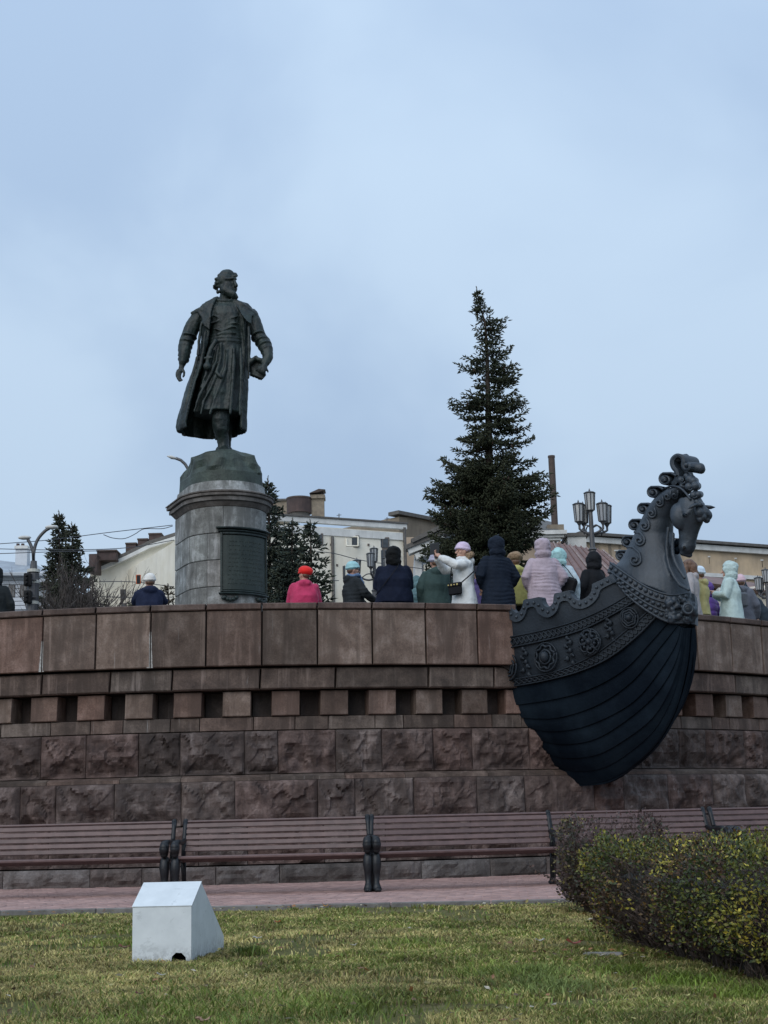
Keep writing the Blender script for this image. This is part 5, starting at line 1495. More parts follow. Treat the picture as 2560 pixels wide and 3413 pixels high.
# double arched lamp on the left with traffic lights on it
t = thing('street_lamp', tuple(P(112, 2100, 46)), 'tall grey street lamp post with two curved arms at the far left', 'street lamp')
pb = P(112, 1890, 46); x, y = pb.x, pb.y
mb = MB(); mb.tube([(x, y, ZP), (x, y, zat(112, 1912, 46))], .20, 12); mb.tube([(x, y, zat(112, 1912, 46)), (x, y, zat(112, 1870, 46))], [.13, .10], 10); mb.put('pole', M['pole'], t)
M['band'] = mat_simple('pole_band', (.55, .55, .5), rough=.6)
for yy in (1908, 1945, 2015): 
    z_ = zat(112, yy, 46); mb = MB(); mb.tube([(x, y, z_), (x, y, z_ + .10)], .21, 12); mb.put('white_band', M['band'], t)
for pts, hd_px in (([(112, 1875), (113, 1840), (125, 1800), (150, 1770), (172, 1757)], (172, 1757, 1)), ([(112, 1875), (110, 1840), (102, 1815), (93, 1798)], (82, 1792, -1))):
    mb = MB(); mb.tube([P(a_, b2, 46) for a_, b2 in crom(pts, 14)], .055, 7); mb.put('arm', M['pole'], t, smooth=True)
    mb = MB(); c_ = P(hd_px[0], hd_px[1], 46); mb.ell(c_, (.22, .12, .07), None, 10, 7); mb.put('lamp_head', M['white_trim'], t, smooth=True)
for (yy, lab) in ((1932, 'black traffic light on the left lamp post, the upper one'), (1990, 'black traffic light on the left lamp post, the lower one')):
    q = P(93, yy, 45.7); tl = thing('traffic_light', tuple(q), lab, 'traffic light', 'traffic lights on the left lamp post')
    mb = MB(); mb.cbox(q, (.24, .2, .42), .03); mb.put('housing', M['black'], tl)
    for k in (-.12, 0, .12):
        mb = MB(); mb.tube([q + Vector((-.02, -.10, k)), q + Vector((-.03, -.2, k + .01))], .055, 8); mb.put('visor', M['black'], tl)
    mb = MB(); mb.tube([q, q + Vector((.25, .1, 0))], .03, 5); mb.put('bracket', M['pole'], tl)
# single curved lamp behind the pedestal
t = thing('street_lamp', tuple(P(640, 2060, 50)), 'slim curved street lamp rising behind the left side of the pedestal', 'street lamp')
mb = MB(); pts = [P(a_, b2, 50) for a_, b2 in crom([(640, 2060), (640, 1700), (638, 1620), (631, 1575), (618, 1548), (600, 1532), (585, 1527)], 30)]
mb.tube(pts, .055, 8); mb.put('pole', M['pole'], t, smooth=True)
mb = MB(); mb.tube([P(590, 1529, 50), P(572, 1524, 50), P(557, 1520, 50)], [.06, .11, .03], 9, .6); mb.put('lamp_head', M['white_trim'], t, smooth=True)

# ------------------------------------------------------------------ overhead wires
wl = [([(-20, 1814), (160, 1800), (360, 1775), (575, 1750)], 'overhead wire, topmost one crossing the sky left of the pedestal'),
      ([(345, 1782), (375, 1793), (415, 1795), (450, 1780), (480, 1763), (540, 1762), (576, 1753)], 'slack overhead wire sagging under the topmost one'),
      ([(-20, 1829), (200, 1833), (420, 1826), (580, 1800)], 'overhead wire passing in front of the left spruce tips'),
      ([(-20, 1846), (150, 1840), (330, 1836)], 'overhead wire across the white chimney at the left edge'),
      ([(860, 1838), (1080, 1840), (1220, 1870), (1480, 1905)], 'overhead wire slanting across the cream building'),
      ([(870, 1925), (960, 1938), (1130, 1935)], 'overhead wire low in front of the middle spruces'),
      ([(330, 1938), (450, 1940), (580, 1956)], 'overhead wire across the gabled building above the white hat'),
      ([(330, 1988), (450, 1992), (580, 1990)], 'lowest overhead wire across the gabled building')]
for pts, lab in wl:
    mb = MB(); mb.tube([P(x_, y_, 48) for x_, y_ in crom(pts, 24)], .013, 4)
    tag(mb.put('overhead_wire', M['wire']), lab, 'wire', 'overhead wires')
# ------------------------------------------------------------------ trees
M['needles'] = mat_tint('spruce_needles', rough=.75, spec=.2, vary=.3, vscale=9)
M['bark'] = mat_simple('bark', (.055, .042, .034), (.035, .027, .022), scale=12, rough=.95, bmp=.6)
M['twig'] = mat_simple('bare_twigs', (.085, .072, .066), (.055, .047, .045), scale=4, rough=.95)
M['cone'] = mat_simple('spruce_cones', (.09, .045, .03), (.06, .03, .022), scale=9, rough=.8)
OCT = np.array([(0, 0, 0), (.42, 0, 1), (.42, .87, -.5), (.42, -.87, -.5), (1, 0, 0)], dtype=float)
OCTF = np.array([(0, 1, 2), (0, 2, 3), (0, 3, 1), (4, 2, 1), (4, 3, 2), (4, 1, 3)])
def spindles(base, dirs, L, w, cols):
    """many small pointed sprigs as one mesh"""
    n = len(base); d = dirs / np.linalg.norm(dirs, axis=1)[:, None]
    up = np.tile([0, 0, 1.0], (n, 1)); u = np.cross(up, d); u /= np.maximum(np.linalg.norm(u, axis=1), 1e-4)[:, None]; w_ = np.cross(d, u)
    V = base[:, None, :] + d[:, None, :] * (OCT[None, :, 0:1] * L[:, None, None]) + u[:, None, :] * (OCT[None, :, 1:2] * w[:, None, None]) + w_[:, None, :] * (OCT[None, :, 2:3] * w[:, None, None])
    F = OCTF[None] + (np.arange(n) * 5)[:, None, None]
    return V.reshape(-1, 3), F.reshape(-1, 3), np.repeat(cols, 5, axis=0)
def spruce(label, Y, axis, prof, group, seed, dens=1.0, sprig=.16, base_col=(.026, .036, .022), tipc=(.060, .060, .030), ybase=None, name='spruce_tree', cones=0):
    """axis: trunk pixels top->bottom; prof: (py, left extent px, right extent px)"""
    rs = np.random.default_rng(seed)
    ax_ = np.array(axis, dtype=float); pf_ = np.array(prof, dtype=float)
    sc_ = Y / FPX
    topP = P(ax_[0][0], ax_[0][1], Y); botP = P(ax_[-1][0], ax_[-1][1], Y)
    root = thing(name, (botP.x, botP.y, ZP), label, 'tree', group)
    mb = MB(); pts = [P(a, b_, Y) for a, b_ in ax_]; pts.append(Vector((pts[-1].x, pts[-1].y, ZP - .1)))
    H = topP.z - ZP
    mb.tube(pts, [max(.012, .020 * (topP.z - q.z) + .01) for q in pts], 8); mb.put('trunk', M['bark'], root, smooth=True)
    bases, dirs, Ls, Ws, cs = [], [], [], [], []
    segs_v = []
    bm_ = MB()
    py = pf_[0][0] + 6; 
    while py < pf_[-1][0]:
        cx = np.interp(py, ax_[:, 1], ax_[:, 0])
        lf_ = cx - np.interp(py, pf_[:, 0], pf_[:, 1]); rt = np.interp(py, pf_[:, 0], pf_[:, 2]) - cx
        c0 = np.array(P(cx, py, Y))
        nb_ = 4 if py < pf_[0][0] + 120 else (5 if py < pf_[0][0] + 560 else 7)
        a0 = rs.random() * 6.28
        for k in range(nb_):
            a = a0 + k * 2 * PI / nb_ + rs.normal(0, .25)
            if k == 0: a = rs.normal(0, .22)
            if k == 1: a = PI + rs.normal(0, .22)
            ca = math.cos(a)
            ext = (rt if ca > 0 else lf_); amb = (rt + lf_) / 2
            Lb = (ext * abs(ca) + amb * (1 - abs(ca))) * sc_ * (1.0 if abs(ca) > .8 else rs.uniform(.72, 1.0)) * (rs.uniform(.5, 1.03) if rs.random() < (.45 if py < pf_[0][0] + 560 else .12) else rs.uniform(.9, 1.08))
            if Lb < .05: Lb = .05
            d = np.array([ca, math.sin(a), 0])
            droop = rs.uniform(.04, .34) * Lb; lift = rs.uniform(.05, .34) * Lb
            n_t = max(3, int(Lb / .10 * dens ** .5))
            ts = np.linspace(.08, 1, n_t)
            def pt(t): return c0 + d * (Lb * t) + np.array([0, 0, -droop * 1.6 * t * (1 - t * .55) + lift * t ** 3])
            bm_.tube([Vector(pt(t)) for t in (0, .35, .7, .95)], [max(.006, .014 * Lb), max(.005, .010 * Lb), .006, .004], 4, cap=False)
            side = np.array([-d[1], d[0], 0])
            for t in ts:
                q = pt(t)
                tw = min(.5, .38 * Lb * (1 - t) + .05 + .09 * min(1, Lb / .6)) * rs.uniform(.6, 1.1)
                for sg in (-1, 1):
                    m_ = max(1, int(tw / .055 * dens))
                    dd = side * sg * .8 + d * .6 + np.array([0, 0, rs.uniform(-.25, .15)])
                    dd /= np.linalg.norm(dd)
                    for j in range(m_):
                        s_ = (j + .5) / m_ * tw
                        b0 = q + dd * s_ + rs.normal(0, .018, 3)
                        v_ = dd * .5 + d * .4 + np.array([0, 0, rs.uniform(-.5, .75)]) + rs.normal(0, .35, 3)
                        bases.append(b0); dirs.append(v_); Ls.append(sprig * rs.uniform(.7, 1.25)); Ws.append(sprig * rs.uniform(.13, .21))
                        e = t * .8 + .2 * rs.random(); br = rs.uniform(.65, 1.35)
                        cs.append((np.array(base_col) * (1 - e * .55) + np.array(tipc) * e * .55) * br)
                # top sprigs
                bases.append(q); dirs.append(d * .5 + np.array([0, 0, rs.uniform(-.4, .9)]) + rs.normal(0, .3, 3)); Ls.append(sprig * rs.uniform(.7, 1.2)); Ws.append(sprig * .2); cs.append(np.array(base_col) * rs.uniform(.7, 1.3))
        py += (rs.uniform(17, 33) if py < pf_[0][0] + 600 else rs.uniform(12, 21)) * (38 / Y) / 1.0 * (.55 + .45 * min(1, (lf_ + rt) / 200)) * (1.15 if dens >= 1 else 1.4)
    # leader
    for k in range(16):
        t = k / 16; q = np.array(P(ax_[0][0] + (np.interp(pf_[0][0] + 45, ax_[:, 1], ax_[:, 0]) - ax_[0][0]) * t, ax_[0][1] + t * 50, Y))
        bases.append(q); dirs.append(np.array([rs.normal(0, .5), rs.normal(0, .5), .6])); Ls.append(sprig * (.3 + .4 * t)); Ws.append(sprig * .09); cs.append(np.array(tipc))
    V, F, C_ = spindles(np.array(bases), np.array(dirs), np.array(Ls), np.array(Ws), np.array(cs))
    put('crown', V, F, M['needles'], root, colors=C_)
    bm_.put('branches', M['bark'], root, kind='stuff')
    if cones:
        idx = rs.choice(len(bases), cones)
        cb2 = np.array(bases)[idx]; nrm = np.tile([0, 0, -1.0], (cones, 1)) + rs.normal(0, .2, (cones, 3))
        keep = cb2[:, 2] > ZP + H * .45
        cb2, nrm = cb2[keep], nrm[keep]
        V, F, C_ = spindles(cb2, nrm, np.full(len(cb2), .14), np.full(len(cb2), .028), np.tile([.1, .05, .03], (len(cb2), 1)))
        put('cones', V, F, M['cone'], root, kind='stuff')
    return len(bases)
big_prof = [(975, 1587, 1594), (1015, 1584, 1612), (1040, 1577, 1640), (1055, 1590, 1682), (1085, 1598, 1682), (1102, 1580, 1680), (1130, 1604, 1658), (1165, 1578, 1705), (1200, 1545, 1690), (1222, 1512, 1725), (1250, 1555, 1705), (1275, 1572, 1778), (1300, 1565, 1705),
            (1330, 1555, 1738), (1352, 1490, 1736), (1375, 1515, 1782), (1400, 1530, 1700), (1425, 1560, 1782), (1445, 1515, 1720), (1470, 1520, 1786), (1490, 1510, 1812), (1520, 1535, 1795), (1545, 1500, 1785), (1585, 1465, 1792), (1625, 1420, 1832), (1655, 1425, 1842), (1680, 1505, 1825), (1715, 1440, 1842),
            (1745, 1450, 1800), (1785, 1432, 1795), (1830, 1405, 1792), (1880, 1425, 1790), (1950, 1410, 1800), (2040, 1400, 1810)]
spruce('tall dark green spruce rising above the crowd left of the brown stack', 40, [(1588, 955), (1597, 1010), (1618, 1080), (1624, 1200), (1630, 1500), (1632, 1800), (1634, 2040)], big_prof, None, 4, dens=1.35, sprig=.135, cones=420)
def cone_prof(xc, y0, y1, wl_, wr_, n=14, seed=0, jag=.35):
    rs = random.Random(seed); o_ = []
    for i in range(n):
        t = i / (n - 1); k = 1 - jag * (i % 2) * rs.uniform(.5, 1)
        o_.append((y0 + (y1 - y0) * t, xc - (3 + wl_ * t * k), xc + (3 + wr_ * t * k)))
    return o_
spruce('dark spruce with the highest tip at the left, behind the bare shrub', 52, [(196, 1703), (198, 1800), (200, 2040)], cone_prof(197, 1718, 2040, 85, 85, 22, 3, .5), 'spruces at the left', 5, dens=1.15, sprig=.2, base_col=(.030, .038, .030))
spruce('shorter dark spruce between the highest left tip and the gabled building', 51, [(239, 1742), (240, 1800), (242, 2040)], cone_prof(240, 1755, 2040, 85, 120, 20, 4, .5), 'spruces at the left', 6, dens=1.15, sprig=.2, base_col=(.030, .038, .030))
spruce('tallest middle spruce, rising right behind the pedestal', 46, [(893, 1588), (896, 1700), (900, 2040)], [(1610, 888, 900), (1640, 876, 915), (1670, 882, 912), (1700, 865, 935), (1730, 860, 950), (1750, 850, 930), (1780, 850, 965), (1810, 840, 985), (1850, 840, 1010), (1880, 830, 985), (1930, 820, 1030), (2040, 810, 1040)], 'middle spruces', 7, dens=1.0, sprig=.19, base_col=(.026, .04, .036))
spruce('narrow middle spruce between the tallest one and the slim right one', 44.5, [(975, 1728), (974, 1800), (972, 2040)], [(1745, 970, 981), (1770, 955, 992), (1800, 945, 1003), (1830, 940, 1010), (1860, 930, 1000), (1900, 915, 1020), (1950, 905, 1035), (2040, 895, 1045)], 'middle spruces', 8, dens=1.0, sprig=.18, base_col=(.026, .04, .036))
spruce('slim middle spruce standing just behind the red beret', 43, [(1034, 1732), (1036, 1800), (1040, 2040)], [(1748, 1030, 1041), (1765, 1018, 1050), (1790, 1012, 1062), (1830, 1003, 1088), (1845, 1015, 1060), (1870, 1000, 1090), (1895, 1005, 1085), (1930, 990, 1102), (1955, 985, 1122), (1975, 985, 1095), (2040, 975, 1110)], 'middle spruces', 9, dens=1.1, sprig=.18, base_col=(.030, .045, .038))

def twig_bush(name, label, px, py_base, py_top, wpx, Y, n_main, seed, mat, cat='shrub', depth=3, spread=.9, zb_=ZP, thick=.02, group=None):
    rs = random.Random(seed); root_p = P(px, py_base, Y)
    root = thing(name, (root_p.x, root_p.y, zb_), label, cat, group)
    H = zat(px, py_top, Y) - zb_; Wd = wpx * Y / FPX / 2
    mb = MB()
    def grow(p0, d, L, r_, lev):
        p1 = p0 + d * L * .5 + Vector((rs.gauss(0, .10), rs.gauss(0, .10), rs.gauss(0, .05))) * L
        p2 = p1 + (d + Vector((rs.gauss(0, .28), rs.gauss(0, .28), .18))).normalized() * L * .5
        mb.tube([p0, p1, p2], [r_, r_ * .7, r_ * .35], 3, cap=False)
        if lev <= 0: return
        for k in range(rs.randint(3, 5)):
            t = rs.uniform(.25, 1); q = p0.lerp(p1, t * 2) if t < .5 else p1.lerp(p2, t * 2 - 1)
            dd = (d + Vector((rs.gauss(0, .45), rs.gauss(0, .45), rs.uniform(-.1, .4)))).normalized()
            grow(q, dd, L * rs.uniform(.35, .55), r_ * .62, lev - 1)
    for k in range(n_main):
        a = rs.uniform(0, 2 * PI); e = math.sqrt(rs.random())
        d = Vector((math.cos(a) * e * Wd * spread, math.sin(a) * e * Wd * spread, H * math.sqrt(max(.15, 1 - e * e * .8)))) * rs.uniform(.8, 1.0)
        L = d.length
        grow(Vector((root_p.x + math.cos(a) * Wd * .15, root_p.y + math.sin(a) * Wd * .15, zb_)), d.normalized(), L * .60, thick, depth)
    mb.put('branches', mat, root)
    return root
twig_bush('bare_shrub', 'large leafless grey shrub in front of the left spruces', 265, 2040, 1800, 270, 47, 240, 21, M['twig'], depth=3, thick=.04)
twig_bush('bare_shrub', 'small leafless shrub beside the left lamp post', 150, 2040, 1850, 110, 45, 12, 22, M['twig'], depth=2, thick=.02)
twig_bush('bare_tree', 'slender leafless young tree before the ochre building at the right', 2495, 2080, 1860, 120, 42, 9, 23, M['twig'], cat='tree', depth=3, thick=.03)
twig_bush('bare_shrub', 'sparse leafless twigs before the ochre building behind the brown haired woman', 2370, 2080, 1885, 70, 44, 5, 24, M['twig'], depth=2, thick=.018)
# small young spruce behind the orange phone photographer, right
spruce('very small brown green conifer right of the orange phone', 36, [(560, 1945), (562, 2060)], [(1955, 552, 568), (1975, 538, 582), (2000, 530, 590), (2060, 500, 600)], 'young conifers by the pedestal', 31, dens=1.0, sprig=.11, base_col=(.06, .05, .035), name='young_spruce')
spruce('very small green conifer left of the orange phone', 36.5, [(452, 2000), (452, 2060)], [(2010, 440, 462), (2030, 425, 478), (2060, 405, 492)], 'young conifers by the pedestal', 32, dens=1.0, sprig=.11, base_col=(.05, .05, .035), name='young_spruce')
# low clipped shrub seen between the people
twig_bush('low_shrub', 'low grey green shrub behind the wall right of the red beret', 1160, 2030, 1975, 120, 30, 26, 33, M['twig'], depth=2, thick=.012)

# ------------------------------------------------------------------ hedges
M['leaf'] = mat_tint('hedge_leaf', rough=.5, spec=.35, trans=.18, vary=.25, vscale=60)
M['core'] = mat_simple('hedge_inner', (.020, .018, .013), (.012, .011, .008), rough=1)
def hpt(px, py): return PZ(px, py, 0)
LEAF = np.array([(0, 0, 0), (.5, .30, .06), (1, 0, 0), (.5, -.30, .06), (.45, 0, -.05)], dtype=float)
LEAFF = np.array([(0, 1, 4), (1, 2, 4), (2, 3, 4), (3, 0, 4)])
def leaves(base, dirs, nrm, L, cols):
    n = len(base); d = dirs / np.linalg.norm(dirs, axis=1)[:, None]
    u = np.cross(nrm, d); u /= np.maximum(np.linalg.norm(u, axis=1), 1e-4)[:, None]; w_ = np.cross(d, u)
    V = base[:, None, :] + (d[:, None, :] * LEAF[None, :, 0:1] + u[:, None, :] * LEAF[None, :, 1:2] + w_[:, None, :] * LEAF[None, :, 2:3]) * L[:, None, None]
    F = LEAFF[None] + (np.arange(n) * 5)[:, None, None]
    return V.reshape(-1, 3), F.reshape(-1, 3), np.repeat(cols, 5, axis=0)
def hedge(label, poly, ztop_, seed, n_leaf, palette, weights, n_twig, base_gap=.06, leafL=(.022, .042), lift=0):
    """poly: plan outline (counter clockwise) of a clipped hedge"""
    rs = np.random.default_rng(seed)
    pl = np.array([(q.x, q.y) for q in poly]); c0 = pl.mean(axis=0)
    root = thing('hedge', (c0[0], c0[1], 0), label, 'hedge', 'hedges on the lawn')
    n = len(pl)
    # core, slightly inside
    cpl = c0 + (pl - c0) * np.maximum(0, 1 - .19 / np.linalg.norm(pl - c0, axis=1))[:, None]
    zt = ztop_ - .17
    cin = c0 + (pl - c0) * np.maximum(0, 1 - .50 / np.linalg.norm(pl - c0, axis=1))[:, None]; cmd = c0 + (pl - c0) * np.maximum(0, 1 - .30 / np.linalg.norm(pl - c0, axis=1))[:, None]
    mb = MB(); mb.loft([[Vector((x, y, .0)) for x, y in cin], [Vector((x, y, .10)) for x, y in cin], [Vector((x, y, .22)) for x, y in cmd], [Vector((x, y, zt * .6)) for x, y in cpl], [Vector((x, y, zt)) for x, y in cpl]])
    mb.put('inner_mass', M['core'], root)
    mb = MB(); rq = random.Random(seed)
    for k in range(150):
        i = rq.randrange(n); t = rq.random(); a = cmd[i] * (1 - t) + cmd[(i + 1) % n] * t; g_ = cpl[i] * (1 - t) + cpl[(i + 1) % n] * t
        mb.tube([(a[0], a[1], -.01), ((a[0] + g_[0]) / 2 + rq.gauss(0, .03), (a[1] + g_[1]) / 2 + rq.gauss(0, .03), .13), (g_[0] + rq.gauss(0, .05), g_[1] + rq.gauss(0, .05), .30)], [.007, .006, .004], 5)
    mb.put('stems', M['bark'], root, kind='stuff')
    edges = [(pl[i], pl[(i + 1) % n]) for i in range(n)]
    elen = np.array([np.linalg.norm(b_ - a) for a, b_ in edges]); area_side = elen * ztop_
    xs = pl[:, 0]; ys = pl[:, 1]; area_top = .5 * abs(np.dot(xs, np.roll(ys, 1)) - np.dot(ys, np.roll(xs, 1)))
    allw = np.concatenate([area_side, [area_top * .8]]); allw /= allw.sum()
    def sample(m_):
        k = rs.choice(n + 1, m_, p=allw); pos_ = np.zeros((m_, 3)); nr = np.zeros((m_, 3))
        for i in range(n):
            s = k == i; a, b_ = edges[i]; t = rs.random(s.sum()); e = b_ - a
            nn = np.array([e[1], -e[0]]); nn /= np.linalg.norm(nn)
            if np.dot(nn, (a + b_) / 2 - c0) < 0: nn = -nn
            zz = rs.random(s.sum()) ** .9 * ztop_
            pos_[s, :2] = a + e * t[:, None]; pos_[s, 2] = zz; nr[s, :2] = nn
        s = k == n; m2 = s.sum()
        tri = []
        got = 0; acc = []
        lo = pl.min(0); hi = pl.max(0)
        while got < m2:
            q = lo + (hi - lo) * rs.random((m2 * 3 + 10, 2)); ins = np.zeros(len(q), bool); j = n - 1
            for i in range(n):
                cond = ((pl[i, 1] > q[:, 1]) != (pl[j, 1] > q[:, 1])) & (q[:, 0] < (pl[j, 0] - pl[i, 0]) * (q[:, 1] - pl[i, 1]) / (pl[j, 1] - pl[i, 1] + 1e-12) + pl[i, 0]); ins ^= cond; j = i
            acc.append(q[ins]); got += ins.sum()
        q = np.concatenate(acc)[:m2]; pos_[s, :2] = q; pos_[s, 2] = ztop_; nr[s, 2] = 1
        return pos_, nr
    def shape(pos_, nr, jit):
        b_ = fbm(pos_, 2.2, 3)[:, None] * .09 + fbm(pos_ + 7, 7, 2)[:, None] * .04
        ins = np.clip(.16 - pos_[:, 2:3], 0, .16) * .9
        und = (pos_[:, 2:3] < ztop_ * .45) * (.45 * ztop_ - pos_[:, 2:3]) * .22
        return pos_ + nr * (b_ - ins - und + rs.normal(0, jit, (len(pos_), 1)) * .8) + rs.normal(0, jit * .6, pos_.shape)
    pos_, nr = sample(n_leaf)
    pp = shape(pos_, nr, .035)
    keep = pp[:, 2] > base_gap + .10 * (fbm(pos_, 3, 2) + .3); pos_, nr, pp = pos_[keep], nr[keep], pp[keep]
    # bare patches: fewer leaves where the noise says so
    patch = fbm(pos_, 1.9, 3); keep = rs.random(len(pp)) < np.clip(.60 + patch * 3.2, .07, 1); pos_, nr, pp, patch = pos_[keep], nr[keep], pp[keep], patch[keep]
    pal = np.array(palette); zone = fbm(pos_ + 31, 2.3, 3)
    idx = np.clip(((zone + .5) * len(pal)).astype(int), 0, len(pal) - 1)
    rnd = rs.choice(len(pal), len(pp), p=np.array(weights) / sum(weights)); use = rs.random(len(pp)) < .38
    idx = np.where(use, rnd, idx)
    cc = pal[idx] * rs.uniform(.65, 1.3, (len(pp), 1))
    dr = nr * .5 + rs.normal(0, .6, pp.shape); dr[:, 2] += .25
    nm = nr + rs.normal(0, .55, pp.shape); nm[:, 2] += .35
    L = rs.uniform(leafL[0], leafL[1], len(pp))
    V, F, C_ = leaves(pp, dr, nm, L, cc); put('foliage', V, F, M['leaf'], root, colors=C_, kind='stuff')
    # twigs
    pos_, nr = sample(n_twig); pos_[:, 2] *= rs.uniform(.3, 1, n_twig)
    p0 = shape(pos_, nr, .02) - nr * rs.uniform(.04, .14, (n_twig, 1)); d = nr * .35 + rs.normal(0, .5, p0.shape); d[:, 2] = np.abs(d[:, 2]) * .6 + .25
    V, F, C_ = spindles(p0, d, rs.uniform(.06, .17, n_twig), rs.uniform(.0015, .0035, n_twig), np.tile([.085, .062, .05], (n_twig, 1)))
    C_ = C_ * rs.uniform(.5, 1.2, (len(C_), 1)); put('twigs', V, F, M['needles'], root, colors=C_, kind='stuff')
    return root
# near hedge: front left corner at the lawn, running to the right edge and back to the path
q0 = PZ(2035, 3180, 0); q1 = PZ(2220, 3215, 0); q2 = PZ(2570, 3300, 0)
near = [q0, q1, q2, q2 + Vector((1.4, .2, 0)), q0 + Vector((2.3, 1.9, 0)), q0 + Vector((.35, 1.6, 0)), q0 + Vector((.02, .6, 0))]
ypal = [(.36, .28, .04), (.22, .21, .035), (.10, .115, .026), (.05, .07, .022), (.07, .04, .025), (.15, .09, .03), (.04, .03, .022), (.50, .44, .08)]
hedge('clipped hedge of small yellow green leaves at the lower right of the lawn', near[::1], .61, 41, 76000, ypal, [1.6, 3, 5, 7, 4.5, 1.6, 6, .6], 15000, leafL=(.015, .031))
r0 = Vector((1.52, 12.0, 0)); 
rear = [Vector((1.50, 12.75, 0)), Vector((1.9, 12.6, 0)), Vector((2.35, 12.8, 0)), Vector((2.4, 13.75, 0)), Vector((1.58, 13.75, 0))]
rpal = [(.10, .055, .055), (.075, .05, .045), (.13, .09, .085), (.06, .065, .045), (.17, .14, .05), (.05, .035, .035)]
hedge('reddish brown clipped hedge beside the path behind the yellow green one', rear, .76, 42, 13000, rpal, [5, 4, 3, 2, 1, 4], 7000)
# thin dry sprig growing before the kerb, left of the hedges
rs = random.Random(9)
t = thing('dry_sapling', tuple(PZ(1880, 2990, 0)), 'thin dry twig with tiny brown leaves left of the hedge at the kerb', 'twig')
mb = MB(); lb = []
for (pts) in ([(1885, 2990), (1870, 2950), (1830, 2925), (1795, 2905), (1772, 2890)], [(1890, 2990), (1872, 2955), (1868, 2900)], [(1892, 2992), (1885, 2940), (1880, 2900)]):
    q = [P(x, y, 13.2) for x, y in crom(pts, 10)]; mb.tube(q, .0035, 4); lb += q[3:]
mb.put('stem', M['twig'], t)
bs = np.array([tuple(q) for q in lb for _ in range(3)]); V, F, C_ = leaves(bs, rng.normal(0, 1, bs.shape), rng.normal(0, 1, bs.shape), np.full(len(bs), .035), np.tile([.10, .06, .05], (len(bs), 1)))
put('leaf_cluster', V, F, M['leaf'], t, colors=C_, kind='stuff')
# flat stone at the hedge foot
sp = PZ(2010, 3190, 0); mb = MB(); mb.cbox((sp.x, sp.y, .012), (.24, .10, .03), .01, Matrix.Rotation(-.25, 3, 'Z'))
tag(mb.put('flat_stone', M['kerb']), 'flat grey stone lying at the left foot of the yellow green hedge', 'stone')

# ------------------------------------------------------------------ grass and fallen leaves
M['blade'] = mat_tint('grass_blade', rough=.55, spec=.25, trans=.2, vary=.12, vscale=3)
def grass(n, y0, y1, h0, h1, seed, wd=.0032, clump=None):
    rs = np.random.default_rng(seed)
    # uniform in view: sample depth with more blades near
    u = rs.random(n); y = y0 * (y1 / y0) ** u
    x = (rs.random(n) * 2 - 1) * (y * .30 + .25)
    if clump is not None:
        x = clump[0] + rs.normal(0, clump[2], n); y = clump[1] + rs.normal(0, clump[2] * 1.3, n)
    # stay on the lawn side of the kerb
    rel = (x - kA.x) * kn.x + (y - kA.y) * kn.y; keep = rel < -.035 + .0
    bx = (x > -1.32) & (x < -.95) & (y > 8.76) & (y < 9.6); 
    # footprint of the box
    lx_ = (x - bA.x) * ux.x + (y - bA.y) * ux.y; ly_ = (x - bA.x) * uy.x + (y - bA.y) * uy.y
    keep &= ~((lx_ > -.005) & (lx_ < W + .005) & (ly_ > -.005) & (ly_ < ud + .005))
    x, y = x[keep], y[keep]; n = len(x)
    p3 = np.stack([x, y, np.zeros(n)], 1)
    cl = fbm(p3, 1.0, 3); c2 = fbm(p3 + 50, 4.5, 3)
    dirt = fbm(p3 + 90, 1.6, 3)
    if clump is None:
        k2 = rs.random(n) < np.clip(1.25 - np.clip(dirt - .14, 0, 1) * 6, .05, 1); x, y, p3, cl, c2 = x[k2], y[k2], p3[k2], cl[k2], c2[k2]; n = len(x)
    h = (h0 + (h1 - h0) * np.clip(.45 + c2 * 1.3 + rs.normal(0, .25, n), 0, 1.6))
    a = rs.random(n) * 2 * PI; lean = rs.uniform(.3, 1.5, n) * h; w = wd * rs.uniform(.7, 1.4, n) * np.clip(y / 8, .8, 1.8)
    ca, sa = np.cos(a), np.sin(a); b_ = rs.random(n) * PI; cb, sb = np.cos(b_) * w, np.sin(b_) * w
    z0 = np.full(n, -.006)
    v0 = np.stack([x - cb, y - sb, z0], 1); v1 = np.stack([x + cb, y + sb, z0], 1)
    m0 = np.stack([x + ca * lean * .35 - cb * .8, y + sa * lean * .35 - sb * .8, h * .6], 1); m1 = np.stack([x + ca * lean * .35 + cb * .8, y + sa * lean * .35 + sb * .8, h * .6], 1)
    tp = np.stack([x + ca * lean, y + sa * lean, h * .95], 1)
    V = np.stack([v0, v1, m1, m0, tp], 1).reshape(-1, 3)
    k = (np.arange(n) * 5)[:, None]
    F = np.concatenate([k + np.array([[0, 1, 2]]), k + np.array([[0, 2, 3]]), k + np.array([[3, 2, 4]])], 0)
    green = np.array([.175, .205, .045]); fresh = np.array([.135, .215, .045]); dry = np.array([.45, .385, .16]); brown = np.array([.15, .11, .055])
    g = np.clip(.52 + cl * 2.4 + c2 * 1.0, 0, 1)[:, None]
    C_ = dry * (1 - g) + green * g
    fr = (rs.random(n) < .22)[:, None]; C_ = np.where(fr, fresh, C_); br = (rs.random(n) < .16)[:, None]; C_ = np.where(br, brown, C_); dr = (rs.random(n) < .22)[:, None]; C_ = np.where(dr, dry * 1.1, C_)
    if clump is not None: C_ = np.tile(clump[3], (n, 1)) * rs.uniform(.7, 1.3, (n, 1))
    C_ = C_ * rs.uniform(.65, 1.35, (n, 1)) * np.clip(.96 + fbm(p3 + 17, .9, 3) * .4 + fbm(p3 + 71, 4.0, 2) * .5, .6, 1.3)[:, None]
    return V, F, np.repeat(C_, 5, axis=0)
V, F, C_ = grass(330000, 5.2, 14.6, .012, .034, 51)
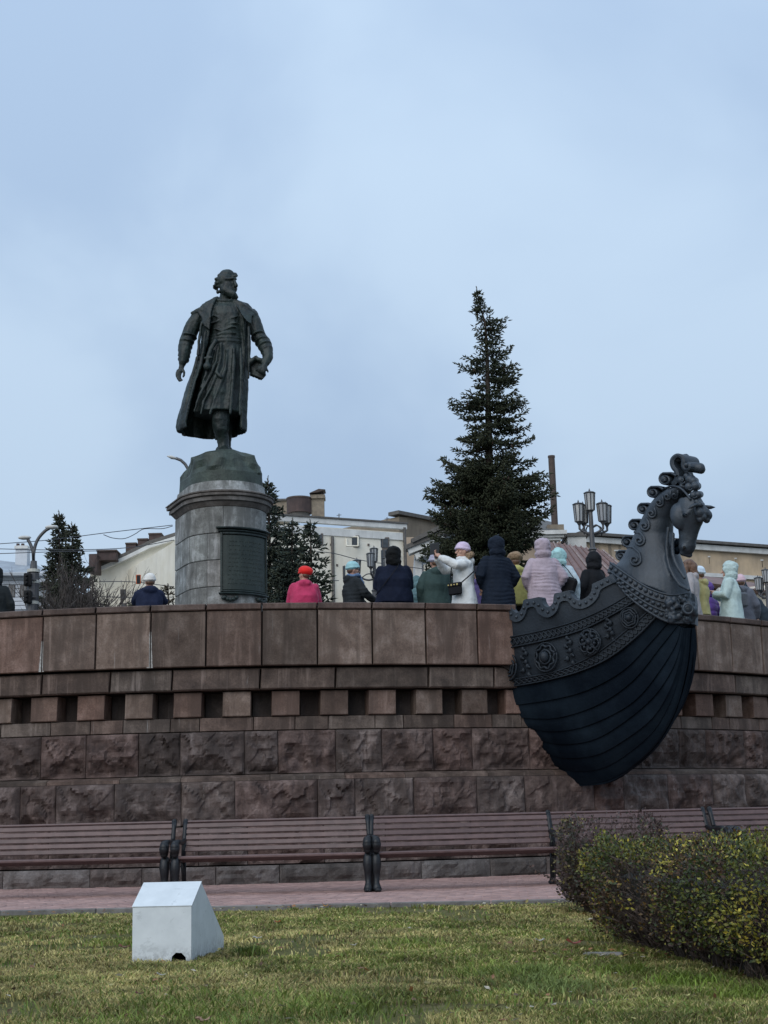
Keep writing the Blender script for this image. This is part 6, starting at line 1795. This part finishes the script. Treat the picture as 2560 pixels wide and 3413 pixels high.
tag(put('grass', V, F, M['blade'], colors=C_), 'short mown yellow green grass covering the lawn', 'grass', kind='stuff')
tf = [((1130, 3360), .2, (0.178, 0.222, 0.052), 525), ((1000, 3400), .24, (0.151, 0.214, 0.046), 675), ((420, 3390), .26, (0.169, 0.222, 0.046), 675), ((1780, 3255), .15, (0.178, 0.230, 0.057), 825), ((1850, 3300), .12, (0.196, 0.248, 0.075), 600), ((1600, 3250), .13, (0.169, 0.214, 0.046), 375), ((2100, 3250), .08, (0.151, 0.204, 0.034), 300), ((2300, 3285), .09, (0.151, 0.214, 0.034), 375), ((2480, 3320), .08, (0.151, 0.204, 0.034), 300), ((830, 3180), .05, (0.116, 0.160, 0.034), 225), ((1350, 3150), .15, (0.169, 0.214, 0.046), 300), ((700, 3340), .18, (0.169, 0.222, 0.046), 375)]
Vs, Fs, Cs, o0 = [], [], [], 0
for (pp_, sg, cc_, nn_) in tf:
    q = PZ(pp_[0], pp_[1], 0); V, F, C_ = grass(nn_, 5, 6, .03, .075, int(pp_[0]), .0035, (q.x, q.y, sg, cc_)); Vs.append(V); Fs.append(F + o0); Cs.append(C_); o0 += len(V)
tag(put('grass_tufts', np.concatenate(Vs), np.concatenate(Fs), M['blade'], colors=np.concatenate(Cs)), 'longer fresh green tufts standing out of the mown lawn', 'grass', kind='stuff')
# fallen leaves: small scattered litter as one mass, larger single ones as things
rs = np.random.default_rng(61); n = 700
y = 5.6 * (14.2 / 5.6) ** rs.random(n); x = (rs.random(n) * 2 - 1) * (y * .29)
nearh = rs.random(n) < .3; hx = q0.x - .35 + rs.random(n) * 1.5; hy = q0.y - .55 + rs.random(n) * .6; x = np.where(nearh, hx - .1, x); y = np.where(nearh, hy, y)
kb = rs.random(n) < .25; kt = rs.random(n) * 9
for i in range(n):
    if kb[i]: q = kpt(kt[i], -abs(rs.normal(0, .12)) - .05); x[i], y[i] = q.x, q.y
bs = np.stack([x, y, rs.uniform(.012, .03, n)], 1)
lp = np.array([(.32, .27, .10), (.20, .10, .05), (.42, .38, .30), (.28, .13, .05), (.14, .09, .06), (.38, .33, .12)])
dr = rs.normal(0, 1, bs.shape); dr[:, 2] *= .25; nm = rs.normal(0, .3, bs.shape); nm[:, 2] += 1
V, F, C_ = leaves(bs, dr, nm, rs.uniform(.022, .055, n), lp[rs.integers(0, 6, n)] * rs.uniform(.7, 1.2, (n, 1)))
tag(put('leaf_litter', V, F, M['leaf'], colors=C_), 'small fallen leaves scattered over the lawn', 'leaves', kind='stuff')
ll = [((860, 3127, .075), (.45, .43, .40), 'pale grey fallen leaf on the grass right of the pale box'), ((868, 3150, .06), (.20, .07, .05), 'dark red fallen leaf right of the pale box'), ((925, 3073, .05), (.50, .17, .05), 'orange fallen leaf near the kerb in the middle of the lawn'), ((1085, 3020, .05), (.50, .25, .04), 'yellow orange fallen leaf at the edge of the red paving'),
      ((540, 3250, .06), (.48, .46, .42), 'pale curled fallen leaf in front of the pale box'), ((467, 3312, .045), (.12, .05, .04), 'dark brown fallen leaf below the pale box'), ((415, 3157, .07), (.22, .10, .07), 'brown fallen leaf touching the left side of the pale box'), ((1178, 3150, .05), (.45, .43, .36), 'pale fallen leaf in the middle of the lawn'),
      ((1915, 3145, .10), (.22, .06, .04), 'dark red fallen leaves beside the hedge foot'), ((1800, 3135, .06), (.42, .42, .38), 'pale fallen leaf left of the hedge foot'), ((680, 3402, .07), (.35, .22, .15), 'tan fallen leaf at the bottom edge of the photo'), ((2290, 3318, .03), (.5, .48, .2), 'small pale yellow leaf below the hedge')]
for (px, py, L), c_, lab in ll:
    L *= 1.25
    q = PZ(px, py, .03); rr = random.Random(px); mb = MB()
    a = rr.uniform(-.5, .5); n_ = 7
    ring_ = []
    for k in range(n_ * 2):
        t = k / (n_ * 2) * 2 * PI; r_ = L / 2 * (1.0 if k % 2 == 0 else .62)
        ring_.append(Vector((q.x + r_ * math.cos(t), q.y + r_ * .7 * math.sin(t), q.z + .25 * L * abs(math.cos(t)) * rr.uniform(.4, 1.1))))
    mb.add([Vector((q.x, q.y, q.z - .004))] + ring_, [(0, 1 + k, 1 + (k + 1) % (n_ * 2)) for k in range(n_ * 2)])
    tag(mb.put('fallen_leaf', M['leaf'], colors=np.tile(c_, (len(mb.v), 1))), lab, 'leaf', 'large fallen leaves on the lawn')
# ------------------------------------------------------------------ people on the square behind the parapet
def fabric(name, c, rough=.75, puff=False, sheen=.1):
    m, nt, b = nodes_of(name)
    p = pos(nt); n1 = noise_node(nt, p, 9, 4, .6)
    r1 = ramp(nt, n1.outputs['Fac'], [(.3, tuple(x * .82 for x in c)), (.7, tuple(min(1, x * 1.12) for x in c))])
    nt.links.new(r1.outputs['Color'], b.inputs['Base Color'])
    b.inputs['Roughness'].default_value = rough; b.inputs['Sheen Weight'].default_value = sheen if max(c) > .12 else 0.0
    b.inputs['Specular IOR Level'].default_value = .3 if max(c) > .12 else .12
    bump(nt, b, noise_node(nt, scaled(nt, p, (1, 1, 1.6)), 26, 4, .65).outputs['Fac'], .5, .012)
    return m
M['skin'] = mat_simple('skin', (.50, .30, .22), (.45, .25, .19), scale=12, rough=.55, bmp=.05)
M['hair'] = mat_simple('brown_hair', (.10, .055, .035), (.16, .085, .05), scale=30, rough=.5)
M['trouser'] = fabric('dark_trousers', (.02, .022, .028)); M['boot'] = mat_simple('boots', (.015, .014, .014), rough=.5)
M['fur'] = mat_simple('fur', (.36, .25, .15), (.24, .16, .10), scale=30, rough=.95, bmp=1, bscale=70, bdist=.02)
M['phone'] = mat_simple('phone_black', (.006, .006, .007), rough=.3, bmp=0)
M['phone_o'] = mat_simple('phone_orange', (.75, .16, .03), rough=.5, bmp=0)
M['bag'] = fabric('black_bag', (.012, .012, .014), .5); M['gold'] = mat_simple('gold_trim', (.75, .55, .2), rough=.3, metal=.8, bmp=0)
M['eye'] = mat_simple('eye_dark', (.02, .015, .012), rough=.2, bmp=0)
fab = {}
def F_(c):
    k = tuple(c)
    if k not in fab: fab[k] = fabric('coat_fabric', c)
    return fab[k]
def hand(mb, w, d, up, s=1.0, curl=.5):
    """palm, four bent fingers and a thumb from wrist w towards d"""
    d = d.normalized(); sd = d.cross(up).normalized(); n = sd.cross(d).normalized()
    c_ = w + d * .045 * s
    mb.caps([w, c_], [.026 * s, .036 * s], 10, .6, n)
    mb.ell(c_ + d * .012 * s, (.034 * s,) * 3, seg=10, rings=7)
    for k in range(4):
        o_ = sd * (.026 - .0175 * k) * s; L = (.062, .072, .068, .052)[k] * s
        b_ = c_ + d * .03 * s + o_
        p1 = b_ + d * L * .5 + n * -.01 * curl * s; p2 = p1 + d * L * .35 - n * L * .5 * curl; p3 = p2 + d * L * .1 - n * L * .45 * curl
        mb.caps([b_, p1, p2, p3], [.0095 * s, .009 * s, .0082 * s, .0072 * s], 7)
    b_ = c_ + sd * .030 * s - d * .012 * s
    mb.caps([b_, b_ + sd * .022 * s + d * .02 * s - n * .012 * s, b_ + sd * .026 * s + d * .045 * s - n * .022 * s], [.012 * s, .010 * s, .0085 * s], 7)
def person(label, px, pytop, h, yaw, coat, top, topcol=None, puffer=0, girth=1.0, arms='hang', hem=.78, hoodcol=None, lean=0, headyaw=0, scarf=None, glasses=False, fine=False, seed=0, group=None, bend=0, fur=False):
    rs = random.Random(seed + 100)
    extra = {'hood': .03, 'beanie': .035, 'beret': .03, 'furhat': .035, 'hair': .012}[top]
    s = h / 1.65
    q = PZ(px, pytop, ZP + h + extra * s - bend)
    root = thing('person', (q.x, q.y, ZP), label, 'person', group or 'visitors standing behind the parapet', rz=R(yaw))
    g = girth
    A = {'hang': ((.26, .0, 1.08), (.25, .09, .86)), 'front': ((.27, .0, 1.10), (.13, .22, 1.08)), 'pocket': ((.30, -.05, 1.08), (.23, .09, .93)), 'phone': ((.25, .14, 1.20), (.085, .33, 1.42)),
         'reach': ((.22, .22, 1.27), (.075, .42, 1.41)), 'low': ((.25, .08, 1.08), (.06, .26, 1.14)), 'rail': ((.27, .10, 1.10), (.22, .30, .98))}[arms]
    def arm(sd):
        e, w = A
        return [Vector((sd * .150 * g, 0, 1.315)), Vector((sd * e[0] * (.9 + .1 * g), e[1], e[2])), Vector((sd * w[0], w[1], w[2]))]
    BM = Matrix.Identity(4)
    if bend:                                         # leaning forward from the hips
        BM = Matrix.Translation((0, 0, .92)) @ Matrix.Rotation(-math.acos(max(.2, 1 - bend / .75)), 4, 'X') @ Matrix.Translation((0, 0, -.92))
    S_ = Matrix.Scale(s, 4)
    HM = Matrix.Translation((0, 0, 1.45)) @ Matrix.Rotation(R(headyaw), 4, 'Z') @ Matrix.Translation((0, 0, -1.45))
    # ---- body: one continuous surface
    hb = MB()
    hb.ell((0, .0, 1.545), (.076, .096, .112), None, 18, 12); hb.ell((0, .028, 1.485), (.056, .066, .062), None, 14, 9)
    hb.caps([(0, .088, 1.548), (0, .118, 1.512)], [.010, .017], 8); hb.caps([(-.022, .092, 1.470), (.022, .092, 1.470)], [.011, .011], 7)
    hb.caps([(-.045, .083, 1.563), (0, .092, 1.566), (.045, .083, 1.563)], [.011, .012, .011], 7)
    hb.ell((0, .082, 1.437), (.024, .02, .018)); hb.ell((.045, .062, 1.515), (.024, .022, .022)); hb.ell((-.045, .062, 1.515), (.024, .022, .022))
    for e in (-1, 1): hb.ell((e * .077, -.005, 1.53), (.012, .022, .034))
    hb.v = [HM @ p_ for p_ in hb.v]
    mb = MB(); mb.add(hb.v, hb.f)
    mb.caps([(0, -.01, 1.46), (0, -.01, 1.36)], [.055, .065], 12)
    def er(z, a, b_, y=0): return [Vector((a * math.cos(t), y + b_ * math.sin(t), z)) for t in np.linspace(0, 2 * PI, 24, endpoint=False)]
    mb.loft([er(1.39, .09, .07), er(1.35, .17, .10), er(1.22, .165, .115), er(1.05, .14, .105), er(.92, .165, .115), er(.82, .16, .11)])
    for sd in (-1, 1):
        a = arm(sd); mb.caps([a[0], a[0].lerp(a[1], .5), a[1], a[1].lerp(a[2], .5), a[2]], [.055, .048, .04, .036, .026], 10)
        d = (a[2] - a[1]).normalized()
        if arms in ('phone', 'reach', 'low'): d = (d * .5 + Vector((-sd * .4, .15, .6))).normalized()
        upv = Vector((-sd, .2, 0)) if arms not in ('low',) else Vector((0, 0, 1))
        hand(mb, a[2], d, upv, 1.0, .55)
        mb.caps([(sd * .09, 0, .86), (sd * .10, .01, .48), (sd * .10, -.01, .10)], [.085, .056, .04], 12)
        mb.caps([(sd * .10, -.03, .05), (sd * .11, .12, .035)], [.04, .032], 9)
    low = [p_.copy() for p_ in mb.v]
    mb.v = [S_ @ ((BM @ p_) if p_.z > .80 else p_) for p_ in mb.v]
    v, no, f = remesh(mb, .0075 if fine else .011, 1)
    put('body', v, f, M['skin'], root, smooth=True, local=True)
    for sd in (-1, 1):
        e = MB(); e.ell((sd * .030, .084, 1.537), (.012, .010, .008), seg=8, rings=6); e.v = [S_ @ (BM @ (HM @ p_)) for p_ in e.v]; e.put('eye', M['eye'], root, smooth=True, local=True)
    # ---- trousers and boots
    mb = MB()
    for sd in (-1, 1): mb.caps([(sd * .09, 0, .88), (sd * .10, .01, .48), (sd * .10, -.01, .13)], [.105, .078, .065], 12)
    mb.v = [S_ @ p_ for p_ in mb.v]; v, no, f = remesh(mb, .02, 1); v = v + no * (fbm(v + seed, 9, 2) * .008)[:, None]
    put('trousers', v, f, M['trouser'], root, smooth=True, local=True)
    for sd in (-1, 1):
        mb = MB(); mb.caps([(sd * .10, -.01, .20), (sd * .10, -.02, .06)], [.065, .055], 10); mb.caps([(sd * .10, -.02, .048), (sd * .11, .14, .042)], [.05, .042], 10)
        mb.v = [S_ @ p_ for p_ in mb.v]; v, no, f = remesh(mb, .016, 1); put('boot', v, f, M['boot'], root, smooth=True, local=True)
    # ---- coat
    mb = MB()
    rr = [(1.425, .08, .085), (1.40, .105, .10), (1.37, .145 * g, .12), (1.325, .185 * g, .14), (1.25, .205 * g, .16), (1.15, .21 * g, .165 * g), (1.02, .205 * g, .16 * g), (.90, .225 * g, .172 * g), (.78, .238 * g, .182 * g)]
    z = .78
    while z > hem + .01: z -= .12; rr.append((max(z, hem), (.245 + (.78 - z) * .05) * g, (.188 + (.78 - z) * .05) * g))
    if hem > .78: rr = [r_ for r_ in rr if r_[0] >= hem - .02]
    mb.loft([er(z_, a, b_, -.005) for z_, a, b_ in rr])
    for sd in (-1, 1):
        a = arm(sd); w_ = a[1].lerp(a[2], .93)
        mb.caps([a[0], a[0].lerp(a[1], .5), a[1], a[1].lerp(a[2], .5), w_], [.088, .086, .080, .072, .058], 12)
    mb.tube([Vector((.075 * math.cos(t), .08 * math.sin(t) - .005, 1.425)) for t in np.linspace(0, 2 * PI, 18)], .026, 7)
    if top != 'hood':
        mb.ell((0, -.115, 1.375), (.125, .06, .075), None, 14, 9); mb.tube([Vector((.12 * math.cos(t), .095 * math.sin(t) - .01, 1.40 + .015 * math.sin(t))) for t in np.linspace(PI * .9, 2.1 * PI, 14)], .032, 7)
    if top == 'hood':
        mb.ell((0, -.035, 1.42), (.115, .105, .08), None, 14, 9)
    mb.v = [S_ @ ((BM @ p_) if p_.z > .86 else p_) for p_ in mb.v]
    v, no, f = remesh(mb, .014, 2)
    zz_ = v[:, 2] + fbm(v + seed, 2.4, 2) * .045 + fbm(v + seed, 9, 2) * .012; pam = np.clip(.55 + fbm(v + seed + 5, 5, 2) * 1.6, .1, 1.3)
    if puffer:
        per = puffer; amp = .013 if per > .05 else .008
        v = v + no * ((np.abs(np.sin(zz_ / per * PI)) ** .55) * amp * pam - amp * .6)[:, None]
    v = v + no * (fbm(v * np.array([1, 1, .7]) + seed, 6, 4) * (.020 if puffer else .030))[:, None]
    # crease at elbows and waist, a hem that hangs unevenly
    v[:, 2] += np.where(v[:, 2] < (hem + .05) * s, fbm(v + seed, 5, 2) * .01, 0)
    put('coat', v, f, F_(coat), root, smooth=True, local=True)
    # ---- headgear
    hc = topcol or coat
    mb = MB(); hm = F_(hc); nz = .006; name = 'hat'
    if top == 'hood':
        name = 'hood'
        mb.ell((0, -.022, 1.56), (.118, .132, .138), None, 20, 14); mb.ell((0, -.035, 1.46), (.12, .115, .09), None, 16, 10); mb.ell((0, -.09, 1.58), (.085, .07, .09), None, 14, 9)
        nz = .016
    elif top == 'beanie':
        mb.ell((0, -.006, 1.585), (.094, .112, .098), None, 18, 12)
        mb.tube([Vector((.088 * math.cos(t), .104 * math.sin(t) - .004, 1.568 + .01 * math.sin(t))) for t in np.linspace(0, 2 * PI, 26)], .017, 8)
    elif top == 'beret':
        mb.ell((.012, -.022, 1.60), (.118, .128, .082), Matrix.Rotation(R(14), 3, 'X'), 18, 12); mb.tube([Vector((.088 * math.cos(t), .104 * math.sin(t) - .004, 1.572 - .014 * math.sin(t))) for t in np.linspace(0, 2 * PI, 26)], .015, 8)
    elif top == 'furhat':
        mb.ell((0, -.006, 1.60), (.122, .132, .082), None, 18, 12); nz = .016; hm = M['fur']
    elif top == 'hair':
        name = 'hair'
        mb.ell((0, -.018, 1.565), (.092, .104, .108), None, 18, 12); mb.caps([(0, -.07, 1.55), (0, -.09, 1.38)], [.085, .075], 12)
        for e in (-1, 1): mb.caps([(e * .07, .02, 1.60), (e * .085, .03, 1.50), (e * .085, .03, 1.36)], [.035, .035, .028], 9)
        hm = M['hair']; nz = .01
    ctr = Vector((0, 0, 1.52)); mb.v = [HM @ (ctr + (p_ - ctr) * 1.10) for p_ in mb.v]
    v, no, f = remesh(mb, .010, 2)
    v = v.astype(float); hmi = np.array(HM.inverted()); vl = v @ hmi[:3, :3].T + hmi[:3, 3]
    if top in ('hood', 'hair'):
        fz = .070 if top == 'hood' else .05; wdt = .07 if top == 'hood' else .06
        m_ = (vl[:, 1] > fz) & (np.abs(vl[:, 0]) < wdt) & (vl[:, 2] > 1.42) & (vl[:, 2] < 1.625)
        vl[m_, 1] = fz - .02 * np.clip(1 - np.abs(vl[m_, 0]) / wdt, 0, 1)
    elif top in ('beanie', 'beret', 'furhat'):
        low_ = 1.545 + .03 * np.clip(vl[:, 1] / .1, -1, 1); m_ = vl[:, 2] < low_; vl[m_, 2] = low_[m_]
    v = vl + no * (fbm(vl * np.array([1, 1, 1.4]) + seed, 10, 3) * nz * 1.5)[:, None]
    v = v @ np.array(HM)[:3, :3].T + np.array(HM)[:3, 3]
    v = v @ np.array(BM)[:3, :3].T + np.array(BM)[:3, 3]
    put(name, v * s, f, hm, root, smooth=True, local=True)
    if top in ('beanie', 'beret', 'furhat'):          # a little hair at the nape
        mb = MB(); mb.ell((0, -.052, 1.525), (.078, .058, .055), None, 14, 9); mb.v = [S_ @ (BM @ (HM @ p_)) for p_ in mb.v]; mb.put('hair', M['hair'], root, smooth=True, local=True)
    if scarf:
        mb = MB(); mb.tube([Vector((.10 * math.cos(t), .10 * math.sin(t) + .01, 1.425 + .012 * math.sin(3 * t))) for t in np.linspace(0, 2 * PI, 26)], .034, 8); mb.caps([(.03, .12, 1.40), (.05, .16, 1.30), (.06, .175, 1.18)], [.035, .04, .03], 8, .6)
        mb.v = [S_ @ (BM @ p_) for p_ in mb.v]; mb.put('scarf', F_(scarf), root, smooth=True, local=True)
    if fur:
        mb = MB(); mb.tube([Vector((.135 * math.cos(t), .10 * math.sin(t) - .035, 1.445 + .045 * -math.sin(t))) for t in np.linspace(PI * .92, 2.08 * PI, 16)], .05, 10)
        mb.v = [S_ @ p_ for p_ in mb.v]; v, no, f = remesh(mb, .011, 1); v = v + no * (fbm(v, 28, 2) * .016)[:, None]; put('fur_trim', v, f, M['fur'], root, smooth=True, local=True)
    if glasses:
        mb = MB()
        for e in (-1, 1):
            mb.tube([Vector((e * .032 + .023 * math.cos(t), .108, 1.537 + .016 * math.sin(t))) for t in np.linspace(0, 2 * PI, 14)], .003, 5); mb.tube([(e * .055, .106, 1.54), (e * .083, .0, 1.545)], .003, 5)
        mb.tube([(-.01, .112, 1.54), (.01, .112, 1.54)], .003, 5)
        mb.v = [S_ @ (BM @ (HM @ p_)) for p_ in mb.v]; mb.put('glasses', M['phone'], root, local=True)
    root['_s'] = s
    return root
def at_person(root, p_):
    """person-local point to world"""
    return Matrix.Translation(root.location) @ Matrix.Rotation(root.rotation_euler[2], 4, 'Z') @ (Vector(p_) * root['_s'])
def held(root, name, label, cat, fn, group=None):
    """something held or hung on a person: its own thing"""
    t = thing(name, tuple(at_person(root, (0, .3, 1.3))), label, cat, group)
    for pn, mb, mt in fn():
        mb.v = [at_person(root, p_) for p_ in mb.v]; mb.put(pn, mt, t, smooth=False)
    return t
def phone_at(c_, size, mt, tilt=0, rz=0):
    def fn():
        mb = MB(); mb.cbox(c_, size, .006, Matrix.Rotation(rz, 3, 'Z') @ Matrix.Rotation(tilt, 3, 'X')); yield 'case', mb, mt
        mb = MB(); mb.cbox((c_[0], c_[1] - size[1] * .65, c_[2]), (size[0] * .72, size[1] * .4, size[2] * .9), .002, Matrix.Rotation(rz, 3, 'Z') @ Matrix.Rotation(tilt, 3, 'X')); yield 'screen', mb, M['phone']
    return fn
NAVY = (.008, .012, .028); CRIM = (.48, .035, .11); TEAL = (.05, .095, .10)
p1 = person('person in a dark coat cut off by the left edge of the photo', -14, 1893, 1.72, 0, (.02, .024, .026), 'hood', seed=1, girth=1.05)
p2 = person('person in navy hooded jacket and white knit hat holding up an orange phone', 500, 1912, 1.62, 12, (.016, .022, .05), 'beanie', (.72, .70, .66), puffer=0, arms='phone', seed=2, girth=1.1)
held(p2, 'phone', 'orange phone held up by the white hatted person left of the pedestal', 'phone', phone_at((-.19, .30, 1.63), (.085, .012, .17), M['phone_o']))
p3 = person('person in crimson jacket and bright red beret seen from behind', 1014, 1890, 1.60, 8, CRIM, 'beret', (.72, .015, .012), girth=1.22, headyaw=38, seed=3, arms='low')
p4 = person('person in black quilted jacket and pale teal beanie facing right with glasses', 1176, 1872, 1.62, -68, (.022, .026, .03), 'beanie', (.32, .55, .58), puffer=.075, girth=1.12, scarf=(.10, .17, .30), glasses=True, seed=4, arms='rail')
p5 = person('broad person in navy coat with black hood and a thin shoulder strap', 1310, 1826, 1.72, 6, NAVY, 'hood', (.010, .011, .012), girth=1.32, seed=5, arms='low')
mbs = MB(); mbs.tube([at_person(p5, q) for q in ((.09, -.10, 1.44), (.04, -.20, 1.34), (-.08, -.225, 1.18), (-.20, -.20, 1.03), (-.27, -.10, .95), (-.29, .03, .93))], .006, 5, 1)
tag(mbs.put('bag_strap', M['bag']), 'thin black strap slung across the back of the broad navy coat', 'strap')
p6 = person('person in dark green hooded jacket and grey lilac knit hat', 1449, 1846, 1.64, 18, (.045, .075, .072), 'beanie', (.38, .37, .47), girth=1.12, seed=6)
p6b = person('person in grey teal quilted jacket bending forward before the dark green jacket', 1432, 1925, 1.60, 30, (.085, .155, .165), 'hood', puffer=.09, girth=1.15, seed=16, bend=.25)
p7 = person('person in white coat with fur trimmed hood and lilac hat raising a phone', 1541, 1808, 1.68, 112, (.66, .68, .68), 'beanie', (.62, .50, .66), puffer=0, arms='reach', seed=7, girth=.98, fine=True, fur=True, hem=.6)
def case_fn():
    mb = MB(); mb.cbox((.0, .485, 1.56), (.16, .014, .18), .005, Matrix.Rotation(R(38), 3, 'Z')); yield 'cover', mb, M['phone']
    mb = MB(); mb.cbox((.0, .46, 1.50), (.085, .012, .17), .004, Matrix.Rotation(R(10), 3, 'Z')); yield 'case', mb, M['phone']
held(p7, 'phone', 'black phone in a flip cover raised by the white coated person', 'phone', case_fn)
def bag_fn():
    mb = MB(); mb.cbox((-.14, .215, .90), (.24, .07, .18), .02, Matrix.Rotation(R(28), 3, 'Z')); yield 'pouch', mb, M['bag']
    mb = MB(); mb.cbox((-.145, .222, .97), (.25, .078, .07), .015, Matrix.Rotation(R(28), 3, 'Z')); yield 'flap', mb, M['bag']
    for k in range(4):
        mb = MB(); mb.cbox((-.075 - .05 * k, .302 - .027 * k, .97), (.026, .012, .020 + .012 * (k % 2)), .003, Matrix.Rotation(R(28), 3, 'Z')); yield 'gold_stud', mb, M['gold']
    mb = MB(); mb.tube([(-.04, .25, .99), (.02, .215, 1.12), (.07, .17, 1.30), (.10, .07, 1.42)], .010, 5); mb.tube([(-.25, .16, .99), (-.255, .05, 1.08), (-.21, -.10, 1.20), (-.05, -.16, 1.36)], .010, 5); yield 'strap', mb, M['bag']
held(p7, 'handbag', 'small black crossbody bag with gold studs on the white coat', 'bag', bag_fn)
pp = person('person in a purple jacket hardly showing behind the white coat', 1592, 1888, 1.52, 10, (.09, .07, .20), 'beanie', (.02, .02, .03), seed=17)
p8 = person('person in long dark navy quilted coat with its hood up', 1652, 1795, 1.74, 20, (.011, .017, .030), 'hood', puffer=.062, girth=1.12, seed=8, arms='pocket', hem=.5)
p9 = person('person in olive yellow jacket and brown fur hat behind the scalloped rail', 1716, 1842, 1.64, 5, (.44, .42, .14), 'furhat', (.3, .2, .1), girth=1.0, seed=9)
p10 = person('person in long pale pink quilted coat with hood up behind the scalloped rail', 1806, 1800, 1.72, 10, (.42, .345, .40), 'hood', puffer=.055, girth=1.16, seed=10, arms='pocket', hem=.45)
p11 = person('person in mint green hat and pale blue jacket behind the pink coat', 1862, 1832, 1.64, -15, (.50, .60, .66), 'hood', (.38, .62, .62), girth=1.0, seed=11)
def bag2():
    mb = MB(); mb.cbox((.17, -.22, 1.02), (.24, .12, .30), .04, Matrix.Rotation(R(20), 3, 'Y')); yield 'pouch', mb, M['bag']
    mb = MB(); mb.tube([(.10, -.19, 1.16), (.02, -.19, 1.32), (-.06, -.07, 1.44)], .014, 6, .5); mb.tube([(.26, -.2, 1.14), (.16, -.2, 1.3), (.05, -.1, 1.43)], .014, 6, .5); yield 'strap', mb, M['bag']
held(p11, 'shoulder_bag', 'black shoulder bag on the back of the pale blue jacket', 'bag', bag2)
p12 = person('person in black coat with black hood standing in the dip of the boat rail', 1974, 1844, 1.66, 35, (.012, .013, .016), 'hood', girth=1.0, seed=12)
p13 = person('person with long brown hair, glasses and grey coat right of the horse neck', 2290, 1868, 1.70, 80, (.33, .31, .32), 'hair', girth=1.0, seed=13, glasses=True, hem=.5, fine=True)
p14 = person('person in white and blue knit hat mostly behind the brown haired one', 2326, 1888, 1.62, 60, (.40, .36, .16), 'beanie', (.62, .74, .85), seed=14, girth=.95)
p15 = person('person in shiny purple quilted coat with its hood up', 2352, 1942, 1.58, 30, (.10, .05, .24), 'hood', puffer=.13, seed=15, girth=1.0, arms='front')
p16 = person('person in pale mint hooded coat with a grey bag facing left', 2426, 1876, 1.72, 78, (.46, .58, .57), 'hood', girth=1.12, seed=18, arms='low', hem=.55, fine=True)
def bag3():
    mb = MB(); mb.cbox((.20, -.13, 1.05), (.10, .34, .27), .04); yield 'pouch', mb, F_((.10, .11, .13))
    mb = MB(); mb.tube([(.22, -.26, 1.17), (.17, -.10, 1.38), (.16, .02, 1.37), (.23, .04, 1.17)], .014, 6, .5); yield 'strap', mb, F_((.10, .11, .13))
held(p16, 'shoulder_bag', 'dark grey shoulder bag under the arm of the pale mint coat', 'bag', bag3)
p17 = person('person in pale pink hat and dark grey jacket behind the mint coat', 2466, 1915, 1.62, -20, (.10, .11, .14), 'beanie', (.62, .44, .50), seed=19, girth=1.0)
p18 = person('person in dark hooded jacket looking down at a black phone at the right edge', 2524, 1940, 1.64, 76, (.03, .042, .055), 'hood', girth=1.15, seed=20, arms='phone', fine=True, bend=.12)
held(p18, 'phone', 'black phone held in front of the dark hooded face at the right edge', 'phone', phone_at((0, .46, 1.42), (.085, .012, .17), M['phone']))
p19 = person('person in pale blue jacket glimpsed between mint coat and dark hooded phone user', 2489, 1965, 1.60, 10, (.40, .50, .58), 'beanie', (.18, .2, .24), seed=21, girth=.9)
# parked car seen low between the people, roof only
def car_roof():
    t = thing('parked_car', tuple(P(1120, 2040, 33)), 'silver parked car, only its roof showing over the parapet behind the red beret', 'car')
    x, y = P(1110, 2040, 33).x, 33.0
    mb = MB(); z0 = ZP
    def rg(zz, x0, x1, w): return [Vector((x + a, y + b_, zz)) for a, b_ in ((x0, -w), (x1, -w), (x1 + .06, 0), (x1, w), (x0, w), (x0 - .06, 0))]
    mb.loft([rg(z0 + .35, -2.1, 2.1, .86), rg(z0 + .75, -2.15, 2.15, .9), rg(z0 + .95, -2.0, 1.9, .86)]); mb.put('body', M['zinc'], t)
    mb = MB(); mb.loft([rg(z0 + .953, -1.6, 1.2, .82), rg(z0 + 1.33, -1.05, .65, .68)]); c_ = mb.put('cabin_glass', M['dkglass'], t)
    mb = MB(); mb.loft([rg(z0 + 1.333, -1.1, .7, .69), rg(z0 + 1.40, -.9, .5, .6)]); mb.put('roof', M['white_wall'], t)
    for a in (-1.3, 1.3):
        for b_ in (-.8, .8): mb = MB(); mb.tube([(x + a, y + b_ - .1, z0 + .32), (x + a, y + b_ + .1, z0 + .32)], .32, 18); mb.put('wheel', M['phone'], t)
car_roof()
